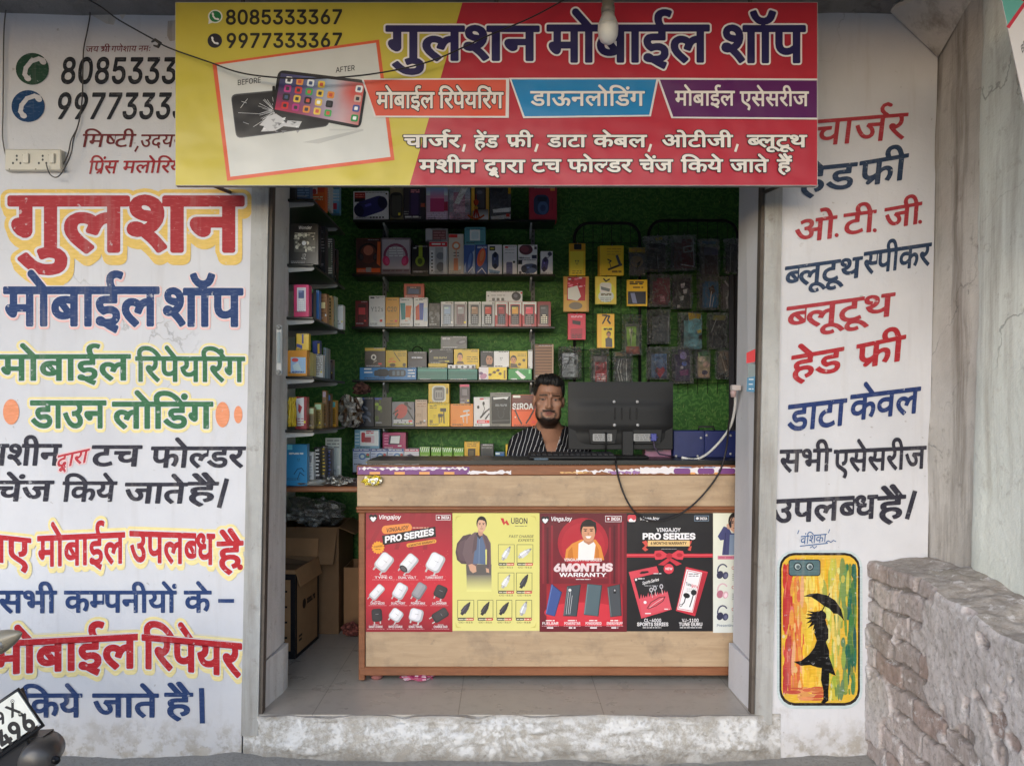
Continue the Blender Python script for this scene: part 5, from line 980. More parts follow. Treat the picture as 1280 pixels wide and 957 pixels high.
# ------------------------------------------------------------ counter
CY0 = 0.38; CTOP = 1.012; CXL, CXR = P(450, 700, CY0)[0], 1.30
def zc(py): return P(0, py, CY0)[2]
def counter():
    t = thing('shop_counter', 'light plywood shop counter with brown mouldings and a row of posters', 'counter', ((CXL+CXR)/2, CY0+0.17, 0))
    zb = zc(836); y1 = CY0+0.36
    m = MB(); m.box(CXL+0.026, CY0+0.004, zb+0.012, CXR-0.004, CY0+0.022, zc(640.6)); m.build('front_panel', MAT['plywood'], t)
    m = MB(); m.box(CXL-0.012, CY0-0.004, zc(632), CXR, CY0+0.02, zc(594)); m.build('apron', MAT['plywood'], t)
    m = MB()
    for za, zb_, o in ((zc(636.6), zc(632.2), 0.022), (zc(640.4), zc(636.8), 0.010)): m.box(CXL-0.016, CY0-o, za, CXR, CY0+0.02, zb_, bev=0.005)
    m.build('moulding', MAT['brown moulding'], t)
    m = MB(); m.box(CXL-0.004, CY0-0.008, zb-0.028, CXR, CY0+0.02, zb+0.012, bev=0.005); m.build('base_moulding', MAT['brown moulding'], t)
    m = MB(); m.box(CXL-0.006, CY0-0.006, zb-0.05, CXL+0.024, CY0+0.03, zc(640.6), bev=0.004); m.build('corner_post', MAT['brown moulding'], t)
    m = MB(); m.box(CXL-0.004, CY0+0.031, zb-0.02, CXL+0.014, y1, zc(594)); m.build('side_panel', MAT['plywood'], t)
    m = MB(); m.box(CXL-0.014, CY0-0.012, zc(593.5), CXR, CY0+0.02, zc(581), bev=0.004); m.build('edge_strip', MAT['brown moulding'], t)
    # torn paper and purple tape left on the edge strip
    a = Art(lambda x, y, k: P(x, y, CY0-0.0125-3e-5*k)); rs = random.Random(11)
    def ragged(xa, xb, ya, yb, c, st=3.0, amp=1.6):
        up = []; dn = []; x = xa
        while x <= xb: up.append((x, ya+rs.uniform(0, amp))); dn.append((x, yb-rs.uniform(0, amp))); x += rs.uniform(.5, 1)*st
        for i in range(len(up)-1): a.q([up[i], up[i+1], dn[i+1], dn[i]], c, keep=True)
        a.k += 1
    PU, WT, OR = (116, 62, 124), (226, 220, 222), (226, 160, 96)
    sk = [a.mb]; ragged(447,588,583,593,PU,4,0.6); ragged(449,586,582.5,588,WT,3,3.0)
    for x in (462,493,524,555): a.r(x,589.5,x+13,592.6,OR)
    ragged(505,545,583,587.5,(206,186,210)); ragged(586,640,587,593,WT,4,2.5); ragged(584,600,590,592.5,WT)
    a.mb.build('torn_tape', MAT['paper print'], t); a.mb = MB(); ragged(720,800,585,592.5,WT,3,4); ragged(760,802,587,593,(150,110,160),3,3); ragged(700,740,589,592,(214,170,110)); ragged(800,925,582.5,592.5,WT,4,2.5)
    for x in (842,872,898): a.rr(x,585,x+21,592,3,PU); a.rr(x+21,590,x+27,592.4,1,OR)
    for x in (850,880): a.l([(x,583.6),(x+14,583.8)],1,(90,120,170))
    a.mb.build('torn_tape', MAT['paper print'], t)
    m = MB(); m.box(CXL+0.03, CY0+0.02, zc(580.5), CXR, y1, zc(575.5), (14,16,16)); m.build('glass_top', MAT['plastic'], t)
    m = MB(); m.box(CXL+0.01, y1-0.03, zb, CXR-0.01, y1-0.012, 0.98, (120,90,60)); m.box(CXL+0.03, CY0+0.03, 0.5, CXR-0.02, y1-0.04, 0.518, (120,90,60)); m.build('back_panel', MAT['plywood'], t)
    for x in (CXL+0.07, CXR-0.1):
        m = MB(); m.lathe([(0.024,0.0),(0.030,0.01),(0.026,0.03),(0.032,zb-0.028)], (x, CY0+0.05, 0), col=(150,96,92)); m.build('foot', MAT['plastic'], t)
    return t
counter()
TOPZ = zc(575.5)
# low plank joining the counter to the left wall
m = MB(); m.box(XI+0.002, 0.50, 0.868, CXL-0.02, 0.98, 0.893, (190,130,90), bev=0.006)
pk = m.build('plank_shelf', MAT['brown moulding'], origin=(-0.9, 0.7, 0.868)); tag(pk, 'brown wooden plank bridging the left wall and the counter', 'shelf')

# ------------------------------------------------------------ posters on the counter
PY = CY0+0.0036-0.0002
def poster(z, x0, y0, x1, y1, bgc, label, fn):
    a = Art(zmap(z, PY, 1.2e-5), scale=1/ZM[z][2])
    a.r(x0, y0, x1, y1, bgc); fn(a)
    c = P(*ZP(z, (x0+x1)/2, y1), PY)
    o = a.mb.build('poster', MAT['paper print'], origin=c)
    return tag(o, label, 'poster', 'posters on the counter front')
WH = (236, 232, 234); KK = (28, 26, 30)
def logo_v(a, x, y, s, c=WH):
    a.q([(x-28*s,y-14*s),(x-14*s,y-26*s),(x,y-18*s),(x+14*s,y-26*s),(x+28*s,y-14*s),(x+22*s,y+10*s),(x,y+28*s),(x-22*s,y+10*s)], KK)
    a.q([(x-20*s,y-2*s),(x-8*s,y-10*s),(x,y-2*s),(x+8*s,y-10*s),(x+20*s,y-2*s),(x+12*s,y+14*s),(x,y+24*s),(x-12*s,y+14*s)], c)
def badge(a, x0, y0, x1, y1, t="INDIA"):
    w = 2.5
    a.r(x0,y0,x1,y1,WH); a.r(x0+w,y0+w,x1-w,y1-w,(120,30,40)); a.e(x0+18,(y0+y1)/2,7,7,WH); a.t(t,x0+34,y1-9,x1-8,y1-9,(y1-y0)-18,WH,off=12)
def plug(a, x, y, w, h, rot, body, dark=None, pins=True):
    ca, sa = math.cos(R(rot)), math.sin(R(rot))
    T = lambda u, v: (x+u*ca-v*sa, y+u*sa+v*ca)
    if pins:
        for u in (-.28, .28): a.l([T(u*w, h*.42), T(u*w, h*.66)], w*.11, (196,190,190))
    sh = tuple(int(v*.80) for v in body); hi = tuple(min(255, int(v*1.07)) for v in body)
    a.rr(x-w/2, y-h/2, x+w/2, y+h/2, w*.25, sh, rot)
    o = T(-w*.06, -h*.03); a.rr(o[0]-w*.41, o[1]-h*.44, o[0]+w*.41, o[1]+h*.44, w*.22, body, rot)
    o = T(-w*.14, -h*.05); a.rr(o[0]-w*.2, o[1]-h*.34, o[0]+w*.2, o[1]+h*.34, w*.12, hi, rot)
    if dark: o = T(*dark); a.e(o[0], o[1], w*.36, h*.15, (50,48,52), rot); a.e(o[0], o[1], w*.24, h*.09, (90,86,90), rot)
    o = T(w*.1, 0); a.l([T(-w*.12, -h*.08), T(w*.16, -h*.08)], 2.4, (150,148,150))
def caption(a, cx, y, w, name):
    a.lines(cx-w*.16, cx+w*.16, y-14, y-14, 1, 3, WH); a.t(name, cx-w*.40, y+6, cx+w*.40, y+6, 14, WH, off=8); a.lines(cx-w*.5, cx+w*.5, y+14, y+14, 1, 2.6, (230,170,176))
def p1(a):
    a.g(92,55,670,300,(138,28,44),(176,36,54)); a.g(92,300,670,560,(176,36,54),(206,44,60)); a.g(92,560,670,850,(206,44,60),(140,26,42))
    for i in range(7): a.q([(92+i*95,300),(120+i*95,300),(250+i*70,60),(215+i*70,60)], (150,32,48)) if i < 5 else None
    logo_v(a, 141, 92, 1.05); a.t("Vingajoy", 176,98,324,98,26,WH,off=8,slant=.15); badge(a,560,70,656,106)
    a.rr(198,134,400,190,27,(226,140,66),-6); a.t("VINGAJOY",228,186,375,166,26,(60,30,30),off=8,slant=.1)
    a.lines(404,512,156,134,1,5,(236,190,160))
    a.q([(200,208),(556,148),(560,216),(208,272)], KK); a.t("PRO SERIES",218,256,546,202,40,WH,off=20)
    a.rr(362,246,564,272,13,(228,158,70),-9); a.t("6 MONTHS WARRANTY",376,282,554,252,14,(70,30,20),off=10)
    for i in range(14): a.e(174+37*math.cos(i*.45),288+37*math.sin(i*.45),6,6,(236,160,50))
    a.e(174,288,37,37,(236,160,50)); a.t("CHARGER",144,290,204,282,12,(110,50,20),off=8); a.lines(156,194,300,300,1,4,(110,50,20))
    for i in range(60): a.e(random.uniform(110,650),random.uniform(300,560),1.6,1.6,(226,120,110))
    plug(a,214,386,96,122,38,(226,224,228)); plug(a,380,392,84,124,40,(222,220,224),dark=(-.05*80,52)); plug(a,556,388,104,124,28,(224,224,228))
    for x, n in ((210,"TYPE C"),(368,"DUAL VOLT"),(548,"TURBO BOOST")): caption(a,x,488,150,n)
    plug(a,166,585,58,112,42,(226,224,228)); plug(a,320,578,80,106,30,(222,220,226)); plug(a,448,576,70,110,32,(150,148,154)); plug(a,590,582,80,84,24,(62,58,60))
    for x, n in ((170,"CANDY MICRO"),(308,"DUAL PORT"),(440,"POWER MAX"),(582,"LA CHARGER")): caption(a,x,660,120,n)
    plug(a,166,738,70,86,-4,(54,52,56)); plug(a,294,738,84,80,35,(228,226,230)); plug(a,428,738,92,86,14,(222,220,226)); plug(a,588,738,66,110,58,(66,62,64))
    for x, n in ((158,"SMART CHARGE"),(290,"RAPID CHARGE"),(424,"SONIC TRAVEL"),(590,"CHARGE DUO")): caption(a,x,816,116,n)
def face_flat(a, cx, cy, w, h, skin, hair=(30,24,22), smile=False, beard=False):
    a.e(cx, cy-h*.12, w*.56, h*.52, hair); a.e(cx, cy+h*.06, w*.46, h*.5, skin)
    a.q([(cx-w*.46,cy-h*.22),(cx-w*.3,cy-h*.36),(cx+w*.1,cy-h*.34),(cx+w*.44,cy-h*.24),(cx+w*.3,cy-h*.52),(cx-w*.2,cy-h*.56)], hair)
    if beard: a.q([(cx-w*.44,cy+h*.16),(cx-w*.2,cy+h*.22),(cx+w*.2,cy+h*.22),(cx+w*.44,cy+h*.16),(cx+w*.26,cy+h*.5),(cx,cy+h*.58),(cx-w*.26,cy+h*.5)], tuple(int(v*.45) for v in skin))
    for s in (-1, 1): a.e(cx+s*w*.2, cy-h*.03, w*.09, h*.035, (40,30,28)); a.l([(cx+s*w*.1,cy-h*.11),(cx+s*w*.32,cy-h*.12)], h*.035, hair)
    a.e(cx, cy+h*.13, w*.06, h*.07, tuple(int(v*.86) for v in skin))
    if smile: a.q([(cx-w*.2,cy+h*.25),(cx+w*.2,cy+h*.25),(cx+w*.1,cy+h*.37),(cx-w*.1,cy+h*.37)], (240,236,232))
    else: a.l([(cx-w*.13,cy+h*.29),(cx+w*.13,cy+h*.29)], h*.04, (120,66,60))
def carcharger(a, cx, cy, L, W_, rot, c):
    ca, sa = math.cos(R(rot)), math.sin(R(rot)); T = lambda u, v: (cx+u*ca-v*sa, cy+u*sa+v*ca)
    for (u0, u1, w0, w1, k) in ((-.5,-.32,.5,.62,.8),(-.32,.12,1,.9,1),(.12,.36,.8,.5,.88),(.36,.5,.36,.2,.6)):
        cc = tuple(int(v*k) for v in c); a.q([T(u0*L,-w0*W_/2),T(u1*L,-w1*W_/2),T(u1*L,w1*W_/2),T(u0*L,w0*W_/2)], cc)
        a.q([T(u0*L,-w0*W_*.3),T(u1*L,-w1*W_*.3),T(u1*L,-w1*W_*.08),T(u0*L,-w0*W_*.08)], tuple(min(255, int(v*1.15)+16) for v in cc))
def p2(a):
    a.g(668,58,1250,842,(216,209,118),(222,214,134))
    for x, y, sx, sy in ((690,78,1,1),(1228,78,-1,1),(690,822,1,-1),(1228,822,-1,-1)):
        for i in range(3): a.l([(x,y+sy*(8+i*12)),(x+sx*10,y+sy*(2+i*3)),(x+sx*(12+i*12),y)],2.5,(196,184,90))
    a.q([(990,92),(1010,92),(1018,118),(1032,104),(1050,138),(1034,138),(1024,124),(1012,140),(1000,118)], (196,50,54)); a.t("UBON",1058,128,1172,128,36,(70,62,60),off=8); a.lines(1086,1170,145,145,1,5,(140,134,90))
    a.t("FAST CHARGE",1044,222,1210,222,17,(86,80,60),off=4,slant=.2); a.t("EXPERTS",1106,248,1210,248,17,(86,80,60),off=4,slant=.2)
    # man with a rucksack, fading out at the thighs as on the print
    a.q([(690,320),(700,260),(740,210),(790,196),(820,240),(800,400),(730,396),(700,370)], (84,66,72)); a.q([(700,300),(720,250),(760,230),(760,380),(715,372)], (100,80,86))
    a.q([(760,400),(930,400),(928,520),(850,540),(765,520)], (96,90,88)); a.g(764,470,930,580,(118,112,104),(230,224,140))
    a.q([(818,185),(790,205),(752,250),(736,330),(770,410),(800,430),(830,420),(860,300),(900,300),(905,425),(928,430),(925,260),(900,212),(870,190)], (112,92,96))
    a.q([(826,215),(868,212),(888,280),(890,400),(806,396),(818,300)], (92,110,140)); a.l([(850,220),(846,400)],4,(120,136,160)); a.q([(826,200),(850,232),(872,200),(866,186),(834,186)], (60,56,66))
    a.q([(820,196),(808,260),(800,330),(830,300),(836,216)], (98,80,84)); a.q([(872,196),(900,300),(898,420),(915,420),(918,270),(900,220)], (96,78,82))
    a.q([(776,402),(800,396),(826,412),(830,448),(806,458),(786,440)], (206,160,134)); a.q([(892,424),(912,430),(914,456),(896,452)], (206,160,134))
    a.q([(840,170),(876,170),(870,206),(852,212),(842,200)], (196,148,124)); face_flat(a,864,136,62,90,(214,168,140))
    K_ = (60,58,48)
    def cell(x0,y0,x1,y1,c,rot,lab):
        for q in ([(x0,y0),(x1,y0)],[(x1,y0),(x1,y1)],[(x0,y1),(x1,y1)],[(x0,y0),(x0,y1)]): a.l(list(q),2.6,K_)
        carcharger(a,(x0+x1)/2,(y0+y1)/2-4,(y1-y0)*.86,(x1-x0)*.36,rot,c)
        a.rr(x0,y1+2,x0+(x1-x0)*.52,y1+18,5,(66,62,60)); a.rr(x0+(x1-x0)*.52,y1+2,x1,y1+18,5,(206,60,66)); a.lines(x0+6,x1-6,y1+10,y1+10,1,5,(236,230,200)); a.t(lab,x0+6,y1+35,x1-6,y1+35,10,(110,102,60),off=6)
    cell(976,268,1082,390,(206,206,210),-60,"CC-511"); cell(1100,268,1206,390,(212,210,214),-35,"CC-512"); cell(974,456,1080,576,(216,214,216),-60,"CC-513"); cell(1096,456,1200,576,(60,60,66),-62,"CC-514")
    cell(704,638,812,756,(70,66,76),-55,"CC-515"); cell(838,638,940,756,(60,58,60),-60,"CC-516"); cell(964,638,1066,756,(58,56,64),-55,"CC-517"); cell(1092,638,1198,756,(200,200,206),-68,"CC-518")
def p3(a):
    a.g(68,52,585,400,(96,24,36),(120,26,40)); a.g(68,400,585,755,(120,26,40),(104,20,34)); a.e(326,230,150,150,(168,34,50),n=36); a.e(326,240,128,130,(180,40,54),n=36)
    for x in (84,110,136,480,506,532,556): a.r(x,100+x%37,x+12,470,(84,20,32) if x % 4 else (140,34,48))
    a.g(110,470,560,720,(140,26,40),(212,44,60)); a.e(326,640,230,60,(206,52,66),n=30)
    logo_v(a,102,92,.9); a.t("VingaJoy",134,98,258,98,24,WH,off=8,slant=.15); badge(a,458,68,554,104)
    SKN = (208,150,116)
    a.q([(218,330),(226,268),(262,232),(316,208),(400,208),(432,250),(452,330)], (220,140,60)); a.q([(232,330),(240,276),(262,250),(270,330)], (196,116,44)); a.q([(424,330),(420,270),(404,240),(398,330)], (200,120,50))
    a.q([(300,232),(330,214),(384,214),(400,240),(390,330),(296,330)], (232,230,228)); a.q([(330,190),(388,190),(390,222),(360,240),(330,222)], (188,128,96))
    face_flat(a,358,160,88,112,SKN,smile=True); a.rr(318,102,404,132,12,(34,28,26))
    a.t("VINGAJOY PRO SERIES",214,336,438,336,16,WH,off=8); a.t("6MONTHS",150,396,500,394,42,(228,206,208),off=24,slant=.08); a.t("WARRANTY",186,428,464,428,22,WH,off=12); a.lines(284,370,444,444,1,4,WH); a.l([(190,434),(470,434)],2,(206,80,90))
    def bank(pts, c, hi):
        a.q(pts, tuple(int(v*.62) for v in c)); cx = sum(p[0] for p in pts)/4; cy = sum(p[1] for p in pts)/4
        a.q([(cx+(x-cx)*.93-3, cy+(y-cy)*.965) for x, y in pts], c); a.l([(pts[0][0]+4,pts[0][1]+6),(pts[3][0]+5,pts[3][1]-6)],3,hi)
    bank([(140,470),(202,520),(160,664),(104,650)],(62,84,146),(120,140,196)); bank([(232,484),(314,474),(290,664),(208,662)],(66,74,82),(120,128,134))
    for x in (240,252,262): a.l([(x,520+x%3*20),(x-14,650)],2.4,(206,206,210))
    a.e(248,508,9,9,(216,216,216)); bank([(352,470),(440,478),(418,664),(330,654)],(84,102,110),(130,146,152)); bank([(470,488),(546,472),(556,660),(488,668)],(74,78,84),(130,134,138))
    a.r(506,500,522,528,(34,34,38)); a.r(510,504,518,514,(190,190,196))
    for x, n in ((132,"FUELBAR"),(262,"POWERSTAR"),(388,"POWERGREED"),(514,"ENERGYBUFF")): a.lines(x-26,x+26,688,688,1,6,WH); a.t(n,x-48,712,x+48,712,15,WH,off=8); a.lines(x-50,x+50,720,720,1,3,(226,170,176)); a.lines(x-20,x+20,731,731,1,8,WH)
    # light cuts across the crumpled film at the top of the print
def p4(a):
    a.r(585,52,1095,752,(26,24,28)); a.rr(590,62,640,104,10,(206,70,80)); a.q([(596,92),(610,82),(626,96),(640,88),(634,104),(600,104)], WH); a.t("VingaJoy",660,94,776,94,20,WH,off=8,slant=.15)
    a.r(986,66,1072,100,(120,140,160)); a.r(989,69,1069,97,(40,44,54)); a.e(1004,83,8,8,WH); a.t("INDIA",1018,91,1062,91,14,WH,off=10)
    a.t("VINGAJOY",762,162,904,162,22,WH,off=8); a.t("PRO SERIES",678,206,992,206,34,WH,off=20)
    a.q([(676,222),(700,214),(716,240),(696,256),(714,268),(694,278),(676,262),(694,244)], (206,80,70)); a.q([(972,214),(950,222),(950,250),(970,246),(964,276),(946,270),(950,252),(966,234)], (206,80,70))
    a.r(710,214,958,248,(226,190,130)); a.t("6 MONTHS WARRANTY",726,238,940,238,16,(60,40,30),off=12); a.lines(790,880,264,264,1,3,(170,160,160))
    a.r(585,292,1095,314,(196,46,60)); a.r(585,298,1095,303,(222,90,100))
    a.q([(838,304),(790,272),(752,276),(746,300),(756,328),(792,326)], (214,64,78)); a.q([(838,304),(886,272),(918,276),(926,300),(916,328),(884,326)], (214,64,78)); a.q([(828,318),(770,358),(806,362),(846,330)], (196,50,64)); a.q([(846,318),(912,352),(880,364),(834,330)], (196,50,64)); a.e(837,306,18,17,(176,38,54)); a.e(774,300,18,12,(176,38,54)); a.e(898,300,18,12,(176,38,54))
    a.e(834,382,30,30,(214,60,76)); a.t("NEW",814,388,856,388,14,WH,off=10)
    a.q([(597,400),(762,366),(852,622),(672,676)], (212,72,86)); a.q([(626,440),(790,400),(828,520),(660,560)], (30,28,32)); a.q([(660,406),(676,396),(712,394),(716,404),(690,410),(668,412)], (40,30,34))
    a.q([(660,560),(828,520),(848,612),(676,664)], (214,84,98))
    for i in range(12): x = 664+i*14; a.q([(x,560-i*3),(x+6,530-i*3+(i%3)*8),(x+12,558-i*3)], (214,84,98))
    a.e(640,446,7,7,WH); a.lines(652,690,440,434,1,6,WH); a.lines(744,790,410,404,1,4,WH); a.t("Sports Series",678,476,776,452,18,WH,off=6); a.lines(690,770,482,468,1,4,(170,170,174))
    for x, y in ((730,506),(752,496),(790,486)): a.e(x,y,11,14,(190,186,192)); a.e(x,y,6,8,(60,56,60)); a.l([(x,y+12),(x+8,y+46)],3,(200,196,200))
    a.l([(706,616),(730,580),(776,552),(812,546),(800,572),(760,600),(714,618)],4,(50,40,46)); a.l([(720,612),(760,580),(800,556)],3,(226,190,196)); a.e(694,580,9,9,WH); a.lines(694,728,646,640,1,6,WH); a.lines(808,838,620,614,1,5,WH)
    a.q([(936,370),(1066,400),(990,662),(876,630)], (200,52,68)); a.q([(940,384),(1032,404),(976,640),(884,622)], (234,230,232)); a.q([(1032,404),(1060,408),(994,650),(976,640)], (176,40,56))
    for p in ([(948,392),(1026,410)],[(1026,410),(974,632)],[(974,632),(890,616)],[(890,616),(948,392)]): a.l(p,3,(206,60,76))
    a.lines(952,1010,412,424,2,5,(120,110,112)); a.t("Tune",936,478,968,486,18,(40,36,38),off=8); a.t("guru",968,486,1006,496,18,(206,50,66),off=8); a.lines(940,1000,500,512,2,3,(150,146,148))
    a.e(940,540,20,15,(30,28,32),20); a.e(982,522,17,17,(34,32,36),20); a.l([(934,548),(926,580),(904,604)],6,(50,48,54)); a.l([(980,534),(970,570),(958,606)],6,(50,48,54)); a.e(906,598,8,8,(60,60,66)); a.e(906,598,5,5,WH)
    a.t("CL-4000",688,696,790,696,19,WH,off=8); a.t("SPORTS SERIES",646,720,832,720,20,WH,off=10); a.lines(680,790,730,730,1,4,WH); a.t("VJ-1100",912,696,1012,696,19,WH,off=8); a.t("TUNE GURU",894,720,1034,720,20,WH,off=10); a.lines(900,1030,730,730,1,4,WH)
def p5(a):
    a.g(1097,52,1500,760,(226,226,206),(214,218,214))
    a.q([(1124,190),(1160,130),(1190,140),(1206,170),(1290,170),(1310,300),(1150,300),(1160,210),(1140,214)], (70,72,116)); a.q([(1196,180),(1250,176),(1256,300),(1190,300)], (130,146,170)); a.l([(1170,170),(1166,290)],5,(52,52,92)); a.q([(1176,120),(1194,110),(1204,136),(1196,150),(1180,142)], (206,160,134))
    face_flat(a,1226,112,70,100,(206,158,132)); a.q([(1198,100),(1190,120),(1196,140),(1206,136),(1206,104)], (40,40,50)); a.l([(1200,104),(1214,72),(1240,66)],6,(40,40,50))
    a.r(1124,304,1320,326,(206,130,150)); a.lines(1130,1300,315,315,1,8,(190,90,116))
    for y, c, c2 in ((395,(70,72,100),(52,54,80)),(510,(214,176,186),(180,110,130)),(640,(64,66,98),(46,48,76))):
        p = [(1128+30*math.cos(t)+26, y+40*math.sin(t)) for t in np.linspace(2.0, 5.6, 12)]; a.l(p,8,c); a.e(1138,y+22,19,24,c2,20); a.e(1170,y+26,17,22,c,15); a.e(1172,y+28,9,13,tuple(min(255,v+40) for v in c),15)
        a.t("Classic",1206,y-10,1290,y-10,17,(190,70,90),off=5); a.lines(1210,1290,y+20,y+52,4,4,(150,150,146))
    a.t("Presenting",1118,724,1226,724,15,(90,110,140),off=4)
poster('P',92,55,669,850,(176,36,54),'red poster of white and black phone chargers headed PRO SERIES',p1)
poster('P',669.5,58,1250,842,(234,228,140),'yellow poster with a standing man carrying a rucksack and car charger pictures',p2)
poster('Q',68,52,584.5,755,(110,24,38),'dark red poster with a smiling man in an orange jacket and power banks',p3)
poster('Q',585,52,1096,752,(26,24,28),'black poster with a red ribbon bow and earphone packs',p4)
poster('Q',1097,52,1500,750,(224,224,206),'pale poster with headphones half hidden by the right door jamb',p5)

# ------------------------------------------------------------ shelves on the back wall
YF = 1.40                                      # front of the back shelves
def sz(py, y=YF): return P(0, py, y)[2]
SHELF = {}
lab6 = ['topmost back shelf, with speaker boxes', 'second back shelf, with headphone and small speaker boxes', 'third back shelf, with a row of phone boxes',
        'fourth back shelf, with earphone packs over long cartons', 'fifth back shelf, with yellow and orange earphone boxes', 'lowest back shelf, with small green and white cartons']
for i, py in enumerate((274.5, 342.5, 408, 474.5, 533, 590)):
    z = sz(py); x0, x1 = P(440 if i != 0 else 441, 0, YF)[0], P(694 if i < 5 else 690, 0, YF)[0]
    t = thing('wall_shelf', 'thin black '+lab6[i], 'shelf', ((x0+x1)/2, YF+0.1, z-0.012), 'shelves on the back wall')
    m = MB(); m.box(x0, YF-0.004, z-0.014, x1, YB-0.012, z, bev=0.003); m.build('board', MAT['shelf board'], t)
    for bx in (479, 664):
        X = P(bx, 0, YF)[0]; m = MB()
        v = [(X-0.005, YB-0.012, z-0.015), (X-0.005, YF+0.015, z-0.015), (X-0.005, YF+0.015, z-0.028), (X-0.005, YB-0.012, z-0.075)]
        v += [(X+0.005, y_, z_) for _, y_, z_ in v]
        m.add(v, [(0,1,2,3),(7,6,5,4),(1,0,4,5),(2,1,5,6),(3,2,6,7),(0,3,7,4)], (200,200,200)); m.build('bracket', MAT['painted metal'], t)
    SHELF[i] = z
for bx, w in ((481, 'left'), (666, 'right')):
    X = P(bx, 0, YB)[0]; m = MB(); m.box(X-0.012, YB-0.011, 0.75, X+0.012, YB-0.001, 2.6, (120,122,120))
    for k in range(60): m.box(X-0.003, YB-0.0125, 0.8+k*0.03, X+0.003, YB-0.0112, 0.815+k*0.03, (20,20,20))
    tag(m.build('slotted_upright', MAT['painted metal'], origin=(X, YB, 0.75)), 'grey slotted steel upright under the %s ends of the back shelves' % w, 'upright', 'slotted uprights')

SUP = []                                       # tops of what already stands: (x0, x1, z, ymin, ymax)
def pbox(z, x0, y0, x1, y1, col, label, fn=None, name='product_box', cat='product box', yf=YF+0.012, dep=0.07, sz_=None, side=None, rot=None, mat='printed card', grp='packs on the back shelves', gap=0.0008, lean_=0.0, extra=None):
    (px0, py0), (px1, py1) = ZP(z, x0, y0), ZP(z, x1, y1)
    X0, _, Z1 = P(px0, py0, yf); X1, _, Z0 = P(px1, py1, yf)
    X0 += gap; X1 -= gap
    best = None
    for a, b, zz, ya, yb in SUP:
        if b > X0+0.006 and a < X1-0.006 and ya < yf+dep and yb > yf and abs(zz-Z0) < 0.03 and (best is None or zz > best): best = zz
    if best is None:
        zs = sz_ if sz_ is not None else min(SHELF.values(), key=lambda q: abs(q-Z0))
        if abs(zs-Z0) < 0.05: best = zs
    dz = (best+0.0006-Z0) if best is not None else 0
    m = MB()
    m.box(X0, yf, Z0+dz, X1, yf+dep, Z1, side or tuple(int(v*.9) for v in col), bev=0.0012)
    mpf = lambda x, y, k: (lambda q: (min(max(q[0], X0+0.0012), X1-0.0012), q[1], min(max(q[2], Z0+dz+0.0012), Z1-0.0012)))(P(*ZP(z, x, y), yf-0.0002-1.5e-5*k))
    a = Art(mpf, m, 1/ZM[z][2])
    if side: a.r(x0, y0, x1, y1+40, col)
    if fn: fn(a)
    lum = sum(col)/3; ink = (60,58,62) if lum > 110 else (170,168,172); w_, h_ = x1-x0, y1-y0     # small print, a seal strip, scuffed edges
    a.lines(x0+w_*.08, x0+w_*random.uniform(.4, .8), y1-h_*.07, y1-h_*.035, 2, 2.6, ink)
    if random.random() < .6: a.lines(x0+w_*random.uniform(.1, .5), x1-w_*.08, y0+h_*.05, y0+h_*.05, 1, 3.2, ink)
    if random.random() < .25: q_ = x0+w_*random.uniform(.6, .8); a.r(q_, y0+h_*.80, q_+w_*.16, y0+h_*.88, random.choice([(226,222,210),(214,190,60),(206,70,60)]))
    wr_ = tuple(min(255, int(v*1.25)+22) for v in col); a.l([(x0+1, y0+h_*random.random()*.5), (x0+1, y1-h_*random.random()*.4)], 2.2, wr_); a.l([(x0+w_*random.random()*.5, y0+1), (x1-w_*random.random()*.3, y0+1)], 2.2, wr_)
    SUP.append((X0, X1, Z1, yf, yf+dep))
    o = m.build(name, MAT[mat], origin=((X0+X1)/2, yf+dep/2, Z0+dz))
    r = random.uniform(-2.0, 2.0) if rot is None else rot
    o.rotation_euler = (0, 0, R(r))
    return tag(o, label, cat, grp)
W0, K0 = (226, 226, 228), (30, 30, 34)
def speaker(a, cx, cy, w, h, c, rot=0):
    hi = tuple(min(255, int(v*1.5)+14) for v in c)
    a.rr(cx-w/2, cy-h/2, cx+w/2, cy+h/2, min(w, h)*.48, c, rot)
    ca, sa = math.cos(R(rot)), math.sin(R(rot)); L = w if w > h else 0; V = 0 if w > h else h
    for s in (-1, 1): a.e(cx+s*(L*.38*ca-V*.38*sa), cy+s*(L*.38*sa+V*.38*ca), min(w,h)*.30, min(w,h)*.40, tuple(int(v*.6) for v in c), rot)
    a.rr(cx-w*.18, cy-h*.18, cx+w*.02, cy-h*.02, 4, hi, rot)
def fphone(a, x0, y0, x1, y1, body, scr, keys=(60,60,66)):
    w = x1-x0; h = y1-y0; a.rr(x0, y0, x1, y1, w*.14, body); a.r(x0+w*.12, y0+h*.10, x1-w*.12, y0+h*.46, scr); a.r(x0+w*.12, y0+h*.10, x1-w*.35, y0+h*.2, tuple(min(255, v+40) for v in scr))
    a.r(x0+w*.3, y0+h*.5, x1-w*.3, y0+h*.56, keys)
    for i in range(3):
        for j in range(4): a.r(x0+w*(.14+.26*i), y0+h*(.60+.095*j), x0+w*(.14+.26*i+.2), y0+h*(.60+.095*j+.06), keys)
def buds(a, cx, cy, s, c):
    for u in (-1, 1): a.rr(cx+u*s*.5-s*.3, cy-s*.3, cx+u*s*.5+s*.3, cy+s*.05, s*.1, c); a.l([(cx+u*s*.5, cy), (cx+u*s*.45, cy+s*.6), (cx+u*s*.2, cy+s*1.5)], s*.16, c)
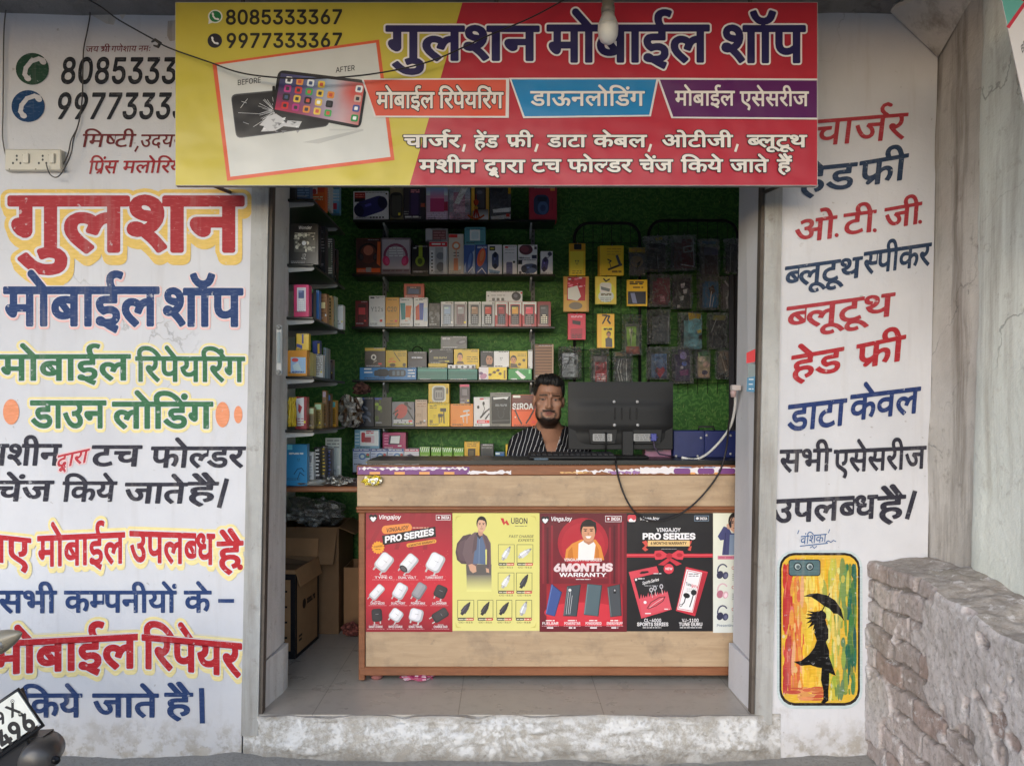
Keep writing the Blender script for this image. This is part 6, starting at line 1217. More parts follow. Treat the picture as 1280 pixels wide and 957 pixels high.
def neck(a, cx, cy, s, c):
    a.l([(cx+s*math.cos(t)*.8, cy+s*math.sin(t)*1.2) for t in np.linspace(-.6, 3.7, 14)], s*.14, c)
    for u in (-1, 1): a.l([(cx+u*s*.7, cy-s*.6), (cx+u*s*.9, cy-s*1.3)], s*.06, c); a.e(cx+u*s*.95, cy-s*1.35, s*.14, s*.18, c)
def hphone(a, cx, cy, s, band, cup):
    a.l([(cx+s*math.cos(t), cy+s*math.sin(t)) for t in np.linspace(3.0, 6.42, 14)], s*.22, band)
    for u in (-1, 1): a.e(cx+u*s*.85, cy+s*.45, s*.32, s*.45, cup, u*12); a.e(cx+u*s*.78, cy+s*.45, s*.18, s*.3, tuple(min(255, v+26) for v in cup), u*12)
# row 1
def f(a): a.r(587,80,656,142,(150,34,34)); a.r(587,118,656,142,K0); a.lines(592,650,95,108,2,5,(220,140,130)); speaker(a,692,172,212,104,(42,42,96),-18); [a.e(692+i*20,242,6,6,K0) for i in range(5)]; a.e(794,90,6,6,K0); a.lines(600,660,152,152,1,4,K0)
pbox('1',578,72,808,252,W0,'white box picturing a big dark blue capsule speaker',f,'speaker_box',dep=.11)
def f(a): a.rr(815,80,897,245,30,(44,42,40)); a.rr(823,92,888,232,24,(70,68,62)); a.e(856,92,30,10,(30,30,30))
pbox('1',815,40,900,255,(126,118,92),'olive tan box with a black upright speaker, beside the blue capsule speaker box',f,'speaker_box',dep=.1)
def f(a): a.r(940,70,1010,235,(44,34,62)); a.rr(950,85,1000,225,16,(62,48,88)); a.lines(950,1006,66,78,2,8,(190,120,130)); a.lines(912,1000,238,238,1,9,(200,200,200)); a.r(1015,150,1040,175,(160,80,60)); a.lines(905,935,205,220,2,5,(150,150,150))
pbox('1',901,30,1046,255,(58,54,60),'dark grey box with a purple upright speaker',f,'speaker_box',dep=.1)
def f(a): a.g(170,20,310,100,(60,110,160),(200,210,230)); a.r(195,95,285,205,(176,60,110)); a.g(195,50,285,120,(110,160,200),(206,120,160)); a.lines(172,300,215,250,4,7,(230,190,210)); a.r(285,140,310,200,(150,40,70))
pbox('2',168,10,311,262,(196,170,196),'blue and magenta blister pack on the topmost back shelf',f,'phone_pack',mat='printed card',dep=.05)
def f(a): a.g(315,20,455,130,(150,180,206),(214,206,220)); a.g(345,80,420,210,(186,130,160),(224,190,206)); a.lines(320,450,215,255,4,7,(206,150,176)); a.q([(400,40),(450,30),(380,160),(350,150)],(236,238,240))
pbox('2',313,10,456,266,(190,186,200),'silvery blue and pink glossy pack on the topmost back shelf',f,'phone_pack',mat='foil',dep=.05)
def f(a): a.r(482,20,555,190,(30,30,36)); a.r(490,60,545,180,(60,62,72)); a.e(515,80,18,12,(90,94,110)); a.g(470,190,570,262,(80,80,84),(200,200,204)); a.r(460,10,480,200,(206,160,60))
pbox('2',459,10,575,266,(190,150,62),'black pack with yellow border on the topmost back shelf',f,'phone_pack',dep=.05)
def f(a): a.g(585,20,700,170,(54,58,66),(84,88,98)); a.q([(600,190),(720,178),(716,206),(604,212)],(226,228,230)); a.q([(590,235),(716,222),(716,250),(590,258)],(196,198,202)); a.r(700,20,718,90,(200,160,40))
pbox('2',580,10,720,270,(100,104,112),'dark pack in creased silver foil on the topmost back shelf',f,'phone_pack',mat='foil',dep=.05)
def f(a): a.rr(865,95,965,225,36,(36,52,84)); a.e(925,180,34,44,(62,88,130)); a.rr(890,110,950,140,10,(24,34,56)); a.e(925,182,18,22,(40,60,100)); a.r(972,46,1002,70,(216,130,50)); a.lines(895,945,255,255,1,5,(120,20,40)); a.l([(985,120),(985,190)],4,(110,20,40))
pbox('2',835,40,1016,278,(168,44,66),'crimson box with a blue pot shaped speaker alone on the top shelf',f,'speaker_box',dep=.12)
# hanging festive tassel in front of the top shelf
m = MB(); X, Y_, Z_ = P(595, 247, YF-0.03)
m.tube([(X, Y_, Z_+0.02), (X, Y_, Z_-0.02)], 0.003, (150,40,30)); m.lathe([(0.004,0),(0.016,-0.012),(0.012,-0.03),(0.004,-0.036)], (X, Y_, Z_-0.01), col=(190,70,40)); m.lathe([(0.006,0),(0.013,-0.01),(0.006,-0.024)], (X, Y_, Z_-0.05), col=(206,150,60))
for k in range(9): a_ = k*.7; m.tube([(X+.005*math.cos(a_), Y_+.005*math.sin(a_), Z_-.07), (X+.024*math.cos(a_), Y_+.014*math.sin(a_), Z_-.125)], [.004,.0015], (180,50,34), n=5)
for k in range(14): u = k/13; m.lathe([(0.001,-.006),(.007,0),(.001,.006)], (X-.045+.09*u, Y_+.004, Z_-.105-.02*math.sin(u*3.14)), col=(196,90,40), n=8)
tag(m.build('festive_hanging', MAT['cloth'], origin=(X, Y_, Z_)), 'small orange and red festive tassel hanging before the top shelf packs', 'ornament')
# row 2
def f(a): a.r(597,380,755,570,(70,44,40)); a.q([(600,570),(755,570),(755,597),(600,597)],(206,88,40)); a.e(676,470,62,70,(96,54,44)); hphone(a,676,470,58,(34,28,30),(40,32,34)); a.e(676,455,32,32,(176,106,84)); a.r(660,565,695,595,(150,140,136)); a.q([(735,400),(756,400),(756,560),(730,540)],(196,92,44))
pbox('1',595,376,757,598,(110,62,44),'brown and orange headphone box at the left end of the second shelf',f,'headphone_box',dep=.09)
def f(a): a.r(765,385,942,575,(168,160,168)); hphone(a,852,490,72,(126,58,86),(190,50,96)); a.lines(810,900,440,490,4,7,(226,220,224)); a.lines(770,940,585,585,1,8,(90,60,76))
pbox('1',758,374,950,598,(128,116,126),'grey headphone box with pink headphones in a clear window',f,'headphone_box',dep=.09)
def f(a): a.l([(1012,425),(1012,500)],24,(130,150,40)); a.e(1008,525,30,34,(116,136,36)); a.e(1008,525,16,20,(60,76,20)); a.lines(965,985,440,440,1,6,(190,190,190)); a.lines(965,1060,590,590,1,5,(120,120,120))
pbox('1',955,420,1064,602,(26,26,30),'black box with a lime green headphone seen side on',f,'headphone_box',dep=.08)
def f(a): a.r(188,400,306,430,(190,50,56)); a.lines(205,290,414,414,1,10,(236,230,230)); a.r(228,435,304,602,(150,152,156)); a.e(262,560,26,30,(90,92,98)); a.e(262,490,26,24,(110,112,118)); a.r(196,455,218,598,(236,236,238)); [a.e(207,475+i*22,6,6,K0) for i in range(6)]; a.g(280,435,300,600,(220,222,226),(170,172,176))
pbox('2',188,398,309,605,(206,206,208),'white and silver box with red heading and a row of black icons',f,'speaker_box',dep=.08)
def f(a): a.r(210,325,296,385,(110,70,72)); a.lines(216,290,340,375,3,8,(150,110,112)); a.r(166,316,206,390,(160,160,164))
pbox('2',163,312,310,395,(140,138,142),'small grey clear fronted box lying on top of the silver speaker box',f,'product_box',dep=.07)
def f(a): a.r(315,352,370,372,(196,50,46)); a.e(362,425,27,27,(206,130,90)); a.e(362,425,16,16,(226,214,200)); a.r(346,505,374,585,(200,130,96)); a.lines(345,380,470,490,2,6,(90,80,76)); a.r(395,355,408,600,(190,180,170)); a.l([(362,450),(362,500)],6,(200,130,96))
pbox('2',312,349,411,608,(214,204,190),'tall cream box with an orange selfie light picture',f,'accessory_box',dep=.07)
def f(a): a.q([(413,420),(486,420),(486,450),(440,500),(413,560)],(60,90,150)); a.e(450,530,22,76,(58,82,140),8); a.l([(440,600),(470,560),(484,600)],6,(214,220,230)); a.e(452,520,10,50,(90,120,176),8)
pbox('2',412,418,487,612,(176,188,206),'white box with a tall blue leaf shaped speaker',f,'speaker_box',dep=.08)
def f(a): a.q([(489,420),(565,420),(565,470),(489,600)],(52,78,140)); a.e(526,500,26,60,(206,94,60),12); a.e(530,490,12,36,(230,130,90),12); a.l([(500,600),(530,570),(556,605)],5,(214,220,230)); a.lines(500,560,430,438,2,5,(180,190,210))
pbox('2',488,418,566,612,(76,100,156),'blue box with an orange leaf shaped speaker',f,'speaker_box',dep=.08)
def f(a): a.r(580,428,616,456,K0); a.lines(585,612,440,446,2,4,(196,190,60)); speaker(a,617,520,44,100,(60,70,104)); a.q([(572,575),(650,590),(640,608),(580,600)],(126,156,180)); a.lines(584,640,590,600,2,5,(90,120,150))
pbox('2',568,418,661,612,W0,'white box with an upright slate blue cylinder speaker',f,'speaker_box',dep=.08)
def f(a): a.r(452,322,518,392,(200,212,214)); a.rr(462,332,508,382,10,(176,196,200)); a.lines(430,545,318,318,1,5,(30,80,90)); a.lines(430,545,402,402,1,5,(30,80,90))
pbox('2',417,305,554,412,(92,150,164),'teal box with a white square picture lying on top of the blue speaker boxes',f,'accessory_box',dep=.08)
def f(a): a.r(680,430,700,440,(196,60,60)); a.lines(680,740,450,470,2,4,(150,150,152)); a.rr(688,530,728,612,8,(86,86,120)); a.e(738,530,8,8,(60,60,64)); a.lines(690,726,545,600,6,4,(110,110,146))
pbox('2',667,420,758,613,(224,222,224),'plain white box with a grey violet speaker at its foot and a red mark',f,'speaker_box',dep=.08)
def f(a): a.r(764,516,790,545,K0); speaker(a,836,572,90,62,(54,70,104),-6); a.e(855,585,26,18,(80,98,132)); a.r(770,590,786,606,(80,80,84))
pbox('2',762,512,887,613,W0,'small white box with a navy tubby speaker, below a matching box with a plum one',f,'speaker_box',dep=.09)
def f(a): a.e(814,450,44,34,(84,44,56)); a.e(806,448,28,20,(112,60,72)); a.r(852,485,884,508,(46,50,70)); a.lines(770,800,500,504,2,4,(120,120,124)); a.r(868,430,884,448,(60,60,66))
pbox('2',763,418,888,510,W0,'small white box with a plum round speaker, on top of the navy speaker box',f,'speaker_box',dep=.09)
def f(a): speaker(a,936,545,42,84,(66,60,112),8); a.e(968,478,14,14,(60,64,80)); a.l([(945,512),(970,490)],4,(90,90,110)); a.lines(915,980,598,604,2,4,(170,170,176))
pbox('2',908,460,988,614,W0,'white box with a small purple speaker at the right end of the second shelf',f,'speaker_box',dep=.08)
# row 3
def f(a): a.rr(608,800,660,925,8,(60,26,32)); a.r(612,825,656,870,(176,56,66)); a.lines(615,655,885,915,4,6,(110,40,50))
pbox('1',590,780,675,935,(112,32,42),'dark red phone box at the left end of the third shelf',f,'phone_box',dep=.06)
def f(a): a.t("Y12s",690,850,772,850,30,(110,114,124),off=0); a.r(688,756,714,766,(60,60,70)); a.lines(728,745,762,762,1,5,(150,150,160)); a.l([(684,870),(730,920),(780,870)],4,(206,206,212)); a.q([(684,876),(730,926),(780,876),(780,935),(684,935)],(206,208,214))
pbox('1',678,748,783,940,(222,222,226),'tall white phone box marked Y12s',f,'phone_box',dep=.06)
def f(a): a.t("C20",796,850,858,850,30,(120,84,30),off=4); a.lines(800,860,775,775,1,5,(150,104,40)); a.lines(815,835,912,912,1,5,(150,104,40))
pbox('1',784,758,875,940,(222,158,50),'amber yellow phone box marked C20',f,'phone_box',dep=.06)
def f(a): a.q([(882,795),(914,795),(916,900),(890,904)],(40,128,136)); a.q([(918,812),(956,812),(946,912),(914,912)],(206,110,60)); a.r(916,888,944,910,(220,200,190)); a.lines(890,940,775,775,1,5,(130,130,134))
pbox('1',877,760,966,941,W0,'white phone box picturing a teal and an orange phone',f,'phone_box',dep=.06)
def f(a): a.q([(980,820),(1004,800),(1014,905),(980,905)],(190,80,56)); a.q([(1002,795),(1032,795),(1028,905),(1006,905)],(60,80,160)); a.q([(1030,825),(1056,825),(1056,912),(1032,912)],(170,186,214)); a.lines(980,1030,775,775,1,5,(130,130,134))
pbox('1',967,760,1060,941,W0,'white phone box picturing red, blue and pale phones side by side',f,'phone_box',dep=.06)
def f(a): a.rr(920,688,1014,742,8,(70,50,60)); a.q([(935,700),(1000,706),(1000,735),(930,735)],(66,80,120)); a.lines(945,985,695,695,1,4,(220,150,130))
pbox('1',903,670,1036,757,(188,70,54),'small orange red box lying on top of two white phone boxes',f,'accessory_box',dep=.08)
def f(a): [a.e(random.uniform(1072,1132),random.uniform(805,930),random.uniform(4,12),random.uniform(6,16),random.choice([(60,60,66),(90,92,98),(30,30,34),(120,124,130)])) for _ in range(22)]
pbox('1',1065,795,1140,940,(30,31,34),'black mottled phone pack between the pictured phones and the keypad phones',f,'phone_pack',dep=.05)
rows = [(262,347,(206,206,210),(128,140,158),(150,170,196),(170,180,196),'pale grey box with a blue grey keypad phone'),
        (350,435,(170,166,168),(120,96,104),(150,150,156),(90,80,86),'grey box with a mauve keypad phone in a bright frame'),
        (440,525,(190,190,192),(70,70,76),(150,120,100),(150,152,156),'light grey box with a black keypad phone'),
        (527,612,(200,200,204),(60,56,62),(190,70,60),(226,228,230),'white box with a keypad phone with white keys and red screen'),
        (615,700,(186,56,68),(36,34,44),(150,40,56),(90,96,120),'red and white box with a black keypad phone and maroon screen'),
        (702,788,(190,58,66),(44,38,44),(224,150,60),(120,110,116),'red box with a keypad phone showing an orange screen'),
        (790,885,(184,52,66),(50,40,46),(206,70,90),(140,120,126),'red box with a keypad phone showing a pink floral screen'),
        (888,978,(140,34,46),(46,34,40),(60,60,70),(214,204,186),'dark red phone box with a cream keypad ending the third shelf')]
for i, (xa, xb, bc, ph, scr, ky, lb) in enumerate(rows):
    def f(a, xa=xa, xb=xb, bc=bc, ph=ph, scr=scr, ky=ky, i=i):
        if i < 4: a.r(xa+2,787,xb-2,800,(226,226,228)); a.e(xb-12,796,4,4,K0)
        if i in (4,5,6): a.q([(xa,786),(xb,786),(xb,870),(xb-20,850),(xa+16,880),(xa,870)],(220,214,216))
        a.r(xa+12,803,xb-12,938,tuple(int(v*.8) for v in bc)); fphone(a,xa+17,808,xb-17,932,ph,scr,ky); a.lines(xa+10,xb-14,941,941,1,4,(120,120,124))
    pbox('2',xa,785,xb,945,bc,lb,f,'phone_box',dep=.06)
def f(a): a.e(752,752,30,28,(44,44,54),30); a.e(748,748,14,12,(90,90,106),30); [a.rr(596+i*30,762,614+i*30,780,3,(90,90,96)) for i in range(3)]; a.lines(590,680,745,745,1,8,(170,170,176)); a.e(572,748,5,5,(120,120,124)); a.r(780,725,792,735,(190,60,60))
pbox('2',557,718,793,787,(222,222,226),'long white box with a black smart watch, lying across the keypad phone boxes',f,'watch_box',dep=.06)
# row 4: cartons lying flat below, packs standing on them
def f(a): a.lines(600,650,292,312,2,8,(206,226,240)); [a.e(x,315,30,24,(30,36,44)) for x in (700,720)]; a.rr(745,296,850,338,14,(38,46,56)); [a.rr(770+i*26,304,786+i*26,330,3,(90,110,126)) for i in range(3)]; a.rr(660,300,690,335,10,(40,48,56)); a.lines(862,905,300,335,3,7,(206,226,240))
pbox('4',573,283,914,350,(52,126,186),'long blue carton with black tyre like shapes, lying at the left of the fourth shelf',f,'carton',dep=.15)
def f(a): a.l([(108,322),(280,318)],3,(24,84,78)); a.r(105,295,282,305,(50,132,120))
pbox('5',103,282,283,357,(40,116,104),'plain sea green carton beside the long blue carton',f,'carton',dep=.15)
def f(a): a.l([(290,320),(460,322)],3,(22,80,74)); a.r(288,297,462,304,(46,126,114))
pbox('5',286,290,463,357,(36,110,100),'plain sea green carton under the yellow man picture box',f,'carton',dep=.15)
def f(a): a.r(530,282,640,360,(216,180,40)); [a.e(x,y,10,8,(70,50,30)) for x, y in ((540,326),(566,312),(588,300),(600,320))]; a.l([(540,326),(566,312),(588,300)],4,(90,66,30)); a.e(500,335,22,16,(160,110,140),-20); a.e(486,318,12,9,(100,70,110)); a.r(622,300,632,350,(120,96,30))
pbox('5',472,280,642,360,(220,214,220),'small white and yellow box with dark earbuds, near the green carton',f,'earphone_box',dep=.12)
def f(a): a.q([(690,308),(706,302),(754,340),(740,352),(728,350)],(226,236,228)); a.lines(664,700,352,352,1,6,(226,240,226)); a.r(770,296,782,320,(130,200,140))
pbox('5',648,290,790,361,(40,140,66),'bright green box with a white handset picture at the right of the fourth shelf',f,'charger_box',dep=.12)
def f(a): a.r(602,166,726,184,(190,160,50)); a.r(606,186,722,278,(74,62,54)); a.e(656,222,16,18,(206,200,190)); a.l([(650,236),(640,262),(672,242)],8,(150,140,130)); a.e(656,222,8,9,(60,50,44)); a.e(630,250,26,18,(54,44,40))
pbox('4',602,163,727,280,(60,54,50),'dark earphone box with yellow top edge at the left of the fourth shelf',f,'earphone_box',yf=YF+0.02)
def f(a): a.l([(780,195),(800,225),(815,245)],5,(80,60,30)); a.l([(750,235),(775,228)],4,(206,80,40)); a.lines(745,790,245,250,2,4,(206,90,50)); a.e(770,268,18,10,(70,56,30)); a.lines(800,850,200,212,2,4,(120,96,30)); a.e(840,268,10,12,(60,50,30))
pbox('4',728,180,857,286,(214,176,46),'yellow cable box with a black jack plug, beside the dark earphone box',f,'cable_box',yf=YF+0.02)
def f(a): a.lines(885,950,222,226,2,4,(190,194,206)); a.q([(862,250),(974,235),(974,284),(862,284)],(34,40,60))
pbox('4',860,188,976,287,(28,30,46),'navy black box with a loop handle on the fourth shelf',f,'product_box',yf=YF+0.02)
m = MB(); q = [P(*ZP('4', 918+32*math.cos(t), 192-34*math.sin(t)), YF+.05) for t in np.linspace(0.05, 3.1, 12)]; m.tube(q, .0035, (20,20,24))
h_ = m.build('handle', MAT['cloth'], [o for o in COL.objects if o.get('label', '').startswith('navy black box')][0])
def f(a): a.lines(200,280,222,228,2,5,(150,140,90)); a.lines(230,290,245,245,1,4,(160,150,100)); a.l([(180,190),(190,184)],4,(200,200,206)); a.l([(280,188),(312,188)],5,(90,90,90))
pbox('5',168,258,284,292,(206,172,44),'slim yellow box squeezed under the black box',None,'cable_box',yf=YF+0.01,dep=.1)
pbox('5',170,172,318,260,(36,34,38),'black box standing on the slim yellow box',f,'product_box',yf=YF+0.03)
def f(a): [a.e(305+i*34,280,8,7,(70,70,76)) for i in range(4)]; a.r(430,272,446,290,(60,60,66))
pbox('5',285,266,452,293,(222,222,226),'slim white box with small black icons lying before the yellow man picture box',f,'cable_box',yf=YF-0.0,dep=.025)
def f(a): face_flat(a,360,222,30,44,(196,140,104)); a.q([(336,262),(344,246),(376,246),(386,264)],(90,70,50)); a.lines(400,465,220,232,2,5,(120,96,30)); a.t("WIRELESS",402,252,466,252,9,(110,88,30),off=4); a.r(425,182,462,190,(150,120,30))
pbox('5',322,173,475,297,(220,184,50),'yellow box with a small picture of a bearded man',f,'earphone_box',yf=YF+0.03)
def f(a): a.e(372,130,36,14,(66,66,74),-12); a.e(372,130,18,7,(110,110,120),-12); a.lines(255,300,108,114,2,4,(190,190,194)); a.r(262,124,300,150,(90,92,98))
pbox('5',244,96,402,166,(96,98,102),'grey box with a dark gadget picture on top of the black box',f,'accessory_box',yf=YF+0.04)
def f(a): face_flat(a,534,236,44,62,(166,116,90)); a.q([(500,278),(512,264),(556,264),(562,278)],(30,28,30))
pbox('5',480,184,560,279,(48,46,54),'dark charcoal box with a man\'s face',f,'earphone_box',yf=YF+0.02)
def f(a): buds(a,606,226,10,(90,90,96)); a.lines(580,640,196,196,1,4,(190,190,192)); a.q([(620,190),(654,186),(654,230)],(200,200,204))
pbox('5',561,185,654,280,(224,224,226),'white box with tiny earphones, between the charcoal and yellow face boxes',f,'earphone_box',yf=YF+0.02)
def f(a): face_flat(a,680,238,34,44,(176,120,80)); a.q([(660,284),(662,258),(700,262),(706,286)],(76,60,40)); a.e(716,264,10,8,(70,54,30)); a.e(742,240,9,8,(70,54,30)); a.lines(705,755,205,214,2,4,(130,104,30))
pbox('5',656,185,764,288,(212,176,52),'yellow box with a man looking down, standing on the green box',f,'earphone_box',yf=YF+0.02)
pbox('5',766,178,794,288,(214,214,216),'narrow white box beside the brown striped stack',None,'cable_box',yf=YF+0.02)
def f(a):
    for i in range(11): a.r(808,152+i*17.5,906,165+i*17.5,(124,86,58)); a.r(808,165+i*17.5,906,169.5+i*17.5,(60,38,26))
    a.r(798,144,806,345,(40,30,26)); a.r(908,144,918,345,(150,124,100))
pbox('5',797,143,919,346,(96,64,44),'tall brown striped stack of slim packs behind the man\'s head',f,'pack_stack',dep=.08)
# row 5
def f(a): a.r(552,464,600,476,(50,74,150)); [a.e(random.uniform(556,650),random.uniform(485,610),random.uniform(8,24),random.uniform(4,10),random.choice([(40,48,64),(64,74,92),(26,30,42),(96,104,120)]),random.uniform(0,90)) for _ in range(16)]
pbox('4',548,460,658,620,(30,36,50),'navy blister pack with coiled cable at the left of the fifth shelf',f,'cable_pack',dep=.04)
def f(a): a.r(662,464,704,476,(60,80,150)); [a.e(random.uniform(672,704),random.uniform(485,600),random.uniform(6,14),random.uniform(8,20),random.choice([(120,150,30),(90,120,24),(60,80,20)])) for _ in range(9)]; a.r(715,480,760,600,(30,34,30))
pbox('4',660,460,765,622,(40,44,40),'black blister pack with lime green cable on the fifth shelf',f,'cable_pack',dep=.04)
def f(a): a.e(820,545,36,46,(176,70,66),30); [a.l(p,9,(36,34,38)) for p in ([(772,560),(800,540)],[(850,505),(880,530)],[(860,540),(896,596)],[(785,590),(800,560)])]; a.lines(775,890,600,612,2,7,(206,206,210)); a.e(850,500,12,12,(30,28,30)); a.lines(775,895,621,621,1,5,(150,170,60))
pbox('4',765,488,901,626,(120,120,128),'grey box with black microphones around a red splash',f,'microphone_box',dep=.06)
def f(a): a.lines(915,968,500,515,2,5,(150,110,84)); a.lines(912,940,560,575,3,4,(150,120,96)); a.l([(945,535),(945,600)],3,(150,120,96)); a.lines(930,970,606,612,2,5,(90,70,56))
pbox('4',903,475,977,626,(196,168,144),'plain beige card box on the fifth shelf',f,'cable_box',dep=.06)
def f(a): a.rr(240,526,276,548,4,(40,38,34)); a.l([(262,545),(264,615)],7,(40,38,34)); a.rr(228,560,256,580,4,(40,38,34)); a.l([(234,578),(236,614)],7,(40,38,34)); a.l([(262,560),(250,575),(246,610)],5,(60,56,40)); a.lines(178,220,512,524,2,5,(96,80,20)); a.r(178,596,196,616,(120,98,24)); a.lines(200,216,570,582,2,4,(150,124,30))
pbox('5',165,497,298,630,(226,196,30),'bright yellow box with black in-ear buds on the fifth shelf',f,'earphone_box',dep=.07)
def f(a): a.rr(192,392,276,490,20,(190,190,176)); a.rr(200,400,268,482,16,(96,98,100)); a.rr(212,420,256,470,6,(140,140,140)); a.r(214,405,254,416,(60,60,60)); a.r(278,405,290,440,(90,76,30)); [a.r(216+i*14,430,224+i*14,462,(80,80,84)) for i in range(3)]
pbox('5',170,380,297,497,(214,178,44),'yellow box with a clear rounded window, on top of the bright yellow earbud box',f,'earphone_box',dep=.07)
def f(a): a.l([(362,575),(412,565)],9,(206,206,206)); a.l([(380,545),(412,540)],10,(190,190,190)); a.l([(400,545),(400,615)],5,(200,190,180)); a.l([(374,575),(380,612)],5,(200,190,180)); a.lines(310,360,516,524,2,4,(206,120,50)); a.lines(312,340,600,612,2,4,(190,100,40))
pbox('5',300,500,438,632,(234,142,62),'orange box with pale grey earphones on the fifth shelf',f,'earphone_box',dep=.07)
def f(a): a.r(358,385,414,398,(190,60,96)); a.r(360,402,414,460,(66,60,66)); a.r(372,412,402,450,(110,104,110)); a.lines(362,410,470,490,3,5,(120,116,120)); a.l([(384,460),(384,494)],3,(60,60,60))
pbox('5',356,383,419,500,(84,66,76),'small dark box with a pink header, on top of the orange box',f,'accessory_box',dep=.06)
def f(a): a.r(478,466,500,476,(196,60,66)); a.e(468,520,7,10,(30,30,34)); a.e(500,498,7,12,(30,30,34)); a.l([(500,510),(506,530),(490,570)],4,(40,40,44)); a.l([(482,582),(510,550),(535,532)],10,(34,34,38)); a.l([(512,590),(535,560)],10,(40,40,44)); a.r(460,598,535,616,(190,40,56)); a.lines(468,530,607,607,1,6,(230,200,206))
pbox('5',440,460,538,635,(222,220,222),'white box with a black neckband and a red band at its foot',f,'earphone_box',dep=.06)
def f(a): a.rr(548,456,658,620,6,(24,26,30)); a.q([(556,462),(650,458),(640,475),(620,468),(560,476)],(206,212,216)); a.lines(570,640,505,512,2,6,(120,124,128)); neck(a,604,560,22,(60,70,76)); a.l([(552,602),(655,598)],2,(110,116,120))
pbox('5',538,432,666,640,(124,124,118),'grey tin framed box with a black window, on the fifth shelf',f,'earphone_box',dep=.06)
def f(a): a.r(668,446,828,530,(96,48,44)); a.rr(676,450,722,464,6,(226,210,200)); a.t("SIROA",672,532,798,532,34,(222,210,206),off=12); a.r(668,545,828,640,(214,86,44)); a.l([(690,540),(712,590),(728,618)],9,(46,36,36)); a.l([(800,540),(776,585),(756,615)],9,(46,36,36)); a.l([(690,540),(700,500),(730,490)],3,(50,40,40)); a.e(690,580,4,5,(236,200,180)); a.l([(740,470),(790,480),(800,540)],3,(50,40,40))
pbox('5',668,445,830,640,(206,84,46),'red brown and orange box with a black neckband, just left of the man',f,'earphone_box',dep=.07)
# row 6
for i, (xa, xb, c1, c2) in enumerate(((531,636,(66,84,150),(206,214,230)),(637,737,(60,80,150),(208,214,230)),(738,837,(74,90,156),(210,216,230)),(838,930,(186,60,100),(226,222,226)))):
    def f(a, xa=xa, xb=xb, c1=c1, i=i):
        a.r(xa,767,xb,784,c1); a.lines(xa+8,xb-8,776,776,1,6,(226,226,236)); 
        if i < 3: a.e(xa+58,815,22,20,(96,130,176)); a.e(xa+58,815,12,11,(196,210,226)); a.r(xb-26,800,xb-4,822,(70,130,90)); a.e(xb-14,805,8,8,(190,90,90)); a.lines(xa+6,xa+34,800,824,3,4,(120,130,160))
        else: a.q([(xa+16,806),(xa+40,800),(xa+62,812),(xa+40,818)],(70,64,90)); a.lines(xa+8,xb-8,828,828,1,5,(206,120,150))
    pbox('4',xa,768,xb,866,c2,['white and blue carton at the far left end of the lowest shelf','white and blue carton second from the left on the lowest shelf','white and blue carton beside the pink topped carton','white carton with a pink top beside the green boxes'][i],f,'carton',dep=.09)
def f(a): a.r(575,662,685,752,(206,216,224)); a.rr(582,672,604,730,6,(180,50,60)); a.rr(606,690,660,735,5,(200,180,186)); a.lines(610,655,665,676,2,6,(190,60,70)); a.rr(600,700,640,730,4,(150,60,70)); a.lines(545,570,680,740,4,5,(206,226,236))
pbox('4',541,655,691,766,(120,170,196),'light blue box with red phones lying on the white and blue cartons',f,'phone_box',dep=.08)
def f(a): a.q([(752,690),(820,688),(812,745),(744,742)],(40,30,60)); a.q([(762,694),(816,692),(810,738),(756,736)],(214,220,230)); a.lines(720,745,690,740,4,5,(220,130,170))
pbox('4',710,672,851,767,(170,44,104),'magenta box with a pale tablet picture lying on the cartons',f,'accessory_box',dep=.08)
for i, xa in enumerate((118,187,252,320)):
    def f(a, xa=xa):
        a.r(xa,757,xa+64,788,(206,226,190))
        for k in range(5): a.q([(xa+2+k*13,788),(xa+9+k*13,788),(xa+17+k*13,759),(xa+10+k*13,759)],(96,160,70))
        a.lines(xa+10,xa+56,812,812,1,8,(190,226,150))
    pbox('5',xa,757+i*2,xa+62,828,(120,176,50),'lime green box with white striped top, '+['leftmost of the four','second from the left of the four','third from the left of the four','rightmost of the four, beside the small yellow box'][i],f,'charger_box',dep=.07,sz_=P(0,573,YF)[2],grp='lime green boxes on the lowest shelf')
def f(a): a.r(405,768,450,828,(54,48,40)); a.r(412,778,440,826,(96,84,60)); a.lines(400,455,742,752,2,6,(140,110,40))
ZL = P(0, 573, YF)[2]
pbox('5',383,726,476,830,(220,172,52),'small yellow box with a dark picture, right of the lime green boxes',f,'charger_box',dep=.07,sz_=ZL)
def f(a): a.lines(490,550,760,764,2,5,(110,114,116)); a.r(496,775,548,826,(46,48,50)); a.e(522,744,26,6,(130,132,134))
pbox('5',482,740,562,830,(62,64,66),'dark grey tin behind the counter on the lowest shelf',f,'product_box',dep=.07,sz_=ZL)
def f(a): a.r(572,792,598,804,(190,206,216)); a.r(602,800,622,828,(50,100,160))
pbox('5',570,788,626,832,(70,110,150),'tiny blue and white box beside the dark grey tin',f,'product_box',dep=.06,sz_=ZL)
pbox('5',632,742,663,832,(216,180,40),'narrow yellow box close to the man\'s sleeve',None,'cable_box',dep=.06,sz_=ZL)
# ledge so that the smaller bottom row stands at its height
m = MB(); xa, xb = P(523.5, 0, YF)[0], P(640, 0, YF)[0]; m.box(xa, YF+0.003, SHELF[5]+0.0005, xb, YB-0.02, ZL-0.0003, (30,32,30))
tag(m.build('display_riser', MAT['shelf board'], origin=((xa+xb)/2, YF+.08, SHELF[5])), 'low black riser under the lime green boxes', 'riser')

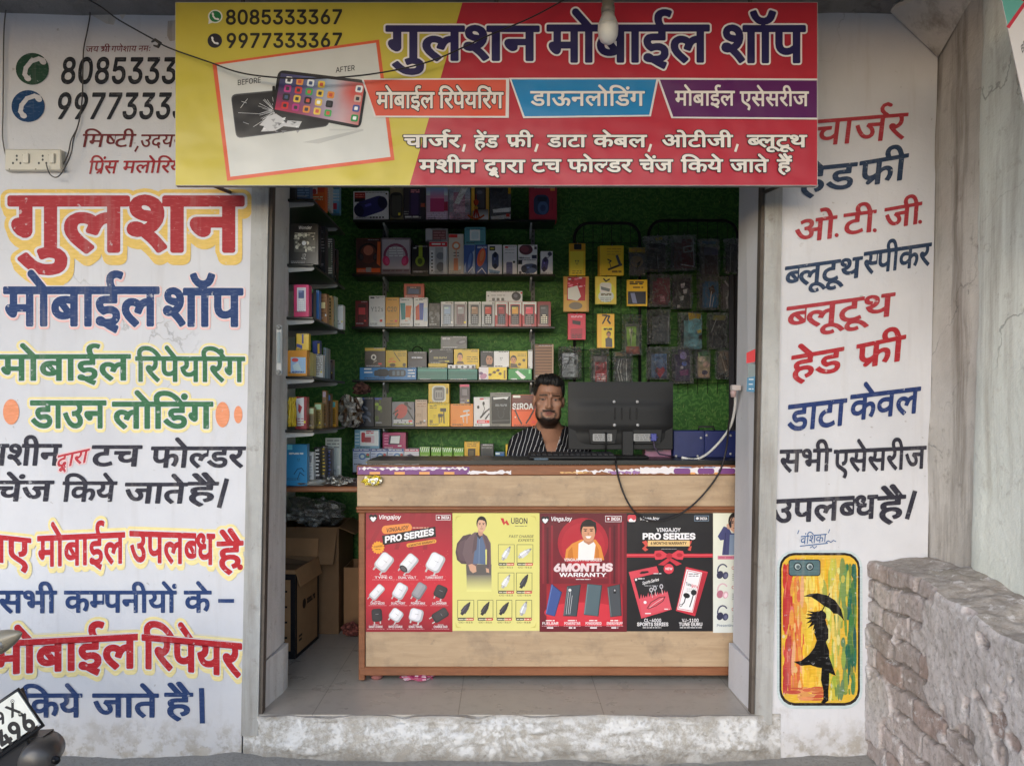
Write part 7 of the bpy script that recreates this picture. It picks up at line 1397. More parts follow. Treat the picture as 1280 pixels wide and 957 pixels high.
# ------------------------------------------------------------ shelves on the left wall
LS = []
for i, (pa, nm) in enumerate(((249, 'topmost'), (330, 'second from the top'), (396, 'third from the top'), (470, 'fourth from the top'), (537, 'lowest'))):
    z = P(0, pa, 0.30)[2]; LS.append(z); x0, x1 = XI+0.002, -0.862
    t = thing('wall_shelf', 'black shelf with pale brackets on the left wall, %s of the five' % nm, 'shelf', ((x0+x1)/2, 0.62, z-0.014), 'shelves on the left wall')
    m = MB(); m.box(x0, 0.29, z-0.012, x1, 0.98, z, bev=0.003); m.build('board', MAT['shelf board'], t)
    for yb in (0.31, 0.80):
        m = MB(); v = [(x0, yb, z-0.0125), (x1-0.006, yb, z-0.0125), (x1-0.002, yb, z-0.020), (x1-0.012, yb, z-0.028), (x0, yb, z-0.058)]
        v += [(a, yb+0.006, c) for a, _, c in v]
        m.add(v, [(0,1,2,3,4),(9,8,7,6,5)]+[(a, 5+a, 5+(a+1) % 5, (a+1) % 5) for a in range(5)], (176,176,174)); m.build('bracket', MAT['painted metal'], t)
SL = lambda y: 0.20
def lbox(z, x0, y0, x1, y1, col, label, fn, name, yf, si, dep=.05, mat='printed card', cat='product box', rot=None):
    return pbox(z, x0, y0, x1, y1, col, label, fn, name, cat, yf, dep, LS[si] if si < 5 else 0.8935, grp='packs on the left shelves', mat=mat, rot=rot)
def f(a): a.r(308,45,345,90,(216,190,186)); a.e(326,75,14,18,(160,60,60)); a.lines(312,380,110,126,2,7,(236,200,170)); a.r(350,40,390,80,(190,70,40))
lbox('1',300,20,398,136,(222,104,44),'orange box with a white photo on the topmost left shelf',f,'product_box',.50,0)
def f(a): a.lines(402,416,60,170,8,7,(150,150,156))
lbox('1',398,15,422,185,(206,206,208),'thin white box beside the orange one on the topmost left shelf',f,'product_box',.70,0,.1)
def f(a): a.r(426,40,450,80,(120,180,60)); a.g(432,60,486,215,(150,190,214),(60,130,170)); a.r(436,150,470,190,(170,50,70)); a.lines(445,484,90,130,3,5,(230,236,240))
lbox('1',424,10,488,216,(90,140,170),'blue and green box at the inner end of the topmost left shelf',f,'product_box',.86,0)
def f(a): a.lines(215,290,50,100,4,8,(120,150,180))
lbox('1',205,10,300,110,(70,100,140),'slate blue box at the near end of the topmost left shelf',f,'product_box',.36,0)
lbox('1',136,10,205,105,(52,50,50),'black box against the left wall on the topmost left shelf',None,'product_box',.33,0)
def f(a):
    a.t("Wonder",222,318,306,318,20,(206,206,206),off=6,slant=.15); a.r(195,340,330,465,(70,70,66)); [a.e(random.uniform(205,320),random.uniform(350,455),random.uniform(5,16),random.uniform(4,14),random.choice([(150,150,140),(110,112,104),(190,190,180),(46,46,44)])) for _ in range(40)]
    a.e(258,408,14,14,(196,200,206)); a.t("JZ",240,512,272,512,34,(150,150,150),off=4); a.lines(200,330,344,344,1,5,(160,160,150))
lbox('1',158,282,352,545,(32,33,36),'large black box with a grey picture on the second left shelf',f,'product_box',.32,1,.06)
def f(a): a.lines(358,390,380,460,5,6,(130,130,136)); a.lines(360,384,330,340,2,5,(90,90,96))
lbox('1',352,300,398,560,(40,42,46),'dark grey box behind the large black box on the left',f,'product_box',.52,1,.06)
def f(a): a.lines(402,440,385,600,16,8,(196,196,190)); a.r(404,440,436,560,(90,100,90))
lbox('1',398,372,446,628,(62,66,66),'black and white printed pack on the second left shelf',f,'product_box',.72,1,.05)
lbox('1',446,440,470,634,(28,30,30),'thin black pack at the inner end of the second left shelf',None,'product_box',.84,1,.05)
def f(a): a.r(214,695,272,850,(214,200,206)); fphone(a,218,700,266,840,(190,188,196),(80,90,130),(226,226,230))
lbox('1',192,676,292,860,(206,58,110),'bright pink box with a white keypad phone on the left wall shelf',f,'phone_box',.33,2)
def f(a): a.e(306,716,16,16,(70,140,80)); a.r(296,740,318,860,(48,60,84))
lbox('1',290,704,322,870,(40,50,60),'dark slim box with a green mark beside the pink phone box',f,'phone_box',.42,2)
lbox('1',322,712,356,886,(54,112,180),'slim blue box among the phone boxes of the left wall',None,'phone_box',.50,2)
def f(a): a.lines(360,400,760,860,5,8,(96,60,30)); a.r(362,790,396,830,(206,190,140))
lbox('1',354,736,408,900,(150,104,60),'tan box with a cream panel on the third left shelf',f,'phone_box',.58,2)
def f(a): a.r(412,760,434,900,(96,76,50)); a.lines(414,432,780,890,6,5,(190,170,120))
lbox('1',408,748,440,912,(176,140,84),'narrow brown box on the third left shelf',f,'phone_box',.68,2)
lbox('1',440,752,464,916,(150,166,150),'narrow grey green box on the third left shelf',None,'phone_box',.78,2)
def f(a): a.e(478,912,6,6,(120,120,126)); a.r(466,812,508,822,(200,202,206))
lbox('1',462,808,513,936,(216,218,222),'small white box at the inner end of the third left shelf',f,'phone_box',.86,2)
def f(a): a.r(160,222,250,318,(150,180,214)); a.e(186,238,20,12,(206,80,80)); a.q([(170,270),(205,250),(226,300),(180,300)],(190,206,226)); a.lines(168,240,308,312,2,4,(70,90,140))
lbox('4',138,180,258,322,(216,146,50),'orange box with a pale blue picture on the fourth left shelf',f,'sim_pack',.32,3)
for xa, xb, ya, c, lb, yf in ((258,278,190,(206,190,110),'slim cream yellow box beside the orange box on the fourth left shelf',.40),(278,298,200,(190,170,90),'slim mustard box on the fourth left shelf',.46),(298,352,208,(206,206,204),'white box with printed lines on the fourth left shelf',.54),(352,372,164,(120,140,150),'slim grey blue box on the fourth left shelf',.64),(372,386,170,(96,112,126),'thin slate box on the fourth left shelf',.72),(386,412,235,(60,46,46),'low dark brown box at the inner end of the fourth left shelf',.82)):
    def f(a, xa=xa, xb=xb, ya=ya): a.lines(xa+3,xb-3,ya+20,310,9,5,(110,100,90))
    lbox('4',xa,ya,xb,330,c,lb,f,'sim_pack',yf,3)
def f(a): a.r(226,82,236,140,(60,60,120)); a.q([(192,140),(228,150),(228,172),(192,160)],(50,64,130))
lbox('4',192,80,268,180,(226,186,54),'yellow and blue pack standing on the orange box of the fourth left shelf',f,'sim_pack',.325,3,.04)
def f(a): a.q([(292,130),(316,126),(316,200),(292,190)],(60,74,140)); a.r(320,140,332,200,(206,170,60))
lbox('4',288,122,336,208,(52,60,110),'navy and yellow pack standing on the white box of the fourth left shelf',f,'sim_pack',.545,3,.04)
# loose yellow cables bundled on the lowest left shelf
m = MB(); rs = random.Random(4)
for k in range(26):
    x = rs.uniform(114,184); p = [P(*ZP('4', x+rs.uniform(-6,6)+4*math.sin(j*1.3+k), 462+j*29), .32+.02*rs.random()) for j in range(7)]; m.tube(p, .0032, rs.choice([(206,176,40),(190,160,30),(222,196,70)]), n=5)
tag(m.build('cable_bundle', MAT['cable rubber'], origin=P(*ZP('4',150,640),.33)), 'bundle of yellow charging cables on the lowest left shelf', 'cables')
def f(a): a.q([(190,470),(238,462),(238,630),(200,632)],(226,222,220)); a.q([(206,500),(228,520),(214,560),(204,540)],(170,60,66)); a.lines(200,236,590,620,3,5,(160,60,70))
lbox('4',184,458,256,638,(150,44,54),'dark red and white pack beside the yellow cables on the left',f,'cable_pack',.40,4)
for xa, xb, ya, yb, c, lb, yf in ((256,300,520,636,(110,96,50),'olive pack on the lowest left shelf',.46),(300,346,495,636,(140,120,56),'mustard and brown pack on the lowest left shelf',.54),(346,374,420,634,(120,84,44),'tall brown pack on the lowest left shelf',.62),(374,400,440,632,(104,70,36),'tall dark amber pack on the lowest left shelf',.72),(400,432,480,622,(196,140,40),'amber yellow pack at the inner end of the lowest left shelf',.84)):
    def f(a, xa=xa, xb=xb, ya=ya, yb=yb): a.r(xa+5,ya+8,xb-5,ya+40,tuple(random.randint(60,200) for _ in range(3))); a.lines(xa+4,xb-4,ya+55,yb-8,8,6,(60,46,30))
    lbox('4',xa,ya,xb,yb,c,lb,f,'cable_pack',yf,4)
def f(a): a.lines(150,235,795,800,2,6,(206,230,240)); buds(a,206,830,10,(30,60,90)); a.l([(180,920),(200,890),(225,885),(240,905)],5,(24,60,90)); a.l([(200,950),(215,910),(240,930)],5,(24,60,90)); a.r(140,745,170,775,(110,190,220))
lbox('4',126,742,258,962,(54,140,190),'tall light blue earphone pack standing on the plank',f,'earphone_box',.54,5)
def f(a): a.r(262,810,286,850,(120,120,126)); a.lines(256,290,860,930,5,5,(150,150,154))
lbox('4',250,788,298,945,(206,206,204),'white box beside the light blue earphone pack on the plank',f,'product_box',.62,5)
for xa, xb, ya, c, lb, yf in ((298,340,760,(26,26,34),'black pack with white dots standing on the plank',.66),(340,372,752,(34,34,40),'black pack with a yellow strip standing on the plank',.70),(372,406,770,(30,32,44),'black pack with blue lines standing on the plank',.76)):
    def f(a, xa=xa, xb=xb, ya=ya, yf=yf):
        for k in range(8): a.r(xa+4+random.random()*8,ya+15+k*21,xb-6-random.random()*8,ya+22+k*21,(206,206,206) if yf < .68 else ((206,176,50) if yf < .73 else (80,96,160)))
    lbox('4',xa,ya,xb,940,c,lb,f,'cable_pack',yf,5)
def f(a): a.lines(376,450,720,760,3,7,(120,124,122)); a.r(380,790,430,880,(190,196,190))
lbox('4',366,704,460,912,(206,212,206),'pale grey card leaning at the inner end of the plank',f,'card',.90,5,.02)

# crumpled things
def crumple(name, label, cat, c, r, cols, mat, seed, n=26, amp=.35):
    m = MB(); u = np.linspace(0, 2*np.pi, n); v = np.linspace(0.02, np.pi-0.02, n//2); U, V = np.meshgrid(u, v)
    nx, ny, nz = np.cos(U)*np.sin(V), np.sin(U)*np.sin(V), np.cos(V)
    d = 1+amp*np.abs(fbm(nx*2.2+seed, ny*2.2, nz*2.2+seed, 4))*1.4-amp*.5; d[:, -1] = d[:, 0]
    X, Y, Z = c[0]+nx*d*r[0], c[1]+ny*d*r[1], np.maximum(c[2]+nz*d*r[2], c[2]-r[2]*.95)
    b = len(m.f); m.grid(X, Y, Z, (255,255,255), 0, False)
    for k in range(b, len(m.f)): m.c[k] = srgb(cols[int(abs(math.sin(k*12.98+seed)*43758)) % len(cols)])
    return tag(m.build(name, MAT[mat], origin=(c[0], c[1], c[2]-r[2]*.95)), label, cat)
crumple('foil_bag', 'crumpled silver and brown foil bag hanging at the left end of the fifth shelf', 'foil bag', P(438, 515, 1.30), (.072, .05, .095), [(180,174,166),(206,200,190),(120,90,60),(90,70,56),(200,190,176)], 'foil', 2.1)
crumple('foil_bag', 'dull maroon crumpled wrapper above the silver foil bag', 'foil bag', P(452, 486, 1.33), (.052, .035, .034), [(96,66,60),(120,84,74),(70,50,46)], 'cloth', 5.7)
crumple('paper_sheet', 'crumpled newspaper lying on the brown plank', 'paper', (P(385, 0, .62)[0], .62, .8935+.012), (.11, .09, .013), [(200,196,186),(176,172,160),(214,210,202),(140,136,128)], 'cardboard', 3.3, 30)
crumple('plastic_wrap', 'grey crumpled plastic wrap beside the counter end on the plank', 'plastic bag', (P(425, 0, .56)[0], .56, .8935+.022), (.065, .05, .023), [(190,190,186),(150,150,146),(214,214,210),(120,118,112)], 'foil', 8.8, 30)
crumple('wrapper', 'yellow crumpled wrapper at the left corner of the counter', 'wrapper', (P(466, 0, .365)[0], .354, zc(600)), (.048, .011, .024), [(214,190,60),(226,206,100),(240,236,220),(196,168,40)], 'foil', 1.3, 20)
crumple('cloth_rag', 'pink and white rag on the floor under the counter', 'rag', (P(523, 0, .42)[0], .42, .022), (.085, .05, .024), [(170,80,110),(206,150,170),(196,176,184),(150,50,90)], 'cloth', 6.1, 30)
# ------------------------------------------------------------ cardboard boxes under the plank
def carton(name, label, M, w, d, h, col, fl, art=None, grp='cardboard boxes under the plank'):
    t = thing(name, label, 'cardboard box', M.translation, grp); T = lambda p: tuple(M @ Vector(p))
    m = MB(); th = .006
    for bx in ((0,0,0,w,th,h),(0,d-th,0,w,d,h),(0,th,0,th,d-th,h),(w-th,th,0,w,d-th,h),(th,th,0,w-th,d-th,th)): m.box(*bx, col=col, M=M)
    m.build('carton_body', MAT['cardboard'], t)
    for p0, p1, out, ang in fl:
        a, b = Vector(p0), Vector(p1); o = Vector(out).normalized()*math.cos(ang)+Vector((0,0,1))*math.sin(ang); L = Vector(out).length
        e = (b-a).normalized()*.006; q = [a+e, b-e, b-e*2+o*L, a+e*2+o*L]; nrm = (q[1]-q[0]).cross(q[3]-q[0]).normalized()*.004
        m = MB(); m.add([T(v) for v in q]+[T(v+nrm) for v in q], [(0,1,2,3),(7,6,5,4),(0,4,5,1),(1,5,6,2),(2,6,7,3),(3,7,4,0)], tuple(int(v*1.06) for v in col)); m.build('flap', MAT['cardboard'], t)
    if art:
        a = Art(lambda x, y, k: T((x, -0.0005-2e-5*k, y))); art[0](a)
        b = Art(lambda x, y, k: T((w+0.0005+2e-5*k, x, y)), a.mb); art[1](b); a.mb.build('printing', MAT['cardboard'], t)
    return t
def rz(x, y, z, a): return Matrix.Translation((x, y, z)) @ Matrix.Rotation(R(a), 4, 'Z')
CB = (168, 130, 94)
def bf(a):
    a.r(.0,.0,.23,.43,(34,32,34)); a.r(.11,.04,.205,.40,CB)
    for k in range(13): a.r(.115,.05+k*.026,.16+(k%3)*.014,.060+k*.026,(40,36,34))
def bs(a): a.r(.0,.0,.36,.018,(34,32,34)); a.r(0,0,.024,.43,(34,32,34)); a.r(.336,0,.36,.36,(34,32,34)); a.e(.13,.25,.026,.026,(56,42,34)); a.lines(.17,.30,.245,.26,2,.014,(66,50,40)); a.lines(.05,.10,.08,.10,2,.012,(66,50,40))
carton('carton', 'brown and black printed open cardboard box standing nearest on the shop floor', rz(-1.285, .72, .001, -5), .23, .36, .45, CB, [((0,.36,.45),(.23,.36,.45),(0,.10,0),1.2),((.23,0,.45),(.23,.36,.45),(.09,0,0),-1.3)], (bf, bs))
carton('carton', 'big dark brown open cardboard box behind the printed one with plastic inside', rz(-1.285, 1.14, .001, -1), .355, .38, .60, (130, 102, 76), [((0,0,.60),(.355,0,.60),(0,-.21,0),-1.15),((.355,0,.60),(.355,.38,.60),(.10,0,0),-.4)])
carton('carton', 'small plain cardboard box beside the counter at the back of the passage', rz(-.915, 1.20, .001, 0), .15, .26, .36, (160, 122, 88), [])
crumple('plastic_bag', 'white translucent plastic bag heaped on the big cardboard box', 'plastic bag', (-1.10, 1.33, .66), (.16, .15, .085), [(170,172,172),(196,198,198),(150,152,154)], 'foil', 4.4, 34)
crumple('plastic_bag', 'dark red bag lying on the floor behind the small cardboard box side', 'plastic bag', (-.84, 1.10, .036), (.06, .045, .036), [(110,60,56),(140,84,76),(90,50,46)], 'cloth', 9.2, 26)

# ------------------------------------------------------------ wire racks and hanging packs
YR = 1.545
def rack(z, x0, x1, yt, yb, label, cols):
    m = MB(); A0 = P(*ZP(z, x0, yt), YR); A1 = P(*ZP(z, x1, yt), YR); zb = P(0, yb, YR)[2]; zt = A0[2]; rad = .09
    t = thing('wire_rack', label, 'rack', ((A0[0]+A1[0])/2, YR, zb), 'black wire racks')
    p = [(A0[0], YR, zb)]+[(A0[0]+rad-rad*math.cos(a), YR, zt-rad+rad*math.sin(a)) for a in np.linspace(0, math.pi/2, 8)]+[(A1[0]-rad+rad*math.sin(a), YR, zt-rad+rad*math.cos(a)) for a in np.linspace(0, math.pi/2, 8)]+[(A1[0], YR, zb)]
    m.tube(p, .009, (16,16,18)); m.build('frame', MAT['matte plastic'], t)
    m = MB(); n = max(4, int((A1[0]-A0[0])/.055))
    for i in range(1, n): x = A0[0]+(A1[0]-A0[0])*i/n; m.tube([(x, YR+.004, zb), (x, YR+.004, zt-.004)], .0018, (18,18,20), n=6)
    k = 0; zz = zt-.12
    while zz > zb: m.tube([(A0[0], YR+.008, zz), (A1[0], YR+.008, zz)], .0018, (18,18,20), n=6); zz -= .11
    m.build('wire_grid', MAT['matte plastic'], t)
rack('3', 133, 520, 256, 492, 'narrow black wire rack hung with yellow and red packs', 3)
rack('3', 572, 1098, 240, 492, 'wide black wire rack hung with phone covers in clear packs', 4)
def hang(z, x0, y0, x1, y1, col, label, fn=None, film=True, name='phone_cover_pack', dep=.02, yf=None, card=None, n=1, hook=True):
    yf = yf if yf is not None else YR-.075
    (px0, py0), (px1, py1) = ZP(z, x0, y0), ZP(z, x1, y1); X0, _, Z1 = P(px0, py0, yf); X1, _, Z0 = P(px1, py1, yf)
    t = thing(name, label, 'hanging pack', ((X0+X1)/2, yf, Z0), 'packs hung on the wire racks'); w = X1-X0; h = Z1-Z0; mx = (X0+X1)/2
    m = MB(); ztop = Z1-h*.0
    for i in range(n):
        yy = yf+i*.014; dx = .006*i
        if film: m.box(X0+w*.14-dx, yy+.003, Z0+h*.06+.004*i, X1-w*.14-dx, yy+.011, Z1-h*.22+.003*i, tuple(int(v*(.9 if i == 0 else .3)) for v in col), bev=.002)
        else:
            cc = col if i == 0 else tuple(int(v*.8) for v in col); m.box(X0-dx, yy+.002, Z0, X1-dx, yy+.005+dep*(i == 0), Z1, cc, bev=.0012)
    y_in = yf+(.0026 if film else .0016)
    a = Art(lambda x, y, k: (lambda q: (min(max(q[0], X0+.001), X1-.001), q[1], min(max(q[2], Z0+.001), Z1-.001)))(P(*ZP(z, x, y), y_in-1.5e-5*k)), m, 1/ZM[z][2])
    if fn: fn(a)
    m.build('cover' if film else 'card_pack', MAT['printed card'], t)
    if film:
        for i in range(n):
            m = MB(); nx, nz = 13, 20; U, V = np.meshgrid(np.linspace(0, 1, nx), np.linspace(0, 1, nz)); s_ = X0*31+Z0*17+i
            bulge = np.sin(U*np.pi)**.6*np.sin(np.clip(V*1.25, 0, 1)*np.pi)**.6
            yy = yf+i*.014; F_ = yy-.002-.005*bulge+.007*fbm(U*5+s_, V*3.5, U*0+s_, 3)
            Xg = X0-.006*i+w*U+.004*fbm(U*2+s_, V*3, U*0, 2)*(np.abs(U-.5)*2); m.grid(Xg, np.minimum(F_, y_in-.002 if i == 0 else F_), Z0+h*V, smooth=False)
            m.grid(Xg, 0*F_+yy+.0125, Z0+h*V); m.build('clear_sleeve', MAT['film'], t)
    m = MB(); m.tube([(mx, YR+.004, Z1+.008), (mx, yf-.012, Z1-.006), (mx, yf-.02, Z1+.004)], .0016, (150,150,150), n=6); m.build('hook', MAT['metal'], t)
    return t
Y0 = (220, 176, 44)
H_ = hang
def f(a): a.r(106,376,196,420,(190,140,40)); a.rr(130,378,175,412,6,K0); a.r(108,422,186,560,(226,190,60)); buds(a,148,480,14,(50,44,40)); a.lines(120,176,540,552,2,5,(120,96,36))
H_('3',102,375,198,566,Y0,'yellow card of black earphones at the top left of the narrow rack',f,False,'earphone_card')
def f(a): a.l([(335,530),(412,500)],12,K0); a.l([(385,450),(405,505)],16,(60,66,80)); a.l([(330,470),(350,480),(338,490)],7,K0); a.l([(340,485),(350,520)],5,(90,80,50)); a.lines(325,410,408,440,3,5,(170,130,40)); a.lines(355,412,545,540,2,6,(120,90,30))
H_('3',286,388,425,565,Y0,'yellow card with a black tripod phone holder, middle top of the narrow rack',f,False,'holder_card',n=3)
def f(a): a.r(456,400,552,430,Y0); a.r(458,432,550,562,(96,94,92)); a.e(502,482,38,34,(150,130,96)); a.q([(498,498),(528,476),(516,512)],(30,28,28)); a.l([(508,500),(506,540)],5,(60,50,44))
H_('3',455,398,556,570,(110,108,106),'grey pack under a yellow header at the top right of the narrow rack',f,True,'holder_pack')
def f(a): a.r(70,680,205,775,(190,150,70)); a.q([(92,574),(200,578),(196,715),(88,712)],(170,30,56)); a.q([(94,640),(150,625),(172,690),(150,715),(94,705)],(216,210,212)); a.e(140,745,40,22,(120,110,100)); [a.e(random.uniform(96,194),random.uniform(578,640),random.uniform(4,12),random.uniform(3,6),random.choice([(226,120,150),(236,190,206),(120,16,36)])) for _ in range(18)]
H_('3',68,570,219,780,(176,130,60),'crimson foil pouch clipped to a tan card on the narrow rack',f,False,'pouch_card')
def f(a): a.e(320,665,58,62,(236,206,80)); a.e(320,688,46,36,(196,206,210)); a.rr(283,608,352,668,14,(206,210,206)); a.q([(290,630),(345,645),(340,662),(292,650)],(110,120,126)); a.l([(306,585),(320,600),(340,588)],8,K0); a.lines(290,352,675,682,2,5,(90,80,40)); a.lines(286,350,700,720,3,4,(120,130,140))
H_('3',257,570,382,735,(214,190,80),'rounded yellow and white card under the tripod card',f,False,'gadget_card')
def f(a): a.r(446,598,562,655,(206,170,40)); a.lines(460,545,605,615,2,8,(40,36,40)); a.r(450,660,556,735,(36,40,60)); a.q([(465,670),(490,668),(505,730),(478,728)],(110,120,160)); a.lines(480,540,636,640,1,8,(90,60,30))
H_('3',444,590,566,746,(206,170,44),'yellow and black square pack on the narrow rack',f,False,'cable_card')
def f(a): a.rr(98,792,196,876,14,(190,36,66)); a.q([(120,830),(170,836),(168,860),(122,852)],(40,20,30)); a.lines(112,180,806,812,2,5,(236,150,170)); a.rr(110,880,180,935,6,(150,20,50)); a.lines(116,176,915,935,3,5,(60,20,30))
H_('3',94,790,200,945,(186,34,62),'red card with a black clip on the third row of the narrow rack',f,False,'holder_card')
def f(a): a.l([(300,800),(340,806),(330,830),(345,850)],10,K0); a.l([(322,810),(300,850)],8,K0); a.r(294,868,366,990,(226,180,40)); face_flat(a,336,915,24,30,(160,110,80)); a.q([(318,990),(316,940),(334,930),(356,940),(358,990)],(70,66,70)); a.lines(306,356,880,886,2,6,(60,50,20))
H_('3',268,792,370,994,(222,160,40),'yellow card with a standing figure on the narrow rack',f,False,'holder_card')
def f(a): a.q([(440,870),(500,866),(498,985),(446,985)],(150,190,90)); a.q([(455,880),(480,880),(470,980)],(206,226,170)); a.l([(470,870),(465,980)],3,(90,110,60)); a.r(440,985,520,1030,(150,70,50))
H_('3',418,798,536,1036,(120,130,110),'clear pack with a lime green insert on the narrow rack',f,True)
def f(a): a.rr(60,195,132,330,8,(176,182,188)); a.g(62,200,130,325,(196,200,206),(150,156,162)); a.lines(70,122,220,310,6,6,(130,136,142))
H_('6',45,156,174,350,(170,176,182),'silver white cable pouch just right of the man\'s hair',f,True,'cable_pouch',n=2)
def f(a): a.r(256,248,324,368,(176,44,56)); a.lines(264,318,320,360,5,6,(230,190,196)); a.r(262,256,318,300,(150,30,44))
H_('6',230,166,342,374,(120,110,110),'clear pouch with a red and white card above the monitor',f,True,'cable_pouch',n=2)
def f(a): [a.l([(385+i*14,235),(380+i*14+random.uniform(-8,8),290),(388+i*14,360)],4,random.choice([(180,182,180),(120,124,124),(90,92,94)])) for i in range(6)]; a.r(372,192,440,212,(150,130,90))
H_('6',368,186,480,374,(96,98,98),'clear pouch of grey cables above the monitor',f,True,'cable_pouch',n=2)
def f(a): a.rr(598,375,668,528,8,(44,42,46)); a.r(604,400,668,445,(56,54,60)); a.l([(625,450),(630,520)],4,(120,122,126)); a.q([(610,345),(650,335),(655,352),(620,360)],(150,150,60))
H_('3',553,330,690,542,(60,58,62),'clear pack with a black flip cover at the top left of the wide rack',f,True,n=3)
def f(a): a.rr(768,350,840,505,8,(110,36,44)); a.q([(776,396),(834,384),(836,424),(780,432)],(190,186,186)); a.q([(784,402),(828,394),(829,416),(787,424)],(110,36,44)); a.l([(765,500),(840,512)],5,(200,200,204)); a.l([(836,350),(842,505)],4,(196,196,200))
H_('3',705,325,856,534,(110,60,64),'maroon cover with a white outlined badge on the top row of the wide rack',f,True,n=3)
def f(a): a.rr(900,400,985,445,8,(96,98,130)); a.rr(905,445,978,560,8,(64,44,52)); a.r(890,362,970,380,(90,130,160))
H_('3',880,346,994,570,(90,88,96),'clear pack with a plum cover below a lilac band on the wide rack',f,True,n=3)
def f(a): a.rr(1045,380,1098,545,8,(70,72,76)); a.l([(1060,390),(1056,540)],4,(150,152,156))
H_('3',1030,345,1112,553,(80,82,86),'narrow grey cover pack at the top right of the wide rack',f,True,n=2)
def f(a): a.rr(620,580,698,728,10,(120,40,62)); a.lines(640,670,690,715,4,5,(190,120,140))
H_('3',580,556,706,750,(116,44,64),'clear pack with a wine red cover on the second row of the wide rack',f,True,n=3)
def f(a): a.rr(750,585,820,745,8,(40,42,46)); [a.q([(x,y),(x+26,y-6),(x+22,y+22),(x+4,y+24)],(196,198,200)) for x, y in ((762,615),(776,650),(756,690))]; a.r(742,740,760,756,(206,206,206))
H_('3',718,556,833,762,(70,72,76),'clear pack with a black and white patterned cover on the wide rack',f,True,n=3)
def f(a): a.rr(905,600,986,755,8,(50,110,160)); a.q([(930,640),(955,620),(968,660),(940,690)],(60,50,60)); a.l([(945,660),(935,750)],5,(206,220,230)); a.l([(960,690),(948,752)],3,(206,220,230))
H_('3',878,568,992,768,(60,110,156),'clear pack with a bright blue printed cover on the wide rack',f,True,n=3)
def f(a): a.l([(1025,600),(1055,640),(1035,700),(1040,760)],10,(190,192,196)); a.l([(1080,600),(1060,660),(1050,755)],5,(226,228,230))
H_('3',1000,568,1106,774,(120,122,126),'clear silver pouch at the right end of the second row, wide rack',f,True,n=2)
def f(a): a.rr(622,800,696,960,10,(84,90,98)); a.rr(632,816,650,850,5,(50,54,60)); a.l([(690,810),(690,950)],3,(130,134,140))
H_('3',578,764,702,970,(90,96,102),'clear pack with a steel grey cover on the third row of the wide rack',f,True,n=3)
def f(a): a.rr(808,795,888,1000,10,(120,176,190)); a.q([(806,786),(884,790),(880,825),(850,818),(812,832)],(190,160,50)); a.q([(868,920),(892,915),(890,945),(868,940)],(34,36,40)); a.q([(860,890),(884,884),(886,904),(862,908)],(206,180,70))
H_('3',765,782,892,1005,(120,170,180),'clear pack with a pale aqua cover and yellow tag on the wide rack',f,True,n=3)
def f(a): a.rr(960,800,1035,990,10,(60,62,70)); a.r(955,800,1030,830,(120,120,70)); a.e(1010,930,10,16,(30,30,34)); a.l([(945,900),(975,820)],4,(140,142,146))
H_('3',935,784,1046,1000,(70,72,80),'clear pack with a dark cover and olive header on the wide rack',f,True,n=3)
def f(a): a.g(610,200,680,345,(90,130,176),(70,60,96)); a.q([(640,345),(612,300),(620,278),(640,290),(660,276),(672,298)],(150,30,56)); a.lines(616,676,215,225,2,6,(60,90,130))
H_('6',572,158,696,352,(80,110,150),'clear pack with a blue cover printed with a dark red heart',f,True,n=3)
def f(a): a.rr(748,175,812,335,8,(60,52,86)); a.e(778,210,20,22,(150,140,190)); a.e(785,258,16,14,(110,130,206)); a.q([(755,300),(808,290),(808,325),(760,330)],(120,60,110)); a.e(770,280,9,9,(206,200,226))
H_('6',712,156,838,376,(70,62,96),'clear pack with a purple patterned cover on the bottom row of the wide rack',f,True,n=3)
def f(a): a.g(868,190,935,340,(130,160,120),(206,170,150)); a.e(890,230,18,18,(220,190,176)); a.e(915,262,20,20,(226,180,170)); a.e(905,310,18,14,(90,80,110)); a.q([(870,190),(920,186),(930,210),(880,214)],(60,110,70))
H_('6',852,176,942,346,(170,150,130),'clear pack with a cream and pink floral cover on the wide rack',f,True,n=2)
def f(a): a.q([(990,185),(1045,180),(1052,300),(1010,305)],(120,104,92)); a.l([(1000,200),(1030,300)],6,(190,176,160)); a.l([(1020,190),(1044,290)],6,(60,50,46)); a.q([(985,310),(1040,315),(1035,348),(985,345)],(44,44,48))
H_('6',976,174,1060,350,(110,98,90),'brown striped cover pack at the bottom right of the wide rack',f,True,n=2)
# plain dark grey wavy strip at the right end of the back wall
m = MB(); u = np.linspace(0, 1, 40); zz = np.linspace(.75, 2.05, 12); U, Z = np.meshgrid(u, zz)
m.grid(P(912,0,1.30)[0]+.14*U, 1.30+.015*np.sin(U*26+Z*.7), Z, (58,58,64))
m.grid(P(912,0,1.30)[0]+.14*U, 1.306+.015*np.sin(U*26+Z*.7), Z, (62,62,68))
tag(m.build('curtain', MAT['cloth'], origin=(P(925,0,1.3)[0], 1.3, .75)), 'dark grey folded curtain hanging behind the right door jamb', 'curtain')

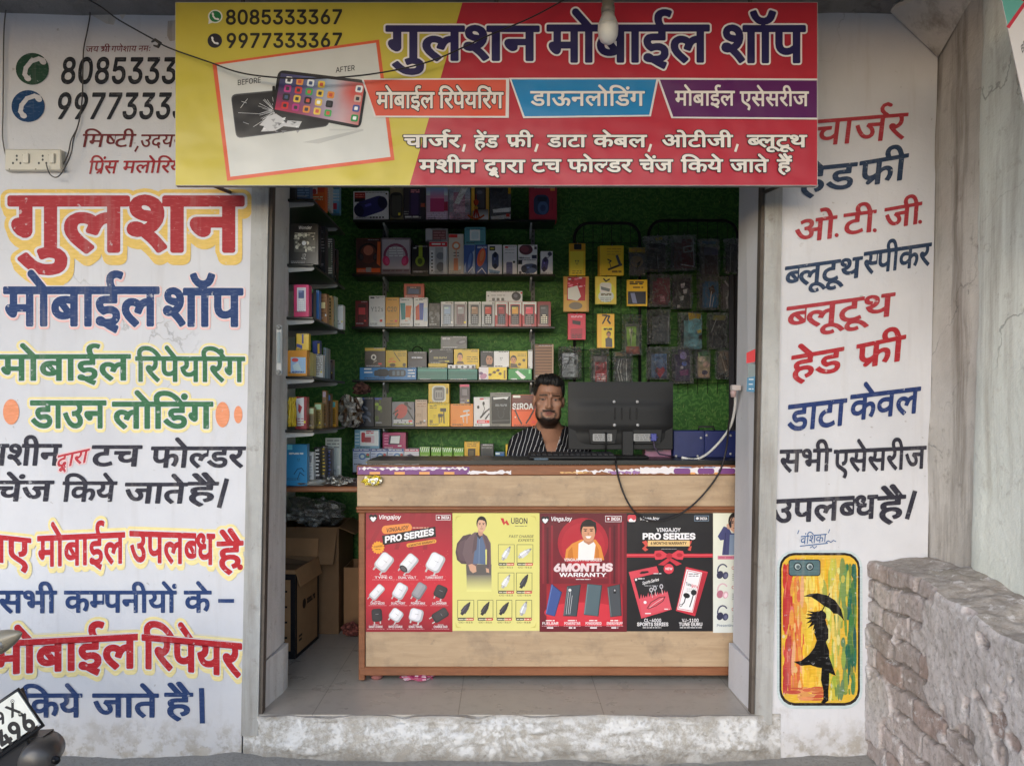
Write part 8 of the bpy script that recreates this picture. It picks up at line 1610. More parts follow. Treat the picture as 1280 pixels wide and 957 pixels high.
# ------------------------------------------------------------ things on the counter
def monitor():
    y = .56; T = lambda px, py, yy=y: P(px, py, yy)
    x0, _, z1 = T(710.5, 477); x1, _, z0 = T(842, 562); xm = (x0+x1)/2; w = x1-x0; h = z1-z0
    t = thing('computer_monitor', 'black flat computer monitor seen from behind on the counter top', 'monitor', (xm, y, TOPZ))
    m = MB(); n = 13; U, V = np.meshgrid(np.linspace(-1, 1, 25), np.linspace(-1, 1, 19))
    bul = np.clip(1-np.abs(U)**6, 0, 1)*np.clip(1-np.abs(V)**6, 0, 1)
    Y = y+.012-.016*bul*np.where(V < .30, 1.0, .35+.65*np.clip((.38-V)/.08, 0, 1)); Y = np.where(V < -.37, Y+.010*np.clip((-.37-V)/.03, 0, 1), Y)
    m.grid(xm+U*w/2, Y, (z0+z1)/2+V*h/2, (13,13,15)); m.box(x0, y+.0125, z0, x1, y+.03, z1, (15,15,17), bev=.003); m.build('housing', MAT['matte plastic'], t)
    m = MB(); m.box(x0+.006, y+.0302, z0+.014, x1-.006, y+.032, z1-.006, (8,8,10)); m.build('screen', MAT['plastic'], t)
    m = MB()
    for sx, sy in ((767.5,502),(796.5,502),(768,531),(797,531)): c = T(sx, sy); m.lathe([(.0075,0),(.0075,.004),(.004,.0065)], (c[0], y-.002, c[2]), (0,-1,0), (170,170,172), n=14)
    m.build('mount_screw', MAT['painted metal'], t)
    m = MB()
    for sx in (768.5, 777, 787.5, 795.5): c = T(sx, 517); m.box(c[0]-.003, y-.009, c[2]-.028, c[0]+.003, y-.002, c[2]+.030, (16,16,18), bev=.0015)
    m.build('vent', MAT['matte plastic'], t)
    for (a, b, c_, d) in ((736,537,771,554),(791,537,827,554)):
        m = MB(); p0 = T(a, d); p1 = T(b if False else c_, b); m.prism([(p0[0]+.010, p0[2]), (p1[0]-.010, p0[2]), (p1[0], p1[2]), (p0[0], p1[2])], y-.0065, y+.012, (13,13,15)); m.build('port_bay', MAT['matte plastic'], t)
        art = Art(lambda px, py, k: P(px, py, y-.0068-2e-5*k)); q0 = a+5 if a < 780 else a+1
        art.rr(q0,542,q0+24,551,1,(150,150,150)); art.lines(q0+2,q0+22,544,549,3,.9,(50,50,52)); art.mb.build('rating_label', MAT['paper print'], t)
    m = MB(); c = T(784.5, 0); m.box(c[0]-.028, y-.012, TOPZ+.012, c[0]+.028, y+.008, T(0,538)[2], (24,24,26), bev=.004); m.build('stand_post', MAT['matte plastic'], t)
    m = MB(); m.box(c[0]-.095, y-.06, TOPZ+.0005, c[0]+.095, y+.10, TOPZ+.013, (22,22,24), bev=.005); m.build('stand_base', MAT['matte plastic'], t)
    m = MB(); p = T(816, 543); m.box(p[0]-.013, y-.03, p[2]-.03, p[0]+.013, y-.0068, p[2]+.006, (74,78,150), bev=.003)
    for s in (-1, 1): m.tube([(p[0]+s*.016, y-.034, p[2]-.012), (p[0]+s*.016, y-.008, p[2]-.012)], .003, (60,62,110), n=8)
    m.tube([(p[0], y-.02, p[2]-.03), (p[0]+.004, y-.02, p[2]-.06), (p[0]+.03, y-.01, TOPZ+.02), (p[0]+.11, y+.02, TOPZ+.006)], .0035, (70,60,80)); m.build('video_cable', MAT['cable rubber'], t)
    m = MB(); p = T(757, 540); m.tube([(p[0], y-.012, p[2]), (p[0], y-.016, p[2]-.04), (p[0]-.002, y-.01, TOPZ+.012)], .0045, (18,18,18)); m.build('power_cable', MAT['cable rubber'], t)
monitor()
def keyboard():
    x0, x1 = P(661,0,.46)[0], P(770,0,.46)[0]
    t = thing('keyboard', 'black keyboard lying on the counter top before the man', 'keyboard', ((x0+x1)/2, .50, TOPZ))
    m = MB(); M = Matrix.Translation(((x0+x1)/2, .50, TOPZ+.001)) @ Matrix.Rotation(R(3), 4, 'X'); w = (x1-x0)/2
    m.box(-w, -.07, .006, w, .07, .022, (28,28,31), bev=.004, M=M); m.build('base', MAT['matte plastic'], t)
    m = MB()
    for i in range(15):
        for j in range(5): m.box(-w+.010+i*(2*w-.02)/15, -.058+j*.023, .0221, -w+.010+(i+.86)*(2*w-.02)/15, -.058+j*.023+.019, .029, (40,40,44), bev=.0015, M=M)
    m.build('keys', MAT['matte plastic'], t)
keyboard()
m = MB(); c = P(676, 573, .44); m.box(c[0]-.035, .405, TOPZ+.0006, c[0]+.035, .475, TOPZ+.010, (96,112,126), bev=.004); m.box(c[0]-.03, .41, TOPZ+.0101, c[0]+.03, .47, TOPZ+.0106, (40,50,60))
tag(m.build('mobile_phone', MAT['plastic'], origin=(c[0], .44, TOPZ)), 'grey mobile phone lying on the counter left of the keyboard', 'phone')
def bluebox():
    x0, _, z1 = P(842, 538, .60); x1 = P(930, 0, .60)[0]; t = thing('metal_box', 'dark blue painted metal box behind the right end of the counter', 'metal box', ((x0+x1)/2, .66, TOPZ))
    m = MB(); xs = x0+(x1-x0)*.44; m.box(x0, .60, TOPZ+.0006, xs-.001, .72, z1, (22,36,92), bev=.003); m.box(xs, .598, TOPZ+.0006, x1, .72, z1-.001, (24,38,98), bev=.003); m.build('case', MAT['painted metal'], t)
    m = MB()
    for px, py in ((876,547),(883,544),(883,567),(913,544),(913,567),(872,573),(845,573)): c = P(px, py, .60); m.lathe([(.006,0),(.006,.003),(.003,.005)], (c[0], .5985, max(c[2], TOPZ+.008)), (0,-1,0), (170,170,172), n=10)
    m.build('screw', MAT['painted metal'], t)
    m = MB(); c = P(883, 535, .66); m.tube([(c[0]-.04, .66, z1-.002), (c[0]-.036, .66, z1+.018), (c[0]+.036, .66, z1+.018), (c[0]+.04, .66, z1-.002)], .005, (18,18,20)); m.build('carry_handle', MAT['matte plastic'], t)
bluebox()
m = MB(); c = P(822, 566, .66); m.box(c[0]-.07, .62, TOPZ+.0006, c[0]+.06, .70, TOPZ+.055, (112,74,96), bev=.003); m.box(c[0]-.065, .6188, TOPZ+.03, c[0]+.02, .6198, TOPZ+.045, (60,50,70))
tag(m.build('product_box', MAT['printed card'], origin=(c[0], .66, TOPZ)), 'dull mauve box half hidden behind the lower right corner of the monitor', 'product box')
def cable(name, pts, r, col, label, sub=8, n=7):
    P_ = [Vector(p) for p in pts]; out = []
    for i in range(len(P_)-1):
        a, b, c, d = P_[max(i-1,0)], P_[i], P_[i+1], P_[min(i+2, len(P_)-1)]
        for k in range(sub):
            u = k/sub; out.append(.5*((2*b)+(c-a)*u+(2*a-5*b+4*c-d)*u*u+(3*b-a-3*c+d)*u**3))
    out.append(P_[-1]); m = MB(); m.tube(out, r, col, n=n)
    return tag(m.build(name, MAT['cable rubber'], origin=P_[0]), label, 'cable')
cable('power_cable', [P(918,487,.26),P(919,505,.27),P(914,530,.34),P(902,549,.40),P(884,567,.46),P(868,574,.50),(P(852,0,.52)[0],.52,TOPZ+.006)], .0062, (206,204,200), 'pale cable curving from the right jamb socket down to the counter top')
cable('power_cable', [P(771,572,.45),P(770,580,.366),P(774,600,.360),P(782,622,.352),P(794,640,.350),P(812,650,.350),P(836,648,.350),P(862,634,.350),P(884,612,.356),P(900,588,.362),P(908,560,.366),P(911,530,.33),P(917,495,.26)], .0042, (34,30,32), 'dark cable looping down over the counter apron')
m = MB(); c = P(921,485,.235); m.box(c[0]-.03, .205, c[2]-.012, c[0]+.012, .238, c[2]+.014, (190,180,176), bev=.004); m.lathe([(.012,0),(.014,.01),(.010,.03)], (c[0]-.02, .22, c[2]-.01), (0,0,-1), (176,150,146), n=12)
tag(m.build('wall_socket', MAT['plastic'], origin=(c[0], .23, c[2])), 'small pale socket with plug on the right door jamb', 'socket')
# stickers and fittings on the jambs
a = Art(lambda px, py, k: (lambda q: (q[0], q[1]-2e-5*k, q[2]))(P(px, py, .018+.0)), None)
a.q([(933,441),(944,436),(944,452),(933,454)],(196,44,48)); a.r(935,455,944,472,(120,130,130)); a.q([(934,472),(944,470),(943,490),(933,489)],(70,120,150)); a.lines(936,942,474,486,3,1.2,(206,210,212))
tag(a.mb.build('sticker', MAT['paper print'], origin=P(938,490,.018)), 'torn red and blue sticker on the right door jamb', 'sticker')
def latch():
    c0 = P(346,405,.0); c1 = P(346,468,.0); X = c0[0]; t = thing('wall_latch', 'long grey metal latch plate on the left door jamb', 'latch', (X, .06, c1[2]))
    m = MB(); m.box(X-.013, .030, c1[2], X+.013, .046, c0[2], (150,154,156), bev=.004); m.build('plate', MAT['painted metal'], t)
    m = MB(); m.box(X-.006, .026, c1[2]+.05, X+.006, .0298, c0[2]-.03, (90,110,120), bev=.001); m.build('slot', MAT['painted metal'], t)
    for z in (c0[2]-.012, c1[2]+.012): m = MB(); m.lathe([(.009,0),(.009,.004),(.004,.007)], (X, .030, z), (0,-1,0), (110,112,112), n=12); m.build('bolt', MAT['painted metal'], t)
latch()
# ------------------------------------------------------------ wiring, switchboard and lamp on the facade
def switchboard():
    x0, _, z1 = P(10, 188.5, 0); x1, _, z0 = P(80, 215, 0); y = WY-.004
    t = thing('switchboard', 'cream surface switchboard with two sockets and two switches on the left wall', 'switchboard', ((x0+x1)/2, y, z0))
    m = MB(); m.box(x0, y-.026, z0, x1, y+.006, z1, (196,190,176), bev=.004); m.build('plate', MAT['plastic'], t)
    yy = y-.0262; a = Art(lambda x, yp, k: P(*ZP('A', x, yp), yy-2e-5*k))
    for cx in (80, 202):
        for dx, dy, r in ((0,0,5),(0,18,5),(-18,34,5),(17,34,5)): a.e(cx+dx-1,734+dy,r,r+1,(30,28,28))
    for x, yp in ((44,797),(292,793),(168,796)): a.e(x,yp,4,4,(120,110,90))
    a.r(106,728,122,733,(60,40,40)); a.r(228,728,240,733,(120,110,100)); a.mb.build('socket_holes', MAT['plastic'], t)
    for xa, xb in ((128,154),(250,274)):
        p0 = P(*ZP('A', xa, 778), 0); p1 = P(*ZP('A', xb, 732), 0); m = MB(); m.box(p0[0], yy-.008, p0[2], p1[0], yy-.0003, p1[2], (206,200,186), bev=.002); m.build('switch', MAT['plastic'], t)
switchboard()
Y1 = WY-.012
def zc_(z, pts, y): return [P(*ZP(z, x, yy), y) for x, yy in pts]
cable('wall_wire', zc_('A', [(412,-20),(424,60),(410,150),(394,230),(390,330),(388,440),(378,540),(362,605),(335,660),(322,720),(300,770),(282,790)], Y1), .0026, (70,64,62), 'thin twisted wire hanging from the canopy across the painted phone numbers')
cable('wall_wire', zc_('A', [(362,608),(345,660),(335,720),(310,780),(280,826),(255,834),(232,815),(218,775)], Y1-.03), .0024, (60,56,56), 'thin grey wire looping from the knot into the second socket')
cable('wall_wire', zc_('A', [(36,-10),(20,120),(16,300),(14,520),(12,640),(24,720),(40,750)], Y1), .0026, (96,92,90), 'grey wire running down the left edge of the wall to the switchboard')
cable('wall_wire', [P(95,-8,-.1)]+zc_('A', [(470,30),(560,95),(720,185)], -.2)+zc_('A', [(800,228)], -.31)+[P(262,78,-.335),P(300,91,-.35),P(345,97,-.355),P(400,98,-.355),P(470,92,-.35),P(540,76,-.35),P(610,45,-.345),P(660,24,-.34),P(700,3,-.33),P(716,-8,-.31)], .0028, (30,28,30), 'dark wire sagging across the front of the shop board')
m = MB(); c = P(196,56,-.24)
m.tube([(c[0]-.02, -.24, c[2]+.01), (c[0]-.004, -.245, c[2]+.016), (c[0]+.012, -.24, c[2]+.006), (c[0]+.004, -.238, c[2]-.008), (c[0]-.012, -.242, c[2]-.004)], [.003,.006,.008,.006,.003], (52,48,48))
tag(m.build('wire_joint', MAT['cable rubber'], origin=c), 'taped joint on the sagging dark wire left of the shop board', 'wire joint')
def bulb():
    y = -.42; c = P(760, 0, y); k = (CAM_D+y)/FPX; Z = lambda py: P(0, py, y)[2]; X = c[0]
    t = thing('light_bulb', 'unlit white bulb in a grey holder hanging before the shop board', 'bulb', (X, y, Z(55)))
    m = MB(); m.tube([(X, y, Z(2)), (X+.004, y+.02, CANZ-.01)], .003, (60,56,54)); m.build('flex', MAT['cable rubber'], t)
    m = MB(); m.lathe([(8.4*k, Z(17)), (8.6*k, Z(10)), (7.6*k, Z(8)), (7.4*k, Z(-1)), (5*k, Z(-4)), (2*k, Z(-8))], (X, y, 0), col=(112,106,96)); m.build('holder', MAT['plastic'], t)
    m = MB(); m.lathe([(7*k, Z(16)), (9*k, Z(22)), (12.6*k, Z(31))], (X, y, 0), col=(168,166,162)); m.build('collar', MAT['plastic'], t)
    m = MB(); m.lathe([(12.4*k, Z(31)), (12.8*k, Z(37)), (12*k, Z(45)), (9.4*k, Z(51)), (5*k, Z(54.4)), (.5*k, Z(55.4))], (X, y, 0), col=(216,214,208), n=28); m.build('globe', MAT['plastic'], t)
bulb()
# second printed banner, hung further out on the right
def banner():
    w, h = 1.5, .80; zt, yt, zb, yb, x0b = 2.60, -.87, 1.80, -1.10, 1.48
    t = thing('hanging_banner', 'white and teal printed banner hanging at the upper right, with a dark phone picture', 'banner', (x0b+w/2, yb, zb))
    O = np.array([x0b, yt, zt]); Vv = (np.array([x0b, yb, zb])-O)/h; Uu = np.array([1, .05, 0.0]); Nn = np.cross(Uu, Vv); Nn /= np.linalg.norm(Nn)
    if Nn[1] > 0: Nn = -Nn
    mp = lambda u, v, k: tuple(O+Uu*u+Vv*v+Nn*2e-5*k)          # metres across and down the sheet
    m = MB(); a = Art(mp, m, 900); b = [mp(*q, -150) for q in ((0,0),(w,0),(w,h),(0,h))]; f_ = [mp(*q, 0) for q in ((0,0),(w,0),(w,h),(0,h))]
    m.add(b+f_, [(3,2,1,0),(4,5,6,7),(0,1,5,4),(1,2,6,5),(2,3,7,6),(3,0,4,7)], (206,200,198))
    a.q([(.001,.001),(.165,.001),(.001,.205)], (96,160,150)); a.l([(.170,.001),(.002,.211)], .010, (186,50,66))
    a.q([(.030,.001),(.17,.001),(.15,.09),(.075,.125),(.040,.105)], (176,44,62)); a.q([(.055,.001),(.15,.001),(.12,.08),(.075,.095)], (96,160,150))
    a.t("BEFORE", .026,.300,.082,.218,.022,(70,66,70),off=8)
    a.q([(.024,.36),(.040,.322),(.20,.20),(.24,.21),(.30,.30),(.30,.34),(.08,.50),(.052,.49)], (32,30,36))
    for p in ([(.04,.39),(.055,.36),(.075,.39)],[(.05,.43),(.09,.40)],[(.06,.34),(.09,.36),(.12,.30)]): a.l(p, .003, (190,190,196))
    Uu = Uu*w
    m.build('printed_sheet', MAT['flex vinyl'], t)
    m = MB(); e0, e1 = O+Nn*-.01, O+Uu+Nn*-.01; m.tube([tuple(e0), tuple(e1)], .010, (90,88,86)); 
    for u in (.1, .9): q = O+Uu*u; m.tube([tuple(q), (q[0], q[1]+.02, CANZ+.02)], .004, (70,68,66))
    m.build('top_rod', MAT['painted metal'], t)
banner()

# ------------------------------------------------------------ the shopkeeper: one continuous skin surface grown from a distance field
def surf_nets(xs, ys, zs, F):
    """dual surface of F = 0 on a rectilinear grid"""
    S = F < 0; nx, ny, nz = F.shape; acc = np.zeros((nx-1, ny-1, nz-1, 3)); cnt = np.zeros((nx-1, ny-1, nz-1)); G = (xs, ys, zs)
    cor = [(a, b, c) for a in (0,1) for b in (0,1) for c in (0,1)]; sl = lambda o, n: slice(o, n-1+o)
    for c0 in cor:
        for ax in range(3):
            if c0[ax]: continue
            c1 = list(c0); c1[ax] = 1
            f0 = F[sl(c0[0],nx), sl(c0[1],ny), sl(c0[2],nz)]; f1 = F[sl(c1[0],nx), sl(c1[1],ny), sl(c1[2],nz)]
            mk = (f0 < 0) != (f1 < 0)
            if not mk.any(): continue
            t = np.where(mk, f0/np.where(mk, f0-f1, 1), 0); idx = np.where(mk)
            for k in range(3):
                g = G[k]; base = g[idx[k]+c0[k]]; nxt = g[idx[k]+c1[k]]; acc[idx+(k,)] += base+(nxt-base)*t[idx]
            cnt[idx] += 1
    act = cnt > 0; ids = -np.ones(cnt.shape, int); ids[act] = np.arange(act.sum()); V = acc[act]/cnt[act][:, None]; Fc = []
    for ax in range(3):
        o = [(1,0,0),(0,1,0),(0,0,1)][ax]; a = [i for i in range(3) if i != ax]
        s0 = [slice(1,-1)]*3; s0[ax] = slice(0, F.shape[ax]-1); s1 = list(s0); s1[ax] = slice(1, F.shape[ax])
        i0, i1 = S[tuple(s0)], S[tuple(s1)]
        for flip, mk in ((0, i0 & ~i1), (1, ~i0 & i1)):
            I = np.array(np.where(mk)).T
            if not len(I): continue
            I = I+np.array([0 if k == ax else 1 for k in range(3)]); q = []
            for da, db in ((-1,-1),(0,-1),(0,0),(-1,0)):
                J = I.copy(); J[:, a[0]] += da; J[:, a[1]] += db; q.append(ids[J[:,0], J[:,1], J[:,2]])
            q = np.stack(q, 1); Fc.append(q[:, ::-1] if (flip ^ (ax == 1)) else q)
    return V, np.vstack(Fc)
def smin(a, b, k): h = np.clip(.5+.5*(b-a)/k, 0, 1); return b+(a-b)*h-k*h*(1-h)
def ell(X, Y, Z, c, r):
    k = np.sqrt(((X-c[0])/r[0])**2+((Y-c[1])/r[1])**2+((Z-c[2])/r[2])**2); return (k-1)*min(r)
def cap(X, Y, Z, a, b, ra, rb=None):
    rb = ra if rb is None else rb; a = np.array(a); b = np.array(b); d = b-a; t = np.clip(((X-a[0])*d[0]+(Y-a[1])*d[1]+(Z-a[2])*d[2])/(d@d), 0, 1)
    return np.sqrt((X-a[0]-d[0]*t)**2+(Y-a[1]-d[1]*t)**2+(Z-a[2]-d[2]*t)**2)-(ra+(rb-ra)*t)
HX, HY, HZ = P(686, 0, .80)[0], .80, P(0, 499.5, .80)[2]      # middle of the head at eye level
YAW, TILT = R(-1), R(-3)
def head_local(X, Y, Z):
    c, s = math.cos(YAW), math.sin(YAW); x = c*X+s*Y; y = -s*X+c*Y
    c, s = math.cos(TILT), math.sin(TILT); return c*x+s*Z, y, -s*x+c*Z
def head_sdf(X, Y, Z):
    x, y, z = head_local(X, Y, Z); ax = np.abs(x)
    d = ell(x,y,z,(0,.022,.042),(.075,.098,.088)); d = smin(d, ell(x,y,z,(0,-.012,-.045),(.060,.078,.078)), .03)
    d = smin(d, ell(x,y,z,(0,-.060,-.098),(.033,.030,.025)), .025)                     # chin
    d = smin(d, ell(ax,y,z,(.043,-.035,-.075),(.022,.045,.033)), .025)                   # jaw
    d = smin(d, ell(ax,y,z,(.048,-.062,-.022),(.022,.024,.020)), .018)                   # cheekbones
    d = smin(d, cap(ax,y,z,(.010,-.086,.022),(.050,-.070,.020),.010,.008), .014)          # brow
    d = -smin(-d, ell(ax,y,z,(.033,-.094,.000),(.020,.014,.013)), .010) if False else np.maximum(d, -(ell(ax,y,z,(.033,-.098,.001),(.021,.017,.012))))
    d = smin(d, ell(ax,y,z,(.033,-.072,.000),(.0185,.013,.0115)), .004)                  # eyeballs and lids
    d = smin(d, cap(x,y,z,(0,-.086,.012),(0,-.108,-.036),.0075,.0105), .010)             # nose
    d = smin(d, ell(ax,y,z,(.011,-.094,-.040),(.009,.010,.007)), .006)
    d = smin(d, ell(x,y,z,(0,-.084,-.064),(.026,.014,.0065)), .006); d = smin(d, ell(x,y,z,(0,-.083,-.076),(.022,.014,.007)), .006)
    d = np.maximum(d, -ell(x,y,z,(0,-.100,-.0698),(.022,.010,.0016)))
    d = smin(d, ell(ax,y,z,(.076,.018,-.010),(.009,.019,.030)), .008)
    return d
def body_sdf(X, Y, Z):
    d = head_sdf(X, Y, Z)
    d = smin(d, cap(X,Y,Z,(0,.030,-.075),(.006,.085,-.215),.056,.060), .025)             # neck
    d = smin(d, torso(X,Y,Z,0), .04)
    return d
SHO = [(-1,(-.148,.105,-.250),(-.190,.040,-.53),(-.12,-.13,-.60),(-.06,-.22,-.585)), (1,(.163,.105,-.245),(.225,.05,-.53),(.13,-.12,-.60),(.08,-.22,-.585))]
def torso(X, Y, Z, g):
    d = ell(X,Y,Z,(.005,.120,-.40),(.175+g,.112+g,.21)); d = smin(d, ell(X,Y,Z,(.005,.14,-.62),(.150+g,.110+g,.16)), .06)
    d = smin(d, cap(X,Y,Z,(-.11,.105,-.240),(.12,.105,-.235),.052+g), .05); d = smin(d, cap(X,Y,Z,(-.01,.09,-.155),(-.12,.11,-.228),.040+g,.048+g), .05); d = smin(d, cap(X,Y,Z,(.01,.09,-.155),(.13,.11,-.223),.040+g,.048+g), .05)
    for s, sh, el, wr, _ in SHO: d = smin(d, cap(X,Y,Z,sh,el,.056+g,.044+g), .03)
    return d
def limbs(X, Y, Z):
    d = np.full(X.shape, 9.0)
    for s, sh, el, wr, tip in SHO:
        d = np.minimum(d, smin(cap(X,Y,Z,el,wr,.041,.028), ell(X,Y,Z,tuple(np.array(wr)*.55+np.array(tip)*.45),(.036,.040,.016)), .02))
        for k, dx in enumerate((-.028,-.010,.009,.027)):
            L = (.060,.072,.068,.054)[k]; a = (tip[0]+dx, tip[1]+.028, tip[2]); b = (tip[0]+dx*1.15, tip[1]+.028-L*.55, tip[2]-.006); c = (tip[0]+dx*1.15, tip[1]+.028-L, tip[2]-.024)
            d = smin(d, cap(X,Y,Z,a,b,.0088,.008), .006); d = smin(d, cap(X,Y,Z,b,c,.008,.0068), .004)
        d = smin(d, cap(X,Y,Z,(wr[0]-s*.02,wr[1]-.03,wr[2]+.005),(tip[0]-s*.055,tip[1]+.02,tip[2]-.01),.013,.009), .01)
        hip = (s*.09,.14,-.72); kn = (s*.13,-.28,-.73); an = (s*.12,-.24,-1.20)
        d = np.minimum(d, smin(cap(X,Y,Z,hip,kn,.082,.058), smin(cap(X,Y,Z,kn,an,.056,.040), ell(X,Y,Z,(s*.12,-.30,-1.265),(.042,.11,.035)), .03), .03))
    return d
def axis(parts): return np.unique(np.round(np.concatenate([np.arange(a, b, st) for a, b, st in parts]), 5))
xs = axis([(-.36,-.10,.009),(-.10,.10,.0026),(.10,.37,.009)]); ys = axis([(-.46,-.13,.010),(-.13,.0,.0026),(.0,.36,.008)])
zsH = axis([(-.20,.15,.0026)]); zsB = axis([(-1.31,-.20,.010)]); zs_ = np.concatenate([zsB, zsH])
Xb, Yb, Zb = np.meshgrid(xs, ys, zs_, indexing='ij'); Xb, Yb, Zb = [q.astype(np.float32) for q in (Xb, Yb, Zb)]
nb = len(zsB); Fb = np.empty(Xb.shape, np.float32)
Fb[:, :, nb-2:] = body_sdf(Xb[:, :, nb-2:], Yb[:, :, nb-2:], Zb[:, :, nb-2:])
lo = (slice(None), slice(None), slice(0, nb-2)); Fb[lo] = np.minimum(smin(torso(Xb[lo],Yb[lo],Zb[lo],0), cap(Xb[lo],Yb[lo],Zb[lo],(0,.030,-.075),(.006,.085,-.215),.056,.060), .03), limbs(Xb[lo],Yb[lo],Zb[lo]))
Vb, Fq = surf_nets(xs, ys, zs_, Fb)
man = thing('person', 'bearded man in a white striped black shirt sitting behind the counter', 'person', (HX, HY, HZ-1.30))
def skin_mesh():
    x, y, z = head_local(Vb[:,0], Vb[:,1], Vb[:,2]); ax = np.abs(x); C = np.tile(np.array(srgb(158, 116, 94)), (len(Vb), 1))
    def paint(mask, c, a=1.0): m_ = np.clip(mask, 0, 1)[:, None]*a; C[:] = C*(1-m_)+np.array(srgb(c))*m_
    front = np.clip((-y-.02)/.03, 0, 1)
    nz_ = .004*vnoise(x*260, y*90, z*260)
    beard = np.clip((-.048-z+.35*np.clip(ax-.040, 0, 1)+nz_*1.2)/.010, 0, 1)*np.clip((.115+z*1.0-0)/.001, 0, 1)
    jaw = np.clip((ax-.056+nz_+.25*np.clip(-.05-z, 0, 1))/.012, 0, 1)*np.clip((.018-z)/.02, 0, 1)*np.clip((-y+.03)/.02, 0, 1)
    chin = np.clip((-.086-z+nz_+.12*(ax > .03)*(.03-ax))/.010, 0, 1)*np.clip((y+.13)/.01, 0, 1)
    mous = np.clip((.036-ax+nz_)/.006, 0, 1)*np.clip((z+.0655+.25*np.clip(ax-.020,0,1)+nz_*.5)/.003, 0, 1)*np.clip((-.047-.12*ax-z)/.004, 0, 1)
    rg = np.sqrt((ax/.031)**2+((z+.072)/.028)**2)+nz_*30; gote = np.clip((rg-.90)/.15, 0, 1)*np.clip((1.5-rg)/.3, 0, 1)*np.clip((-.058-z)/.01, 0, 1)
    HB_ = (20, 15, 14); up = (z > -.145)
    for mk, a in ((jaw*front*up, .7), (chin*(z > -.15)*np.clip((-y+.02)/.02,0,1), .93), (mous*front, .92), (gote*front, .8), (beard*front*np.clip((ax-.045)/.02,0,1)*up, .45)): paint(mk, HB_, a)
    lip = np.clip(1-((ax/.024)**2+((z+.0705)/.010)**2), 0, 1)*3; paint(lip*front*np.clip((-y-.075)/.004,0,1), (128,76,70), .8)
    brow = np.clip(1-np.abs(z-.0215+.10*(ax-.032)**1*(ax > .032)+nz_*.4)/.0055, 0, 1)*2*np.clip((ax-.009)/.004, 0, 1)*np.clip((.056-ax)/.006, 0, 1); paint(brow*front, HB_, .95)
    lash = np.clip(1-np.abs(np.sqrt((ax-.033)**2+((z)*2.3)**2)-.0150)/.003, 0, 1)*(z > -.002)*front; paint(lash, (40,26,22), .8)
    ew = np.clip((1-((ax-.033)/.0135)**2-((z+.0005)/.0044)**2)*3, 0, 1)*front; paint(ew, (118,102,94), .9)
    ir = np.clip((1-((ax-.033+.002*np.sign(x))/.0068)**2-((z+.0002)/.0066)**2)*3, 0, 1)*(ew > .05)*front; paint(ir, (24,16,14), 1)
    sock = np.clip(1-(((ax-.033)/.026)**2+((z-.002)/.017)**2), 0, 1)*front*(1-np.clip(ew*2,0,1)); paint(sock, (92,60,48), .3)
    m = MB(); m.v = [(a+HX, b+HY, c+HZ) for a, b, c in Vb]; m.f = [tuple(q) for q in Fq]; m.m = [0]*len(Fq); m.sm = [True]*len(Fq); m.c = [[tuple(C[i]) for i in q] for q in Fq]
    m.build('body', MAT['skin'], man)
skin_mesh()
# shirt: a slightly larger torso, open in a V below the throat
xs2 = axis([(-.30,.31,.006)]); ys2 = axis([(-.02,.28,.006)]); zs2 = axis([(-.66,-.12,.006)]); X2, Y2, Z2 = np.meshgrid(xs2, ys2, zs2, indexing='ij')
Fo = smin(torso(X2,Y2,Z2,.010), cap(X2,Y2,Z2,(0,.06,-.125),(.006,.09,-.215),.070,.078), .02)+.0035*fbm(X2*14, Y2*14, Z2*9, 3)
Fi = Fo+.007
vee = np.maximum(Y2-.085, np.abs(X2-.014)-(.006+.32*np.clip(Z2+.315, 0, 1))); vee = np.maximum(vee, -(Z2+.315))
top_ = Z2+.140+.22*np.clip(.10-Y2, -.1, .2)-.25*(np.abs(X2)-.05)*0
hem = -(Z2+.64); F2 = np.maximum(np.maximum(np.maximum(Fo, -Fi), -vee), np.maximum(top_, hem))
V2, Q2 = surf_nets(xs2, ys2, zs2, F2)
m = MB(); m.v = [(a+HX, b+HY, c+HZ) for a, b, c in V2]; m.f = [tuple(q) for q in Q2]; m.m = [0]*len(Q2); m.sm = [True]*len(Q2); m.c = [(.5,.5,.5)]*len(Q2)
m.build('shirt', MAT['shirt'], man)
for s in (-1, 1):                                 # collar leaves
    m = MB()
    pts = [(.012*1+s*.066,.085,-.128),(s*.074+.008,.045,-.138),(s*.060+.010,.000,-.188),(s*.040+.012,-.012,-.222),(s*.075+.012,.000,-.243),(s*.098+.010,.045,-.205),(s*.092+.010,.085,-.180)]
    v = [(HX+a, HY+b-.004, HZ+c) for a, b, c in pts]; v += [(x, y+.004, z-.003) for x, y, z in v]; n = 7
    m.add(v, [tuple(range(n)), tuple(range(2*n-1, n-1, -1))]+[(i, n+i, n+(i+1) % n, (i+1) % n) for i in range(n)]); m.build('collar', MAT['shirt'], man)
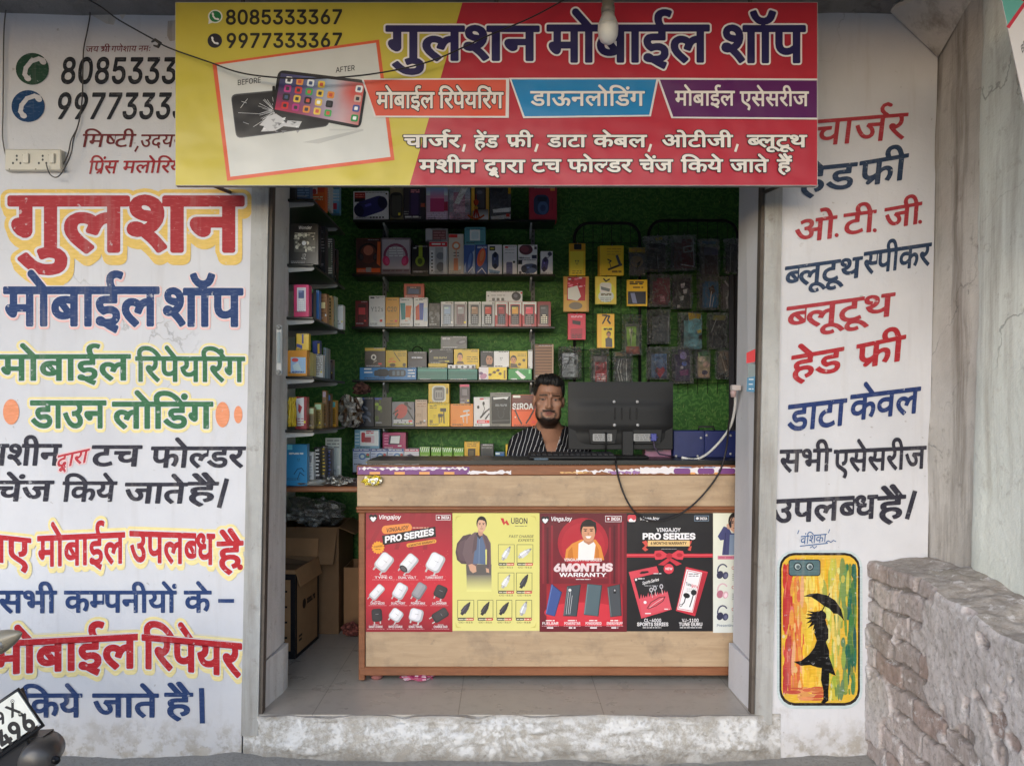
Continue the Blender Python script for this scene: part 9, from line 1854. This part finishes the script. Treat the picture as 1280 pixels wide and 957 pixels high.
# hair: thick cap swept up from the forehead, with a ragged rim
xs3 = axis([(-.11,.11,.003)]); ys3 = axis([(-.13,.15,.0032)]); zs3 = axis([(-.08,.17,.003)]); X3, Y3, Z3 = np.meshgrid(xs3, ys3, zs3, indexing='ij'); x, y, z = head_local(X3, Y3, Z3)
nz3 = fbm(x*130, y*34, z*30, 3)
Fh = smin(ell(x,y,z,(0,.028,.050),(.084,.106,.084)), ell(x,y,z,(-.008,-.034,.097),(.066,.062,.033)), .03)+.0032*nz3
line = .074+.004*nz3+.004*np.clip((np.abs(x)-.030)/.020, 0, 1)-.05*x-np.clip((np.abs(x)-.055)/.018, 0, 1)*.075-np.clip((y+.01)/.06, 0, 1)*.13
Fh = np.maximum(Fh, line-z); Fh = np.maximum(Fh, -(ell(x,y,z,(0,.022,.042),(.070,.090,.080))))
V3, Q3 = surf_nets(xs3, ys3, zs3, Fh); m = MB(); m.v = [(a+HX, b+HY, c+HZ) for a, b, c in V3]; m.f = [tuple(q) for q in Q3]; m.m = [0]*len(Q3); m.sm = [True]*len(Q3); m.c = [(.01,.01,.01)]*len(Q3)
m.build('hair', MAT['hair'], man)
# stool under him
t = thing('stool', 'plain stool under the seated man behind the counter', 'stool', (HX, HY+.14, 0)); zs_t = HZ-.72-.082
m = MB(); m.lathe([(.0,zs_t-.03),(.16,zs_t-.03),(.165,zs_t-.01),(.15,zs_t)], (HX, HY+.14, 0), col=(90,50,40)); m.build('seat', MAT['plastic'], t)
for k in range(4): a_ = .785+k*1.571; m = MB(); m.tube([(HX+.11*math.cos(a_), HY+.14+.11*math.sin(a_), zs_t-.03), (HX+.16*math.cos(a_), HY+.14+.16*math.sin(a_), .001)], .013, (70,70,72)); m.build('leg', MAT['metal'], t)
# ------------------------------------------------------------ motorcycle parked at the lower left, only its tail in the picture
def bike():
    yb = -1.22; k = (CAM_D+yb)/FPX
    T = lambda x, y, yy=yb: P(*ZP('M', x, y), yy)
    c0 = P(-40, 957, yb); t = thing('motorcycle', 'tail of a parked motorcycle with white number plate and clear indicator', 'motorcycle', (c0[0]-.25, yb+.2, GZ))
    # number plate
    y0 = yb-.02; A_ = np.array(T(96,546,y0)); B_ = np.array(T(216,722,y0)); u = np.array([B_[0]-A_[0], 0, B_[2]-A_[2]]); L = np.linalg.norm(u); dn = u/L; al = np.array([dn[2], 0, -dn[0]])
    W_ = .21; q = [A_, B_, B_+al*W_, A_+al*W_]; nrm = np.array([0, -1, 0]); back = [p-nrm*.003 for p in q]
    m = MB(); m.add([tuple(p) for p in q]+[tuple(p) for p in back], [(0,1,2,3),(7,6,5,4),(0,4,5,1),(1,5,6,2),(2,6,7,3),(3,7,4,0)], (222,222,214))
    # lettering coordinates: s along the plate from its right edge leftwards, h downwards, metres
    mp = lambda s_, h_, kk: tuple(A_+al*(W_-s_)+dn*h_+nrm*2e-5*kk)
    a = Art(mp, m, 1/k); kcol = (30,30,34)
    a.t("09 X", .098, .046, .188, .046, .030, kcol, off=14, res=5); a.e(.186, .013, .005, .005, kcol, n=16); a.e(.186, .013, .0036, .0036, (222,222,214), n=16); a.lines(.184,.188,.013,.013,1,.002,kcol)
    a.t("1496", .062, .100, .204, .100, .042, kcol, off=18, res=5)
    m.build('number_plate', MAT['painted metal'], t)
    for s_, h_ in ((.185, .052), (.02, .052)): m = MB(); m.lathe([(.005,0),(.005,.003),(.002,.0045)], mp(s_, h_, 0), tuple(nrm), (120,118,112), n=10); m.build('plate_screw', MAT['metal'], t)
    m = MB(); m.tube([mp(-.006, -.003, -200), mp(.213, -.003, -200), mp(.213, .107, -200), mp(-.006, .107, -200)], .005, (26,26,28)); m.build('plate_holder', MAT['plastic'], t)
    m = MB(); e_ = T(150, 800, yb-.01); m.tube([e_, (e_[0]+.02, yb-.03, e_[2]-.03), (e_[0]-.02, yb-.035, e_[2]-.09), (e_[0]-.09, yb-.02, e_[2]-.12)], .004, (18,18,19)); m.build('lamp_wire', MAT['cable rubber'], t)
    # rear mudguard behind the plate
    m = MB(); th = np.linspace(-.3, 1.75, 18); wv = np.linspace(-1, 1, 9); TH, WV = np.meshgrid(th, wv); cx, cz, r = c0[0]-.17, .02, .33
    X = cx+r*np.cos(TH)*(1-.07*WV**2); Z = cz+r*np.sin(TH)*(1-.07*WV**2); m.grid(X, yb+.15+.085*WV, Z, (30,30,33)); m.grid(X*.995+.005*cx, yb+.15+.083*WV, Z-.004, (30,30,33)); m.build('mudguard', MAT['plastic'], t)
    m = MB(); v = [T(*p) for p in ((-60,700),(60,560),(150,800),(235,795),(232,812),(180,830),(215,957),(230,1010),(-60,1010))]; pr = [(p[0], p[2]) for p in v]; m.prism(pr, yb+.0, yb+.05, (34,35,40)); m.build('tail_cover', MAT['plastic'], t)
    # rounded lamp body with a bolt, low beside the plate
    c = T(262, 920); m = MB(); m.lathe([(.0,.0),(.030,.004),(.042,.016),(.046,.05),(.044,.10),(.03,.12)], (c[0]-.005, yb-.05, c[2]+.008), (-.25,1,.05), (70,66,64), n=28); m.build('lamp_body', MAT['plastic'], t)
    m = MB(); b_ = T(300, 928, yb-.055); m.lathe([(.011,0),(.011,.004),(.006,.0045),(.006,.012),(.003,.013)], (b_[0], yb-.046, b_[2]), (-.1,-1,0), (46,44,44), n=14); m.build('bolt', MAT['metal'], t)
    # clear indicator, a pointed teardrop on a stalk
    tip = np.array(T(122, 222, yb-.06)); base = np.array(T(-70, 300, yb-.03)); d = base-tip; L = np.linalg.norm(d)
    m = MB(); m.lathe([(.001,0),(.009,L*.10),(.021,L*.34),(.030,L*.66),(.030,L*.9),(.018,L)], tuple(tip), tuple(d), (128,120,104), n=24); m.build('indicator_lamp', MAT['plastic'], t)
    m = MB(); mid = tip+d*.62; m.q = None; m.lathe([(.0,0),(.011,.006),(.012,.016),(.004,.022)], tuple(mid+np.array([.012,-.034,.0])), (0,1,0), (206,196,186), n=14); m.build('indicator_bulb', MAT['metal'], t)
    m = MB(); m.tube([tuple(base), (base[0]-.06, yb+.05, base[2]-.08), (c0[0]-.18, yb+.15, .40)], .009, (60,60,62)); m.build('indicator_stalk', MAT['painted metal'], t)
    # the rest of the machine, outside the frame
    for wx, nm in ((c0[0]-.17, 'rear'), (c0[0]-1.42, 'front')):
        w = bpy.data.objects.new('wheel', None); COL.objects.link(w); w.parent = t; w.location = (wx-t.location.x, .15+yb-t.location.y, .115-t.location.z)
        for rr, mn, cc, nm2 in ((.262,.04,(24,24,25),'tyre'),(.215,.014,(150,150,152),'rim')):
            m = MB(); th = np.linspace(0, 2*np.pi, 41); ph = np.linspace(0, 2*np.pi, 13); TH, PH = np.meshgrid(th, ph); m.grid(wx+(rr+mn*np.cos(PH))*np.cos(TH), yb+.15+mn*1.1*np.sin(PH), .115+(rr+mn*np.cos(PH))*np.sin(TH), cc)
            if nm2 == 'rim':
                for q_ in range(10): a_ = q_*.628; m.tube([(wx, yb+.15, .115), (wx+.21*math.cos(a_), yb+.15, .115+.21*math.sin(a_))], .004, cc, n=6)
            me = m.build(nm2, MAT['rubber' if nm2 == 'tyre' else 'metal'], w)
    m = MB(); m.box(c0[0]-.78, yb+.05, .46, c0[0]-.16, yb+.25, .54, (24,24,26), bev=.035); m.build('seat', MAT['cloth'], t)
    m = MB(); U, V = np.meshgrid(np.linspace(0, 2*np.pi, 25), np.linspace(0, np.pi, 13)); m.grid(c0[0]-1.0+.27*np.cos(U)*np.sin(V), yb+.15+.13*np.sin(U)*np.sin(V), .52+.13*np.cos(V), (40,20,24)); m.build('fuel_tank', MAT['plastic'], t)
    m = MB(); m.box(c0[0]-1.0, yb+.06, .10, c0[0]-.62, yb+.24, .42, (70,70,72), bev=.03); m.tube([(c0[0]-.17, yb+.15, .115), (c0[0]-.8, yb+.15, .2), (c0[0]-1.2, yb+.15, .6), (c0[0]-1.42, yb+.15, .115)], .022, (40,40,42)); m.tube([(c0[0]-1.18, yb-.15, .74), (c0[0]-1.22, yb+.15, .68), (c0[0]-1.18, yb+.45, .74)], .012, (50,50,52)); m.build('engine_frame', MAT['painted metal'], t)
bike()
